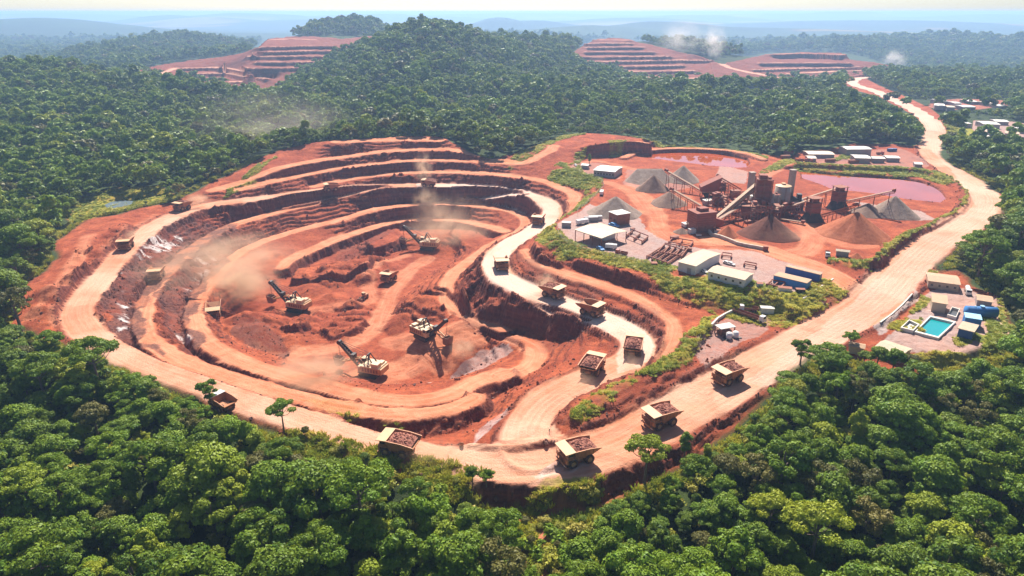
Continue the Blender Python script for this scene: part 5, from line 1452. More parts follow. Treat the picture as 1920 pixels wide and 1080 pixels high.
def make_lorry(mat, cargo, L=9.0):
    t = thing('lorry', 'lorry', 'lorry')
    cb = MB().hexa([(-1.2, L / 2 - 2.2, .7), (1.2, L / 2 - 2.2, .7), (1.2, L / 2, .7), (-1.2, L / 2, .7)], [(-1.15, L / 2 - 2.2, 3.0), (1.15, L / 2 - 2.2, 3.0), (1.15, L / 2 - .35, 3.0), (-1.15, L / 2 - .35, 3.0)]).build('cab', mat, t)
    MB().hexa([(-1.0, L / 2 - .18, 1.9), (1.0, L / 2 - .18, 1.9), (1.0, L / 2 - .08, 1.9), (-1.0, L / 2 - .08, 1.9)], [(-.95, L / 2 - .38, 2.8), (.95, L / 2 - .38, 2.8), (.95, L / 2 - .28, 2.8), (-.95, L / 2 - .28, 2.8)]).build('window', M_GLASS, cb)
    MB().box(-.5, .5, -L / 2, L / 2 - .3, .62, .95).build('chassis', M_DARK, t)
    if cargo == 'tank':
        MB().cyl((0, -L / 2, 2.0), (0, L / 2 - 2.5, 2.0), 1.15, 1.15, 18).box(-.3, .3, -L / 2 + .4, L / 2 - 3, 3.1, 3.25).build('tank', M_WHITE, t)
    elif cargo == 'bed':
        b = MB().box(-1.25, 1.25, -L / 2, L / 2 - 2.4, 1.0, 1.2).box(-1.25, -1.15, -L / 2, L / 2 - 2.4, 1.2, 2.1).box(1.15, 1.25, -L / 2, L / 2 - 2.4, 1.2, 2.1).box(-1.15, 1.15, -L / 2, -L / 2 + .1, 1.2, 2.1)
        b.build('loading_bed', M_RUST2, t)
    else:
        MB().box(-1.25, 1.25, -L / 2, L / 2 - 2.4, 1.0, 3.2).build('box_body', M_WHITE, t)
    for x in (-1.05, 1.05):
        for y in (L / 2 - 1.2, -L / 2 + 1.2, -L / 2 + 2.5): MB().cyl((x - .15, y, .5), (x + .15, y, .5), .5, .5, 14).build('wheel', M_TYRE, t)
    return t
def put(o, px, py, toward, lab, group=None, sc=1.0):
    p = P(px, py); o.location = (p.x, p.y, p.z + .02); o.rotation_euler = (0, 0, heading((px, py), toward)); o.scale = (sc,) * 3
    o['label'] = lab
    if group: o['group'] = group
    return o
def make_loader():
    t = thing('wheel_loader', 'loader', 'wheel loader')
    MB().box(-1.3, 1.3, -4.0, -.3, 1.2, 2.9).box(-1.0, 1.0, -.3, 2.6, 1.0, 1.9).build('body', M_TRUCK, t)
    cb = MB().box(-.95, .95, -1.2, .7, 2.9, 4.5).build('cab', M_CANOPY, t)
    MB().box(-1.0, 1.0, -.9, .5, 3.3, 4.2).box(-.8, .8, .72, .78, 3.2, 4.3).build('window', M_GLASS, cb)
    MB().beam((-.8, 1.2, 2.2), (-.8, 4.4, 1.0), .35).beam((.8, 1.2, 2.2), (.8, 4.4, 1.0), .35).build('lift_arm', M_TRUCKD, t)
    MB().hexa([(-1.9, 4.3, .2), (1.9, 4.3, .2), (1.9, 5.9, .15), (-1.9, 5.9, .15)], [(-1.9, 4.0, 1.8), (1.9, 4.0, 1.8), (1.9, 4.4, 1.8), (-1.9, 4.4, 1.8)]).build('bucket', M_TRUCKD, t)
    for x in (-1.35, 1.35):
        for y in (-2.4, 2.0): wheel(x, y, 1.05, .8, t)
    return t
put(make_loader(), 682, 561, (672, 566), 'small yellow wheel loader alone on the pit floor')
# ------------------------------------------------------------------ the person on the junction
def make_person():
    me = bpy.data.meshes.new('person'); bm_ = bmesh.new()
    sk = bm_.verts.layers.skin.verify()
    pts = {'pel': (0, 0, .95, .15), 'chest': (0, .01, 1.32, .17), 'neck': (0, .02, 1.5, .065), 'head': (0, .03, 1.62, .105), 'top': (0, .02, 1.72, .085),
           'hl': (-.1, 0, .9, .1), 'kl': (-.12, .1, .5, .065), 'al': (-.12, .02, .09, .045), 'tl': (-.13, .17, .04, .04),
           'hr': (.1, 0, .9, .1), 'kr': (.12, -.02, .5, .065), 'ar': (.12, -.16, .1, .045), 'tr': (.13, -.02, .04, .04),
           'sl': (-.2, 0, 1.42, .07), 'el': (-.27, -.06, 1.13, .05), 'wl': (-.28, .08, .9, .035), 'fl': (-.28, .13, .81, .035),
           'sr': (.2, 0, 1.42, .07), 'er': (.27, .04, 1.13, .05), 'wr': (.28, .16, .93, .035), 'fr': (.28, .21, .85, .035)}
    V = {}
    for k_, (x, y, z, r_) in pts.items():
        v = bm_.verts.new((x, y, z)); v[sk].radius = (r_, r_ * .85); V[k_] = v
    V['pel'][sk].use_root = True
    for ab in ('pel chest', 'chest neck', 'neck head', 'head top', 'pel hl', 'hl kl', 'kl al', 'al tl', 'pel hr', 'hr kr', 'kr ar', 'ar tr', 'chest sl', 'sl el', 'el wl', 'wl fl', 'chest sr', 'sr er', 'er wr', 'wr fr'):
        a, b = ab.split(); bm_.edges.new((V[a], V[b]))
    bm_.to_mesh(me); bm_.free()
    k = NT('work_clothes'); z = k.n('ShaderNodeSeparateXYZ'); k.link(k.objco(), z.inputs[0])
    c = k.mix(k.ramp(z.outputs[2], .88, .90), (.03, .05, .10), (.10, .22, .05)); c = k.mix(k.ramp(z.outputs[2], 1.47, 1.49), c, (.32, .18, .12))
    me.materials.append(k.set(c, .8))
    o = bpy.data.objects.new('person', me); C.objects.link(o)
    o.modifiers.new('skin', 'SKIN'); sb = o.modifiers.new('smooth', 'SUBSURF'); sb.levels = sb.render_levels = 2
    MB().dome((0, .02, 1.66), .125, .14, .12).box(-.1, .1, .13, .22, 1.655, 1.675).build('helmet', M_LAMP, o)
    return o
pr = make_person(); q = P(1030, 811); pr.location = (q.x, q.y, q.z); pr.rotation_euler = (0, 0, R(40))
tag(pr, 'person in green top and dark trousers walking alone across the road junction', 'person')
# ------------------------------------------------------------------ buildings: placed by three roof corners seen in the photograph
def roof3(name, label, p1, p2, p3, h, wall, roof, cat='building', zg=None, rise=.8, open_=False, windows=0, door=None, group=None, flat=False, over=.5):
    """p1,p2: pixels of the near eave (left, right); p3: pixel of the far left roof corner; h: eave height"""
    g = P(p1[0], p1[1] + 12) if zg is None else None
    z0 = g.z if zg is None else zg
    for _ in range(3):
        a = Vector(W(p1[0], p1[1], z0 + h) + (0,)); b = Vector(W(p2[0], p2[1], z0 + h) + (0,)); c = Vector(W(p3[0], p3[1], z0 + h) + (0,))
        ux = (b - a); L = ux.length; ux.normalize()
        uy = Vector((-ux.y, ux.x, 0)); D = max(2.5, (c - a).dot(uy))
        cen = a + ux * L / 2 + uy * D / 2
        z0 = (H(cen.x, cen.y) if zg is None else zg)
    t = thing(name, label, cat, (cen.x, cen.y, z0), math.atan2(ux.y, ux.x), group)
    l, d = L / 2 - over, D / 2 - over
    if open_:
        f = MB()
        n = max(2, int(L / 7))
        for k in range(n + 1):
            x = -l + 2 * l * k / n
            for y in (-d, d): f.box(x - .18, x + .18, y - .18, y + .18, -.5, h)
        f.beam((-l, -d, h - .2), (l, -d, h - .2), .3).beam((-l, d, h - .2), (l, d, h - .2), .3)
        f.build('post', M_RUST2, t)
        MB().box(-l + .3, l * .25, d * .1, d - .3, 0, h - .5).build('back_room', wall, t)
    else:
        MB().box(-l, l, -d, d, -1.5, h).build('wall', wall, t)
    r = MB(); rl, rd = L / 2, D / 2
    if flat: r.box(-rl, rl, -rd, rd, h + .02, h + .3)
    else:
        prof = [(-rd, h + .02), (0, h + rise), (rd, h + .02), (rd, h + .18), (0, h + rise + .18), (-rd, h + .18)]
        r.prism(prof, -rl, rl)
        if not open_: r.add([(-l, -d, h), (-l, d, h), (-l, 0, h + rise - .05), (l, -d, h), (l, d, h), (l, 0, h + rise - .05)], [(0, 1, 2), (3, 5, 4)])
    r.build('roof', roof, t)
    for k in range(windows):
        x = -l + 2 * l * (k + .5) / windows
        MB().box(x - .55, x + .55, -d - .06, -d + .02, h * .38, h * .38 + 1.1).build('window', M_GLASS, t)
    if door:
        x = door * l; MB().box(x - 1.2, x + 1.2, -d - .07, -d + .02, 0, min(h - .4, 2.9)).build('door', M_WALLG if wall is not M_WALLG else M_WALLW, t)
    return t
Z0 = 12.0
roof3('shed', 'large white roofed shed with grey walls at the top left of the plant plateau', (1112,319), (1153,323), (1132,310), 5.0, M_WALLG, M_ROOFW, windows=7)
roof3('shed', 'tiny white cabin on the small yard left of the large white roofed shed', (1089,310), (1103,311), (1091,307), 3.2, M_WALLG, M_ROOFW)
roof3('workshop', 'open sided workshop with broad cream pitched roof and blue drums under it', (1077,431), (1128,447.5), (1117,416), 6.0, M_WALLW, M_ROOFC, open_=True, rise=1.0)
roof3('control_hut', 'two storey control hut with flat cream roof below the grey stockpile', (1140,397), (1157,404), (1165,392.5), 7.0, M_RUST2, M_ROOFW, flat=True, windows=2)
roof3('shed', 'long cream roofed shed beside the steel racks', (1270,491), (1305,500), (1317,467.5), 4.8, M_WALLW, M_ROOFC, windows=0, door=.3)
roof3('shed', 'long white walled shed with small windows at the front edge of the yard', (1326,509), (1397,526), (1342.5,497), 4.0, M_WALLW, M_ROOFC, windows=5)
roof3('site_container', 'long deep blue container hut standing behind the pale blue one', (1472.5,500), (1538,516), (1477,497), 3.8, M_BLUED, M_ROOFT, flat=True, windows=0, over=.15)
roof3('site_container', 'long pale blue container hut with tan roof at the yard corner', (1450,517), (1513,532), (1463,511), 3.6, M_BLUE, M_ROOFT, flat=True, windows=0, over=.15)
roof3('guard_hut', 'small cream roofed hut by the junction of the plant track and the long road', (1567,471), (1594,474), (1570,468), 3.0, M_WALLG, M_ROOFC)
roof3('office_container', 'small white container at the left tip of the workshop yard', (1053,418), (1070,419), (1053,415), 3.0, M_WALLG, M_ROOFW, flat=True, over=.1)
# pool terrace
roof3('house', 'long tan roofed building at the road entrance of the pool terrace', (1740,527), (1802,535), (1750,512), 4.0, M_WALLB, M_ROOFT, windows=4)
ph = roof3('pump_house', 'tan roofed pump house with a blue door behind the turquoise pool', (1747,567), (1778,572), (1759,552), 5.0, M_WALLB, M_ROOFT, flat=True)
roof3('shed', 'low tan roofed open shed at the forest edge behind the blue tanks', (1831,563), (1863,568), (1835,552.5), 3.2, M_WALLG, M_ROOFT)
roof3('blue_shed', 'deep blue shed with cream roof standing right of the turquoise pool', (1795,616), (1827,624), (1803,602.5), 4.4, M_BLUED, M_ROOFC, flat=True)
roof3('blue_tank_house', 'bright blue block with pale blue top between the blue shed and the blue tank', (1810,596), (1842,601), (1813,587), 4.6, M_BLUE, M_BLUEL, flat=True, over=.1)
roof3('shed', 'cream roofed shed half hidden by trees below the long road', (1640,650), (1692,668), (1654,636), 2.8, M_WALLB, M_ROOFC)
roof3('shed', 'small tan roofed hut among the trees left of the hidden cream shed', (1590,650), (1622,656), (1597,642), 3.0, M_WALLB, M_ROOFT)
q = P(1837, 594)
t = thing('water_tank', 'rounded blue water tank at the back of the pool terrace', 'tank', q, R(-8))
MB().cyl((-6.5, 0, 2.6), (6.5, 0, 2.6), 2.5, 2.5, 24).build('tank_body', M_BLUE, t, True)
MB().cyl((0, 0, 4.9), (0, 0, 5.6), 1.0, 1.0, 14).cyl((-3, 0, 4.9), (-3, 0, 5.3), .5, .5, 10).build('hatch', M_BLUEL, t)
MB().box(-5, -4, -2.2, 2.2, -.3, 1.2).box(4, 5, -2.2, 2.2, -.3, 1.2).build('cradle', M_CONC, t)
# pool with concrete rim
def basin(name, label, cn, zc, wmat, depth, rim, cat):
    pts = [Vector(W(a, b, zc) + (0,)) for a, b in cn]; cen = sum(pts, Vector()) / 4
    zb = H(cen.x, cen.y)
    t = thing(name, label, cat, (cen.x, cen.y, zb), 0)
    o = [p - cen for p in pts]; i_ = [p - p.normalized() * rim for p in o]
    w = MB()
    for k in range(4):
        a, b, c, d = o[k], o[(k + 1) % 4], i_[(k + 1) % 4], i_[k]
        w.hexa([(a.x, a.y, -.8), (b.x, b.y, -.8), (c.x, c.y, -.8), (d.x, d.y, -.8)], [(a.x, a.y, 1.5), (b.x, b.y, 1.5), (c.x, c.y, 1.5), (d.x, d.y, 1.5)])
    w.build('rim', M_CONCL, t)
    wt = MB().add([(p.x, p.y, depth) for p in i_], [(0, 1, 2, 3)]).build('pool_water', wmat, t)
    return t
basin('pool', 'turquoise water basin with pale concrete rim on the terrace', [(1714,621),(1760,633),(1793,602.5),(1744,591)], 9.3, water_material('teal_water', (.0, .27, .27), .1), .55, 1.6, 'pool')
basin('settling_basin', 'small grey settling basin adjoining the turquoise pool', [(1688,616),(1712,622),(1724,610),(1704,601)], 9.3, water_material('grey_sludge', (.34, .32, .29), .5), .3, 1.0, 'basin')
basin('settling_basin', 'small dark walled tank basin beside the blue doored pump house', [(1776,590),(1793,595),(1800,579),(1785,575)], 9.3, water_material('dark_sludge', (.05, .05, .05), .3), .3, .9, 'basin')
# upper settlement behind the ponds and clearings further off
for lab, p1, p2, p3, h, w_, r_ in (
    ('white roofed warehouse with dark walls, tallest of the sheds behind the right pond', (1588,280.5), (1636,280), (1582,274.5), 6.0, M_WALLG, M_ROOFW),
    ('long low cream roofed shed left of the tallest warehouse', (1516,289.5), (1566,290), (1512,283), 3.6, M_WALLG, M_ROOFC),
    ('white roofed shed in front of the tallest warehouse', (1603,296.5), (1634,297.5), (1594,290), 4.5, M_WALLG, M_ROOFW),
    ('low white roofed wing adjoining the shed in front of the warehouse', (1636,297.5), (1661,298), (1632,293.5), 3.8, M_WALLG, M_ROOFW),
    ('small white roofed hut right of the low wing', (1663,296.5), (1689,297), (1664,292), 3.6, M_WALLG, M_ROOFW),
    ('pale roofed hut at the left end of the settlement behind the ponds', (1515,297), (1532,297.5), (1514,292), 3.2, M_WALLG, M_ROOFC),
    ('small flat roofed kiosk near the road above the right pond', (1715,308), (1731,309), (1717,304), 3.0, M_WALLG, M_ROOFW),
    ('white roofed house on the lawn beside the far road', (1803,232), (1823,232), (1791,224.5), 5.0, M_WALLG, M_ROOFW),
    ('long white roofed house at the middle of the far right settlement', (1844,233), (1877,234), (1841,227.5), 5.0, M_WALLG, M_ROOFW),
    ('low white roofed house below the lawn in the far right settlement', (1829,256), (1858,257), (1825,251), 4.0, M_WALLG, M_ROOFW),
    ('long tan roofed house beside the paved yard of the far right settlement', (1836,243), (1872,254), (1834,238), 4.0, M_WALLG, M_ROOFT),
    ('white roofed house at the right edge of the photograph', (1899,240), (1925,243), (1894,233), 5.0, M_WALLG, M_ROOFW),
    ('tiny white roofed house alone at the left of the far clearing', (1752,198), (1772,199), (1754,194), 4.0, M_WALLG, M_ROOFW),
    ('tiny white roofed house at the back left of the far clearing', (1763,190), (1778,190), (1764,186), 4.0, M_WALLG, M_ROOFW),
    ('tiny long white house at the front of the far clearing', (1806,201), (1831,201), (1808,197), 4.0, M_WALLG, M_ROOFW),
    ('tiny white roofed house at the back right of the far clearing', (1819,191), (1835,191), (1820,187), 4.0, M_WALLG, M_ROOFW),
    ('tiny cream roofed house at the right end of the far clearing', (1848,194), (1868,194), (1850,190), 4.0, M_WALLG, M_ROOFC),
    ('long white roofed house behind the lawn house at the far right', (1866,228), (1893,229), (1866,224), 4.0, M_WALLG, M_ROOFW),
    ('small white roofed house at the front of the paved yard', (1856,252), (1878,253), (1858,247.5), 3.5, M_WALLG, M_ROOFW),
    ('tan roofed shed right of the paved yard of the far settlement', (1884,250), (1912,252), (1886,246), 3.5, M_WALLG, M_ROOFT),
    ('tiny white house between the others of the far clearing', (1790,194), (1804,194), (1791,190.5), 3.5, M_WALLG, M_ROOFW),
    ('tiny white house at the right front of the far clearing', (1872,199), (1890,199), (1873,195.5), 3.5, M_WALLG, M_ROOFW),
    ('tiny cream house at the left front of the far clearing', (1776,201), (1792,201.5), (1777,198), 3.5, M_WALLG, M_ROOFC),
    ('tiny tan hut in the woods above the left tailings pond road', (1391,158), (1422,159), (1395,155), 4.0, M_WALLG, M_ROOFC)):
    roof3('shed' if 'house' not in lab else 'house', lab, p1, p2, p3, h, w_, r_)
# ------------------------------------------------------------------ stockpiles
def pile_mat(name, a, b, c):
    k = NT(name)
    n = k.noise(.25, 5, .65, vec=k.objco()); st = k.noise(1.0, 4, .6, vec=k.mapped(k.objco(), (.9, .9, .12))); f = k.noise(2.6, 4, .7, vec=k.objco())
    col = k.mix(k.ramp(n, .35, .65), a, b); col = k.mix(k.math('MULTIPLY', k.ramp(st, .5, .65), .5), col, c)
    col = k.mix(k.math('MULTIPLY', k.ramp(f, .5, .75), .4), col, tuple(q * .5 for q in a))
    return k.set(col, .95, spec=.1, bump=k.math('ADD', f, k.math('MULTIPLY', st, .8)), bstr=.8, bdist=.3)
PM_DARK = pile_mat('dark_ore', (.16, .065, .045), (.22, .085, .055), (.12, .05, .04))
PM_RED = pile_mat('red_ore', (.40, .12, .055), (.50, .17, .085), (.30, .085, .045))
PM_GREY = pile_mat('grey_gravel', (.29, .205, .155), (.38, .29, .235), (.21, .15, .12))
PM_BROWN = pile_mat('brown_gravel', (.23, .14, .10), (.30, .20, .15), (.17, .105, .08))
def pile(label, xl, xr, ybase, ytop, mat, seed, xc=None, ridge=0.0, yaw=0.0):
    """xl..xr the foot seen in the photograph, ybase the near foot, ytop the summit"""
    a, b = P(xl, ybase - (ybase - ytop) * .35), P(xr, ybase - (ybase - ytop) * .35)
    r = abs(b.x - a.x) / 2
    xc = (xl + xr) / 2 if xc is None else xc
    nb = P(xc, ybase); ctr = Vector((nb.x * (1 + r / nb.y), nb.y + r * .93, 0)); ctr.z = H(ctr.x, ctr.y)
    tz = WY(xc, ytop, ctr.y)[2]; h = max(2.0, min(tz - ctr.z, r * .82))
    t = bpy.data.objects.new('stockpile', None)
    rs_ = np.random.RandomState(seed); n, m = 64, 26
    vs = []; fs = []
    ph = rs_.rand(4) * 6
    for j in range(m + 1):
        f = j / m
        for k in range(n):
            th = 2 * math.pi * k / n
            rw = r * (1 + .06 * math.sin(2 * th + ph[0]) + .045 * math.sin(3 * th + ph[1]) + .03 * math.sin(7 * th + ph[2]))
            q = 1.06 * f
            z = h * max(-.1, (1 - q) * 1.02) ** 1.06 if q < 1 else -.4 - (q - 1) * 6
            if j < 3: z -= h * .012 * (3 - j) ** 1.5 * .5
            ero = .018 * h * math.sin(th * 23 + ph[3] + f * 2) * f * (1 - f) * 2 + .012 * h * rs_.randn() * (.3 + f * .5)
            x = math.cos(th) * rw * f; y = math.sin(th) * rw * f
            if ridge: x += ridge * r * (1 - f) * (1 if math.cos(th) > 0 else -1) * min(1, abs(math.cos(th)) * 3)
            vs.append((x, y, z + ero))
    for j in range(m):
        for k in range(n): fs.append((j * n + k, j * n + (k + 1) % n, (j + 1) * n + (k + 1) % n, (j + 1) * n + k))
    o = MB().add(vs, fs).build('stockpile', mat, None, True)
    o.location = ctr; o.rotation_euler = (0, 0, yaw)
    tag(o, label, 'stockpile')
    return o, ctr, h
pile('large dark red cone of ore under the conveyor head nearest the yard', 1378, 1490, 456, 402, PM_DARK, 1, 1437)
pile('large bright red cone of ore right of the dark one', 1522, 1652, 459, 397, PM_RED, 2, 1594)
pile('tall grey gravel cone under the rightmost conveyor', 1628, 1722, 414, 367, PM_GREY, 3, 1668)
pile('low grey brown mound tucked left of the tall grey cone', 1588, 1664, 410, 381, PM_BROWN, 4, 1622)
pile('broad grey gravel heap beside the control hut', 1096, 1200, 414, 368, PM_GREY, 5, 1152)
pile('grey brown cone under the lower left conveyor', 1206, 1282, 391, 359, PM_BROWN, 6, 1252)
pile('grey brown cone under the upper left conveyor', 1182, 1248, 363, 328, PM_BROWN, 7, 1223)
pile('grey gravel cone at the back beside the left pond', 1250, 1322, 346, 310, PM_GREY, 8, 1278)
pile('long low grey heap along the track at the upper left of the plant', 1158, 1248, 347, 316, PM_GREY, 9, 1215, .5)
pile('small red brown heap leaning on the dark ore cone', 1342, 1388, 448, 421, PM_RED, 10, 1362)
pile('small tan heap left of the primary crusher', 1258, 1290, 440, 427, PM_BROWN, 11, 1277)
pile('small dark red mound beside the guard hut', 1590, 1618, 486, 474, PM_RED, 12, 1604)
# ------------------------------------------------------------------ conveyors
M_BELT = paint('dusty_sunlit_belt', (.42, .27, .18), (.20, .10, .06), .5, .8)  # dusty belt, with sunlight on its top put into the lighter tan
def conveyor(label, tail, ht, head, hh, w=2.4, mat=None, roofed=False, posts=4):
    a = P(*tail); b = P(*head)
    A = a + Vector((0, 0, ht)); B = b + Vector((0, 0, hh))
    t = thing('conveyor', label, 'conveyor', a, 0)
    A = A - a; B = B - a; d = (B - A); L = d.length; dn = d.normalized(); side = dn.cross(Vector((0, 0, 1))).normalized(); up = side.cross(dn).normalized()
    fm = MB()
    for s in (-1, 1):
        o_ = side * s * w / 2
        fm.beam(A + o_, B + o_, .28).beam(A + o_ - up * 1.5, B + o_ - up * 1.5, .22)
        n = max(3, int(L / 3.0))
        for k in range(n):
            p, q = A.lerp(B, k / n) + o_, A.lerp(B, (k + 1) / n) + o_
            fm.beam(p, q - up * 1.5, .14).beam(p, p - up * 1.5, .14)
    fm.build('frame', mat or M_RUST2, t)
    bl = MB(); bl.beam(A + up * .25, B + up * .25, w * .8, .16)
    bl.build('belt', M_BELT if not roofed else M_ROOFC, t)
    if roofed:
        MB().beam(A + up * 1.2, B + up * 1.2, w * 1.0, 1.6).build('gallery', M_ROOFT, t)
        MB().beam(A + side * (w * .8) + up * .2, B + side * (w * .8) + up * .2, .7, .25).build('walkway', M_CANOPY, t)
    sp = MB()
    for k in range(1, posts + 1):
        f = k / (posts + .35); p = A.lerp(B, f) - up * 1.5
        wp = a + p; zg_ = H(wp.x, wp.y) - a.z
        if p.z - zg_ < 1.2: continue
        for s in (-1, 1):
            sp.beam((p.x + side.x * s * w * .5, p.y + side.y * s * w * .5, p.z), (p.x + side.x * s * w * .8, p.y + side.y * s * w * .8, zg_ - .3), .35)
        m_ = (p.z + zg_) / 2
        sp.beam((p.x - side.x * w * .65, p.y - side.y * w * .65, m_), (p.x + side.x * w * .65, p.y + side.y * w * .65, m_), .22)
    if sp.v: sp.build('trestle', M_RUST2, t)
    MB().cyl(B - side * w * .6, B + side * w * .6, .8, .8, 14).beam(B - dn * 1.5 + up * .5, B + dn * .8 + up * .5, w * 1.1, 1.4).build('head_drum', M_RUST, t)
    return t
conveyor('long cream covered conveyor climbing from the crusher to the top of the ore plant', (1342,416), 1.5, (1428,392), 22, 2.3, None, True, 3)
conveyor('dark conveyor whose head feeds the dark red ore cone', (1362,413), 2.5, (1438,437), 16.3, 2.6)
conveyor('conveyor from the silos to the nearer transfer tower', (1446,404), 2, (1519,408), 13, 2.6)
conveyor('conveyor from the silos up to the farther transfer tower', (1486,384), 2, (1570,388), 14.5, 2.6)
conveyor('conveyor whose head hangs above the tall grey gravel cone', (1556,390), 2.5, (1668,404), 17.2, 2.4)
conveyor('short conveyor whose head hangs above the bright red ore cone', (1532,412), 2.5, (1595,437), 18, 2.4)
conveyor('upper left conveyor feeding the grey brown cone beside the red ore bin', (1312,366), 4, (1246,351), 13.5, 2.2)
conveyor('lower left conveyor feeding the grey brown cone in front of it', (1314,398), 4.5, (1256,385), 12, 2.2)
conveyor('conveyor climbing to the top of the red ore bin from the right', (1388,362), 3, (1342,367), 15, 2.2)
conveyor('thin low conveyor lying on the ground below the transfer towers', (1440,410), 1, (1506,421), 1.5, 1.6, None, False, 0)
# ------------------------------------------------------------------ plant buildings
def at(px, py): return P(px, py)
q = at(1314, 431)
t = thing('primary_crusher', 'rust red primary crusher building at the foot of the cream conveyor', 'crusher', q, R(18))
MB().box(-7, 7, -5, 6, 4.5, 12.0).build('housing', M_RUST, t)
MB().box(-6.2, 6.2, -4.4, 5.4, -.5, 4.48).build('plinth', M_RUST2, t)
MB().box(-7.4, 7.4, -5.4, 6.4, 12.02, 12.5).box(-3, 3, -2, 3, 12.52, 14.5).build('roof', M_RUST, t)
b_ = MB()
for k in range(5): b_.box(-7.12, 7.12, -5.14, 6.14, 5.0 + k * 1.5, 5.2 + k * 1.5)
b_.build('girt', M_RUST2, t)
MB().hexa([(6.5, -2, 2), (14, -2, 1), (14, 3, 1), (6.5, 3, 2)], [(6.5, -3, 8), (15, -3, 5.5), (15, 4, 5.5), (6.5, 4, 8)]).build('feed_hopper', M_RUST, t)
pl_ = MB()
for s in (-1, 1):
    for x in (-6.5, 0, 6.5): pl_.beam((x, s * 5.8, -.5), (x, s * 5.8, 4.6), .5)
pl_.build('column', M_RUST2, t)
MB().box(-11.5, -7.4, -6, -3, -.5, 3.0).build('side_hut', M_CONCL, t)
q = at(1328, 371)
t = thing('ore_bin', 'dark red wedge shaped ore bin on legs between the two left conveyors', 'ore bin', q, R(-5))
MB().hexa([(-6, -4.5, 5), (6, -4.5, 5), (6, 4.5, 5), (-6, 4.5, 5)], [(-7, -5, 9), (7.5, -5, 16.5), (7.5, 5, 16.5), (-7, 5, 9)]).build('bin_body', M_RUST, t)
MB().hexa([(-3, -3, 1), (4, -3, 1), (4, 3, 1), (-3, 3, 1)], [(-6, -4.4, 4.98), (6, -4.4, 4.98), (6, 4.4, 4.98), (-6, 4.4, 4.98)]).build('chute', M_DARK, t)
l_ = MB()
for x in (-5.5, 0, 5.5):
    for y in (-4.2, 4.2): l_.box(x - .3, x + .3, y - .3, y + .3, -.5, 5)
l_.build('column', M_RUST2, t)
MB().box(-7.5, 7.5, -5.4, -5.0, 5.0, 5.25).beam((-7.5, -5.6, 6.2), (7.5, -5.6, 6.2), .12).build('walkway', M_CANOPY, t)
# process tower
q = at(1424, 404)
t = thing('process_tower', 'tall rust red framed process tower at the head of the cream conveyor', 'tower', q, R(-12))
MB().box(-4.6, 4.6, -4.2, 4.2, 8.5, 25.0).build('cladding', M_RUST, t)
fr = MB()
for x in (-5, 0, 5):
    for y in (-4.6, 4.6): fr.box(x - .3, x + .3, y - .3, y + .3, -.5, 25.6)
for z in (4, 8.2, 12.5, 16.8, 21, 25.4): fr.box(-5.5, 5.5, -5.1, -4.3, z, z + .35).box(-5.5, 5.5, 4.3, 5.1, z, z + .35)
for z in (0, 8.4, 16.9): fr.beam((-5, -4.9, z), (0, -4.9, z + 8.2), .22).beam((5, -4.9, z), (0, -4.9, z + 8.2), .22)
fr.build('steel_frame', M_RUST2, t)
MB().box(-3.5, 1.5, -3, 3, 25.02, 28.0).box(2.2, 4.2, -2, 2, 25.02, 26.6).build('head_house', M_RUST, t)
MB().box(-6.5, -4.65, -2, 2, 0, 9).cyl((6.4, -1, 0), (6.4, -1, 12), 1.2, 1.2, 14).build('duct', M_WALLG, t)
def silo(label, px, py, r, h, mat, roofm, legs=0.0, name='silo'):
    q = at(px, py); t = thing(name, label, 'silo', q, 0)
    MB().cyl((0, 0, legs - (.5 if not legs else 0)), (0, 0, h), r, r, 28).build('barrel', mat, t, True)
    MB().cyl((0, 0, h + .01), (0, 0, h + r * .18), r * 1.03, r * .35, 28).cyl((0, 0, h + r * .18), (0, 0, h + r * .18 + .8), r * .3, r * .3, 10).build('roof', roofm, t)
    if legs:
        MB().cyl((0, 0, legs - r * .9), (0, 0, legs - .01), r * .3, r, 20).build('cone', mat, t, True)
        l_ = MB()
        for k in range(6): l_.cyl((math.cos(k * 1.047) * r * .92, math.sin(k * 1.047) * r * .92, -.5), (math.cos(k * 1.047) * r * .92, math.sin(k * 1.047) * r * .92, legs), .25, .25, 8)
        l_.build('column', M_RUST2, t)
    lad = MB()
    for s in (-.25, .25): lad.beam((s, -r - .2, 0), (s, -r - .2, h), .08)
    for k in range(int(h / .9)): lad.beam((-.25, -r - .2, k * .9), (.25, -r - .2, k * .9), .06)
    lad.build('ladder', M_RUST2, t)
    return t
silo('big pale concrete silo with flat white top at the right of the process tower', 1462, 396, 5.2, 18, M_CONC, M_CANOPY)
silo('narrow pale silo in front of the big concrete silo', 1450, 402, 2.6, 14, M_CONC, M_RUST, 5)
silo('narrow rust stained silo next to the process tower', 1440, 404, 2.4, 15.5, M_CONC, M_RUST, 5)
silo('squat silo half hidden behind the tower and the cream conveyor', 1410, 396, 2.6, 11, M_CONC, M_ROOFW, 4)
for lab, px, py, hh in (('square grey concrete stack left of the process tower', 1403, 384, 23), ('square grey concrete stack at the right of the big silo', 1477, 388, 26)):
    t = thing('concrete_stack', lab, 'tower', at(px, py), R(10))
    MB().box(-1.7, 1.7, -1.7, 1.7, -.5, hh).build('shaft', M_CONC, t)
    MB().box(-2.0, 2.0, -2.0, 2.0, hh + .01, hh + .6).box(-1.95, 1.95, -1.95, 1.95, hh * .6, hh * .6 + .4).build('collar', M_CONC, t)
    MB().box(-1.0, 1.0, -1.78, -1.6, 0, 2.4).build('door', M_DARK, t)
q = at(1400, 408)
t = thing('concrete_bunker', 'low red and grey bunker block at the foot of the process tower', 'bunker', q, R(-10))
MB().box(-4, 1.5, -3, 3, -.5, 7.5).build('wall', M_RUST, t); MB().box(1.52, 4.5, -3.2, 3.2, -.5, 8.2).build('pier', M_CONC, t)
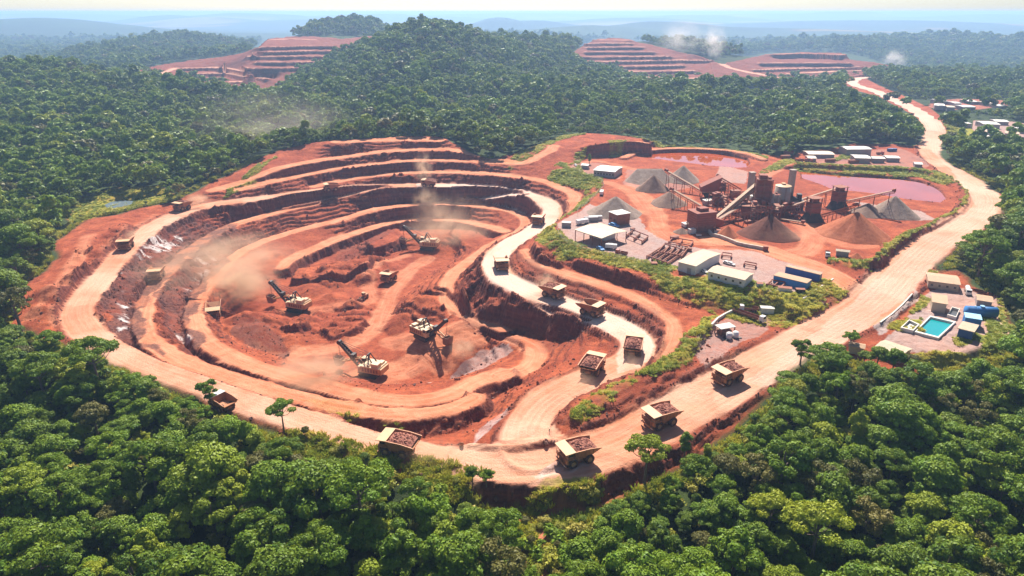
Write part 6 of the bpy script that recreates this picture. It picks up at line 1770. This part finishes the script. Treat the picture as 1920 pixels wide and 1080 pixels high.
MB().box(-4.3, 4.8, -3.5, 3.5, 8.22, 8.6).build('roof', M_RUST2, t)
q = at(1489, 392)
t = thing('screen_house', 'dark screening house with white panel right of the grey stack', 'plant building', q, R(-10))
MB().box(-5, 5, -4, 4, -.5, 7).build('wall', M_DARK, t); MB().box(-2.2, 2.6, -4.1, -3.95, 2, 6.2).build('panel', M_WALLW, t)
MB().hexa([(-4, -3, 7.02), (4, -3, 7.02), (4, 3, 7.02), (-4, 3, 7.02)], [(-4, -2, 12), (-2, -2, 9), (-2, 2, 9), (-4, 2, 12)]).box(.5, 3.5, -2, 2, 7.02, 11).build('hood', M_DARK, t)
for lab, px, py, h, rz in (('nearer rust red transfer tower on a dark skirt between two conveyors', 1521, 414, 16, 12), ('farther rust red transfer tower near the right pond', 1569, 391, 16, 20)):
    t = thing('transfer_tower', lab, 'tower', at(px, py), R(rz))
    MB().box(-3.6, 3.6, -3.2, 3.2, 6.0, 12.5).build('cladding', M_RUST, t)
    f = MB()
    for x in (-3.4, 3.4):
        for y in (-3, 3): f.box(x - .25, x + .25, y - .25, y + .25, -.5, h)
    for z in (3, 6, 9.2, 12.6, h - .3): f.box(-4.2, 4.2, -3.9, 3.9, z - .12, z + .12)
    f.beam((-3.4, -3.1, 0), (3.4, -3.1, 6), .2).beam((3.4, -3.1, 0), (-3.4, -3.1, 6), .2)
    f.build('steel_frame', M_RUST2, t)
    MB().box(-2.2, 2.2, -2, 2, 12.8, h - .35).build('head_house', M_RUST, t)
    MB().hexa([(-6.5, -5.5, -.3), (6.5, -5.5, -.3), (6.5, 4, -.3), (-6.5, 4, -.3)], [(-3, -3.4, 5.6), (3.2, -3.4, 5.6), (3.2, 3, 5.6), (-3, 3, 5.6)]).build('spill_skirt', M_DARK, t)
for lab, px, py, s3, mt, rz in (('small rust red pump skid left of the process tower', 1353, 378, (3.2, 1.6, 2.0), M_RUST, 10), ('second rust red pump skid nearer the cream conveyor', 1361, 388, (3.4, 1.6, 2.0), M_RUST, 5), ('white topped switch room behind the primary crusher', 1327, 384, (3.2, 2.5, 3.4), M_WALLG, 12),
                          ('white domed bag house beside the primary crusher', 1291, 425, (4, 2.4, 2.4), M_WALLW, 15), ('rust red sorting machine left of the tower frame', 1377, 372, (3.2, 2.2, 6), M_RUST, 8)):
    t = thing('plant_unit', lab, 'machine', at(px, py), R(rz)); a, b, c = s3
    MB().box(-a, a, -b, b, .4, c).build('housing', mt, t); MB().box(-a - .2, a + .2, -b - .2, b + .2, c + .01, c + .2).cyl((-a * .4, 0, c + .21), (-a * .4, 0, c + 1.0), .5, .5, 10).build('roof', M_ROOFW if mt is not M_RUST else M_RUST2, t)
    MB().box(-a + .3, a - .3, -b + .1, b - .1, -.4, .4).build('skid', M_DARK, t)
for lab, px, py, dx_, dy_, lv, rz in (('open rust red steel platform in front of the narrow silos', 1432, 414, 9, 4, 3, -10), ('open steel platform between the crusher and the process tower', 1386, 398, 7, 3.5, 2, 15), ('tall open steel frame behind the primary crusher', 1344, 396, 5, 4, 3, 12),
                                  ('steel platform under the conveyors right of the silos', 1474, 404, 6, 3, 2, -8), ('low rusty screening frame beside the red ore bin', 1352, 366, 4, 3, 2, 8)):
    t = thing('steel_platform', lab, 'platform', P(px, py), R(rz)); f = MB(); d_ = MB()
    for x in np.linspace(-dx_, dx_, 4):
        for y in (-dy_, dy_): f.beam((x, y, -.5), (x, y, lv * 3.6 + 1), .4)
    for k in range(1, lv + 1):
        z = k * 3.6
        f.beam((-dx_, -dy_, z), (dx_, -dy_, z), .3).beam((-dx_, dy_, z), (dx_, dy_, z), .3).beam((-dx_, -dy_, z - 3.6), (-dx_ / 3, -dy_, z), .2).beam((dx_, -dy_, z - 3.6), (dx_ / 3, -dy_, z), .2)
        d_.box(-dx_ + .3, dx_ - .3, -dy_ + .3, dy_ - .3, z + .17, z + .3)
    f.build('steel_frame', M_RUST2, t); d_.build('deck', M_RUST2, t)
    e = MB()
    for k in range(1, lv + 1):
        for q_ in range(3):
            x = -dx_ + 2 + (2 * dx_ - 4) * ((q_ * .37 + k * .21) % 1.0); e.box(x - 1.2, x + 1.2, -dy_ * .5, dy_ * .6, k * 3.6 + .31, k * 3.6 + 1.6 + q_ * .5)
    e.build('screen_deck', M_RUST, t)
conveyor('rusty conveyor running from the primary crusher under the cream conveyor to the tower', (1336, 426), 3, (1392, 404), 8, 2.4)
conveyor('short rusty conveyor between the red ore bin and the process tower', (1352, 372), 2.5, (1402, 386), 11, 2.2)
conveyor('low conveyor from the process tower to the dark ore cone', (1418, 412), 2.5, (1470, 408), 9, 2.2)
rs_c = random.Random(4)
for k, (px, py, mt, lab) in enumerate(((1300,412,M_RUST,'rusty box of machine parts left of the primary crusher'), (1345,402,M_RUST2,'rust brown skid behind the primary crusher'), (1366,396,M_RUST,'rust red crate stack left of the steel platform'), (1379,384,M_RUST2,'brown machine box behind the cream conveyor'), (1384,414,M_RUST,'red machine box beneath the cream conveyor'),
                              (1345,437,M_CONCL,'pale concrete block near the board wall'), (1300,436,M_CONCL,'pale slab left of the crusher shadow'), (1310,442,M_CONCL,'pale slab in front of the crusher'), (1402,418,M_RUST2,'brown crate at the bunker foot'), (1490,408,M_RUST,'red machine box below the screening house'), (1262,448,M_RUST,'rusty engine block by the pipe frame'), (1268,446,M_RUST2,'brown barrel rack by the pipe frame'),
                              (1290,470,M_RUST2,'rusty box at the corner of the steel racks'), (1226,497,M_RUST,'rusty box at the left end of the steel racks'), (1424,536,M_WALLW,'white cabin box at the gable of the white walled shed'), (1500,548,M_DARK,'dark box near the yard corner kerb'), (1186,432,M_WALLG,'grey crate right of the control hut'))):
    t = thing('crate', lab, 'crate', P(px, py), rs_c.uniform(-.5, .5)); a, b, c = rs_c.uniform(1.2, 2.4), rs_c.uniform(.9, 1.5), rs_c.uniform(1.2, 2.2)
    MB().box(-a, a, -b, b, .15, c).build('body', mt, t); MB().box(-a - .1, a + .1, -b - .1, b + .1, c + .01, c + .14).build('lid', M_RUST2, t); MB().box(-a + .2, a - .2, -b + .1, b - .1, -.3, .14).build('skid', M_DARK, t)
# retaining wall of pale boards under the dark cone
pts = [P(a, b) for a, b in ((1329,436),(1334,442),(1350,446),(1366,452),(1382,459),(1400,463),(1418,466),(1432,469))]
o0 = pts[0]; wl = MB()
for a, b in zip(pts[:-1], pts[1:]): wl.beam(a - o0 + Vector((0, 0, .9)), b - o0 + Vector((0, 0, .9)), 1.3, 2.0)
w = wl.build('retaining_wall', M_TIMB); w.location = o0; tag(w, 'pale board retaining wall curving round the foot of the dark red cone', 'wall')
t = thing('end_bin', 'small rust red box at the end of the pale board wall', 'bin', P(1435, 470), R(-15)); MB().box(-1.4, 1.4, -1.2, 1.2, -.2, 2.6).build('body', M_RUST, t); MB().box(-1.5, 1.5, -1.3, 1.3, 2.61, 2.8).build('lid', M_RUST2, t)
# ------------------------------------------------------------------ steel racks and machines in the yard
def rack(label, c1, c2, c3, nb, h=1.6, mat=M_RUST2):
    a = Vector(W(c1[0], c1[1], Z0) + (0,)); b = Vector(W(c2[0], c2[1], Z0) + (0,)); c = Vector(W(c3[0], c3[1], Z0) + (0,))
    t = thing('steel_rack', label, 'steel frame', (a.x, a.y, H(a.x, a.y)), 0)
    u = b - a; v = c - a; m = MB()
    for k in range(nb + 1):
        p = u * (k / nb)
        m.beam(p + Vector((0, 0, h)), p + v + Vector((0, 0, h)), .5, .7)
        m.beam(p + Vector((0, 0, .5)), p + v + Vector((0, 0, .5)), .35, .5)
        for f in (0, .33, .66, 1): m.beam(p + v * f, p + v * f + Vector((0, 0, h)), .35)
    m.build('girder', mat, t)
    MB().beam(Vector((0, 0, h + .6)), u + Vector((0, 0, h + .6)), .5, .5).beam(v + Vector((0, 0, h + .6)), u + v + Vector((0, 0, h + .6)), .5, .5).build('cross_beam', M_RUST, t)
    return t
rack('large rusty steel rack in rows beside the long cream roofed shed', (1212,486), (1250,499), (1246,464), 4)
rack('rusty steel rack right behind the largest one', (1232,478), (1277,486), (1246,462), 4)
rack('rusty steel rack by the corner of the open workshop', (1174,446), (1203,458), (1186,437), 2)
rack('low rusty frame of pipes beyond the racks', (1253,458), (1293,465), (1260,450), 2, 1.2, M_RUST)
rack('small rusty frame on the yard behind the white walled shed', (1394,500), (1416,504), (1396,496), 1, 1.3, M_RUST)
rack('rusty scrap frame lying before the pale blue container', (1436,538), (1462,543), (1446,530), 2, .8)
rack('small rusty frame beside the cream shed gable', (1352,484), (1370,486), (1354,479), 1, 1.3, M_RUST)
t = thing('scrap_bin', 'pale open skip beside the rusty scrap frame', 'skip', P(1471, 545), R(-18)); MB().box(-3.2, 3.2, -1.5, 1.5, .1, 1.7).build('body', M_CONCL, t); MB().box(-3.3, 3.3, -1.6, 1.6, 1.71, 1.85).build('rim', M_RUST2, t)
white = make_pickup(M_WHITE)
put(white, 1363, 495, (1372, 498), 'white car parked left of two beside the cream shed', 'parked white cars')
put(copy_tree(white), 1371, 497, (1380, 500), 'white car parked right of two beside the cream shed', 'parked white cars')
put(copy_tree(white), 1321, 511, (1327, 514), 'white car parked between the cream shed and the white walled shed', 'parked white cars')
put(copy_tree(white), 1079, 311, (1083, 314), 'white car alone on the small yard at the upper left of the plant', 'parked white cars')
put(make_lorry(M_WHITE, 'box', 7), 1146, 467, (1160, 468), 'white van beside the open workshop')
put(make_pickup(M_BLUEP), 1126, 469, (1131, 472), 'blue car at the front corner of the open workshop', None, 1.3)
put(make_pickup(M_BLUEP), 1151, 425, (1158, 427), 'blue car in front of the control hut', None, 1.5)
put(make_lorry(M_REDP, 'bed', 7), 1165, 478, (1154, 476), 'small red truck on the yard left of the steel racks')
put(make_lorry(M_WHITE, 'tank', 8), 1814, 550, (1816, 556), 'white tank truck beside the long tan roofed building')
put(make_lorry(M_WHITE, 'bed', 8), 1551, 480, (1552, 490), 'dark truck parked left of the guard hut')
put(make_lorry(M_WHITE, 'box', 9), 1092, 420, (1104, 418), 'white box truck behind the open workshop roof')
tk = put(make_lorry(M_WHITE, 'bed', 15), 1404, 596, (1424, 605), 'long open trailer lorry parked on the pump yard below the grass slope', None, 1.1)
put(make_lorry(M_WHITE, 'bed', 9), 1403, 583, (1390, 578), 'small lorry with open bed behind the long trailer lorry')
put(make_lorry(M_WHITE, 'box', 8), 1128, 365, (1131, 358), 'white truck parked at the fence above the grey heap')
q = P(1437, 588); t = thing('generator', 'small white slatted generator cabin at the grass edge of the pump yard', 'generator', q, R(-8))
MB().box(-3, 3, -1.5, 1.5, .3, 3.2).build('cabinet', M_WALLW, t); MB().box(-3.2, 3.2, -1.7, 1.7, 3.21, 3.4).build('roof', M_ROOFW, t); MB().box(-2.8, 2.8, -1.3, 1.3, -.3, .29).build('skid', M_DARK, t)
q = P(1358, 626); t = thing('pump_station', 'white roofed pump station with two white tanks on the pump yard', 'pump station', q, R(20))
MB().box(-4, 4, -2.5, 2.5, 3.8, 4.1).build('roof', M_ROOFW, t)
f = MB()
for x in (-3.6, 3.6):
    for y in (-2.2, 2.2): f.box(x - .2, x + .2, y - .2, y + .2, -.3, 3.8)
f.box(-3, 2.6, -1.6, 1.8, -.2, 2.2).build('frame', M_TRUCKD, t)
for x in (-1.2, 2.2): MB().cyl((x, -5, -.2), (x, -5, 2.6), 1.4, 1.4, 18).dome((x, -5, 2.6), 1.4, 1.4, .7, 18, 4).build('tank', M_WHITE, t, True)
MB().box(-3.6, 4.6, -6.6, -3.2, -.3, .3).cyl((-3.5, -4, 1), (3.8, -4, 1), .35, .35, 8).build('pipework', M_DARK, t)
# containers and small stuff of the upper settlement
for lab, px, py, mt in (('dark blue container left of two stacked at the right of the settlement', 1672, 284, M_BLUED), ('rust red container beside the left hut of the settlement', 1478, 289, M_RUST), ('rust brown container at the pond road of the settlement', 1472, 297, M_RUST2), ('brown container row in front of the settlement sheds', 1556, 304, M_RUST2), ('brown container right of the row in front of the settlement', 1600, 306, M_RUST2), ('grey container at the track corner left of the workshop', 1108, 415, M_WALLG), ('pale container behind the workshop roof', 1116, 413, M_WALLW)):
    t = thing('container', lab, 'container', P(px, py), R(8)); MB().box(-4.5, 4.5, -1.4, 1.4, .15, 3.0).build('shell', mt, t); MB().box(4.51, 4.6, -1.3, 1.3, .2, 2.9).build('door', M_DARK, t)
red = make_lorry(M_REDP, 'bed', 7)
for k, (px, py, lab) in enumerate(((1497,303,'rusty truck leftmost of the parked row in the settlement behind the ponds'), (1506,303,'rusty truck second from left of the parked row in the settlement'), (1516,304,'rusty truck right end of the left parked row in the settlement'), (1541,296,'rusty truck before the long low cream shed'), (1650,290,'rusty truck right of the tallest warehouse'))):
    put(red if k == 0 else copy_tree(red), px, py, (px + 8, py), lab, 'rusty trucks parked in the settlement')
# retaining kerb wall of the pump yard and the terrace ramp
def lowwall(label, pix, w, h, mat):
    pts = [P(a, b) for a, b in pix]; o0 = pts[0]; m = MB()
    for a, b in zip(pts[:-1], pts[1:]): m.beam(a - o0 + Vector((0, 0, h / 2 - .2)), b - o0 + Vector((0, 0, h / 2 - .2)), w, h)
    o = m.build('low_wall', mat); o.location = o0; tag(o, label, 'wall')
lowwall('pale kerb wall along the back of the pump yard', [(1334,612),(1345,600),(1358,592),(1372,585)], .8, 1.4, M_CONCL)
lowwall('pale kerb beside the grey ramp of the pool terrace', [(1650,606),(1672,590),(1692,572),(1710,552)], .6, .8, M_CONCL)
lowwall('pale edge kerb at the corner of the container yard', [(1506,560),(1530,543),(1562,523)], .7, .5, M_CONCL)
# the fence round the plateau edge
def fence(label, pix, hgt=2.0):
    ln = catmull([tuple(P(a, b)) for a, b in pix], 3.0); o0 = Vector(ln[0])
    t = thing('fence', label, 'fence', o0, 0); m = MB(); r_ = MB()
    for k, p in enumerate(ln):
        q = Vector((p[0], p[1], H(p[0], p[1]))) - o0
        m.beam(q + Vector((0, 0, -.3)), q + Vector((0, 0, hgt)), .14)
        if k:
            for z in (.4, 1.1, hgt - .1): r_.beam(prev + Vector((0, 0, z)), q + Vector((0, 0, z)), .07)
        prev = q
    m.build('post', M_TIMB, t); r_.build('rail', M_TIMB, t)
fence('thin pale fence curving along the left front edge of the plant plateau', [(1044,419),(1046,436),(1059,452),(1084,462),(1124,476),(1174,486),(1222,497)])
fence('dark fence on the edge above the grassy slope beside the far grey heap', [(1070,314),(1091,325),(1121,335),(1132,349),(1122,361),(1103,379),(1085,394),(1083,406)])
# ------------------------------------------------------------------ scrub, grass tufts and loose rock (too many to count)
def tuft_mesh(name, seed, n, hgt, spread, mat, wid=.10):
    r_ = random.Random(seed); mb = MB()
    for k in range(n):
        a = r_.uniform(0, 6.28); q = math.sqrt(r_.random()) * spread; x, y = math.cos(a) * q, math.sin(a) * q
        b = r_.uniform(0, 6.28); l = hgt * r_.uniform(.6, 1.2); lx, ly = math.cos(b) * l * .5, math.sin(b) * l * .5; w = wid * r_.uniform(.7, 1.4)
        c = b + 1.57; wx, wy = math.cos(c) * w, math.sin(c) * w
        mb.add([(x - wx, y - wy, -.1), (x + wx, y + wy, -.1), (x + lx * .6 + wx * .8, y + ly * .6 + wy * .8, l * .65), (x + lx * .6 - wx * .8, y + ly * .6 - wy * .8, l * .65), (x + lx * 1.2, y + ly * 1.2, l * .9)], [(0, 1, 2, 3), (3, 2, 4)])
    return mb.mesh(name, mat)
M_GRASSB = leaf_material('grass_blades', (.30, .31, .015), (.60, .52, .04), (.66, .52, .10))
M_GRASSG = leaf_material('green_blades', (.17, .24, .012), (.40, .42, .025), (.52, .46, .06))
GRS = bpy.data.collections.new('grass_kinds')
for i, m_ in enumerate((M_GRASSB, M_GRASSG, M_GRASSB, M_GRASSG)):
    GRS.objects.link(bpy.data.objects.new('tuft_%02d' % i, tuft_mesh('tuft_%02d' % i, 40 + i, 46, 1.1 + .25 * (i % 2), 1.1, m_, .13)))
rg = np.random.RandomState(77)
def grid_points(mask, dens):
    j, i = np.nonzero(mask); k = rg.rand(len(j)) < dens * DX * DX
    j, i = j[k], i[k]
    x = CX0 + (i + rg.rand(len(i)) - .5) * DX; y = CY0 + (j + rg.rand(len(j)) - .5) * DX
    ii = np.clip(((x - CX0) / DX), 0, nxc - 2); jj = np.clip(((y - CY0) / DX), 0, nyc - 2)
    a, b = ii.astype(int), jj.astype(int); u, v = ii - a, jj - b
    z = (Zc[b, a] * (1 - u) + Zc[b, a + 1] * u) * (1 - v) + (Zc[b + 1, a] * (1 - u) + Zc[b + 1, a + 1] * u) * v
    return np.stack([x, y, z], 1)
gp = grid_points((M_grass > .25) & (M_road < .2) & inside_clear, .42)
wq = grid_points((M_grass > .25) & ~inside_clear, .22)
pp = np.concatenate([gp, wq])
n_ = len(pp); s_ = rg.uniform(.6, 1.4, n_) * (.9 + .5 * fbm(pp[:, 0], pp[:, 1], 9, 2, 5))
gi_ = np.where(fbm(pp[:, 0], pp[:, 1], 30, 2, 15) + rg.normal(0, .25, n_) > 0, 0, 1)
instancer('grass', pp, np.stack([rg.normal(0, .1, n_), rg.normal(0, .1, n_), rg.rand(n_) * 6.28], 1), np.stack([s_, s_, s_ * rg.uniform(.3, .75, n_)], 1), gi_, GRS, kind='stuff', label='yellow green grass tufts on the banks and verges', category='grass')
# scrub between the road and the forest
sm_ = np.zeros(shape, bool)
for poly in (scrub_px, scrub2_px, scrub3_px):
    sm_ |= inpoly([W(a, b, -7) for a, b in poly])
edge = (cD < 9) & (cD > 2.5) & ~inside_clear & (YY < 640)
sp_ = np.concatenate([grid_points(sm_ & ~(M_road > .2) & (M_path < .5), .07), grid_points(edge & (M_path < .5) & (vnoise(XX / 9, YY / 9, 3) > -.2), .045), grid_points((M_grass > .3) & (M_road < .1) & (vnoise(XX / 14, YY / 14, 8) > .3), .002)])
n_ = len(sp_); s_ = rg.uniform(.18, .62, n_)
i_ = rg.choice([5, len(FARK) + 6, len(FARK) + 9, len(FARK) + 6, len(FARK) + 6, len(FARK) + 5], n_)
s_ = np.where((i_ == len(FARK) + 5) | (i_ == len(FARK) + 9), s_ * .5, s_)
instancer('shrubs', sp_ - np.array([0, 0, .15]), np.stack([rg.normal(0, .08, n_), rg.normal(0, .08, n_), rg.rand(n_) * 6.28], 1), np.stack([s_, s_, s_ * rg.uniform(.7, 1.2, n_)], 1), i_, kind='stuff', label='yellow green scrub growing between the road and the forest', category='scrub')
un = grid_points(~inside_clear & (YY < 420) & (cD > 6), .04); n_ = len(un); s_ = rg.uniform(.5, 1.2, n_)
instancer('undergrowth', un, np.stack([rg.normal(0, .1, n_)] * 2 + [rg.rand(n_) * 6.28], 1), np.stack([s_, s_, s_], 1), rg.choice([6, 6, 5], n_), kind='stuff', label='dark bushes filling the gaps between the forest trees', category='undergrowth')
pg_ = grid_points((sm_ | edge) & (M_path < .5), .34); n_ = len(pg_); s_ = rg.uniform(.6, 1.6, n_)
instancer('grass', pg_, np.stack([rg.normal(0, .1, n_)] * 2 + [rg.rand(n_) * 6.28], 1), np.stack([s_, s_, s_], 1), rg.randint(0, 4, n_), GRS, kind='stuff', label='rough grass along the forest edge below the road', category='grass')
# loose rock under the faces, on the berms and the dumps
RCK = bpy.data.collections.new('rock_kinds')
def rock_mesh(name, seed, mat):
    b = bmesh.new(); bmesh.ops.create_icosphere(b, subdivisions=2, radius=1); r_ = np.random.RandomState(seed)
    for v in b.verts:
        c = v.co; n = .75 + .35 * math.sin(c.x * 3.1 + seed) * math.cos(c.y * 2.7 + seed * 2) + r_.uniform(-.14, .14); v.co = Vector((c.x * n * 1.15, c.y * n, c.z * n * .75))
    me = bpy.data.meshes.new(name); b.to_mesh(me); b.free(); me.materials.append(mat); return me
M_RK1 = pile_mat('red_rock', (.24, .08, .045), (.40, .14, .075), (.14, .05, .035)); M_RK2 = pile_mat('dark_rock', (.10, .05, .045), (.19, .09, .07), (.30, .17, .12))
for i in range(4): RCK.objects.link(bpy.data.objects.new('rock_%02d' % i, rock_mesh('rock_%02d' % i, i * 3 + 1, M_RK1 if i < 2 else M_RK2)))
near_rock = blur(rockface, 6)
rm = (near_rock > .06) & inside_clear & (M_road < .1) & (M_bench < .35) & (M_grass < .2) & (ndimp := (vnoise(XX / 11, YY / 11, 19) > -.35))
rp_ = np.concatenate([grid_points(rm, .10), grid_points((M_berm > .5) & (M_road < .2), .22), grid_points((mound > .3) & (M_bench < .2), .06), grid_points((M_dark > .4) & (M_bench < .2) & (M_road < .1), .10)])
n_ = len(rp_); s_ = np.clip(np.exp(rg.normal(-1.15, .5, n_)), .12, 1.5)
instancer('rubble', rp_, rg.rand(n_, 3) * 6.28, np.stack([s_ * rg.uniform(.8, 1.4, n_), s_, s_], 1), rg.randint(0, 4, n_), RCK, kind='stuff', label='loose red and dark rock lying under the pit faces', category='rubble')
print('scatter', len(pp), len(sp_), len(rp_))
# ------------------------------------------------------------------ dust hanging in the air
def dust(label, px, py, h, rx, ry, rz, dens, seed, col=(1.0, .72, .50), ground=True, lean=0.0):
    p = P(px, py)
    b = bmesh.new(); bmesh.ops.create_icosphere(b, subdivisions=3, radius=1)
    me = bpy.data.meshes.new('dust_cloud'); b.to_mesh(me); b.free()
    o = bpy.data.objects.new('dust_cloud', me); C.objects.link(o)
    o.location = (p.x, p.y, p.z + h); o.scale = (rx, ry, rz); o.rotation_euler = (0, lean, 0)
    k = NT('dust_%d' % seed); k.t.nodes.remove(k.b)
    pv = k.n('ShaderNodeVolumePrincipled'); pv.inputs['Color'].default_value = col + (1,); pv.inputs['Anisotropy'].default_value = .4
    ln = k.n('ShaderNodeVectorMath', operation='LENGTH'); k.link(k.objco(), ln.inputs[0])
    fall = k.ramp(ln.outputs['Value'], .15, .95, (1, 1, 1, 1), (0, 0, 0, 1))
    add = k.n('ShaderNodeVectorMath', operation='ADD'); k.link(k.objco(), add.inputs[0]); add.inputs[1].default_value = (seed * 3.7, seed * 1.9, 0)
    nz = k.noise(2.1, 4, .6, vec=add.outputs[0], dist=.5)
    d = k.math('MULTIPLY', k.math('MULTIPLY', fall, fall), k.ramp(nz, .40, .70)); d = k.math('MULTIPLY', d, dens * 5.0)
    k.link(d, pv.inputs['Density']); k.link(pv.outputs[0], k.out.inputs['Volume'])
    me.materials.append(k.m); o['kind'] = 'stuff'; o['label'] = label; o['category'] = 'dust'
    return o
dust('thick pale dust at the bucket of the left shovel', 446, 552, 7, 34, 26, 20, .06, 1)
dust('dust drifting up the benches behind the left shovel', 440, 505, 9, 60, 50, 18, .020, 2)
dust('low dust at the bucket of the nearest shovel', 592, 712, 4, 30, 20, 10, .06, 3)
dust('dust rising round the shovel in the far alcove', 842, 452, 12, 44, 36, 30, .020, 4)
dust('two wisps of dust above the truck under the back wall', 795, 342, 13, 11, 8, 19, .075, 5)
dust('dust falling down the face below the back road', 800, 395, 8, 16, 10, 18, .05, 6)
dust('dust trailing behind the dark truck on the upper left rim', 372, 388, 5, 14, 10, 8, .07, 7)
dust('dust behind the truck under the terrace wall', 1022, 546, 4, 8, 7, 10, .10, 8)
dust('thin dust over the forest at the left of the back wall', 515, 280, 26, 120, 70, 46, .0022, 9, (.95, .80, .66))
dust('low dust at the bucket of the shovel with boom reaching right', 868, 668, 4, 9, 8, 9, .08, 10)
dust('pale dust blown along the front road behind the loaded truck', 820, 862, 2.5, 20, 9, 5, .05, 11)
dust('dust column over the far mine in the middle', 1335, 120, 50, 40, 40, 58, .016, 12, (.95, .85, .78))
dust('wide thin dust beside the far dust column', 1275, 112, 52, 80, 60, 60, .006, 13, (.95, .86, .80))
dust('dust column at the right end of the far spoil hill', 1672, 134, 36, 60, 40, 46, .012, 14, (.95, .85, .78))

for k_, (lab, px, py, h_, rx, ry, rz, dn) in enumerate((('dust trailing behind the truck on the bend of the winding road', 1182, 690, 2, 9, 16, 5, .030), ('dust trailing behind the truck below the bend', 1088, 725, 2, 10, 16, 5, .030), ('dust behind the nearest loaded truck', 1135, 850, 2.5, 18, 8, 5, .025),
      ('dust behind the second loaded truck', 1290, 775, 2.5, 18, 9, 5, .025), ('dust behind the truck farthest up the long road', 1420, 690, 3, 22, 10, 6, .025), ('thin dust lying over the pit benches at the left', 330, 520, 6, 40, 60, 14, .008), ('dust behind the truck on the left rim road', 252, 448, 3, 10, 14, 6, .03), ('dust over the yard between the ore cones', 1500, 450, 3, 36, 16, 7, .010))):
    dust(lab, px, py, h_, rx, ry, rz, dn, 20 + k_)
# ------------------------------------------------------------------ the air
k = NT('haze_air'); k.t.nodes.remove(k.b)
pv = k.n('ShaderNodeVolumePrincipled')
pv.inputs['Color'].default_value = (.42, .64, 1.0, 1)
pv.inputs['Density'].default_value = 0.00013
pv.inputs['Anisotropy'].default_value = 0.3
k.link(pv.outputs[0], k.out.inputs['Volume'])
hz = MB().box(-33500, 33500, -420, 46500, -120, 152).build('haze', k.m)
hz['kind'] = 'stuff'; hz['label'] = 'thin blue haze in the air over the hills'
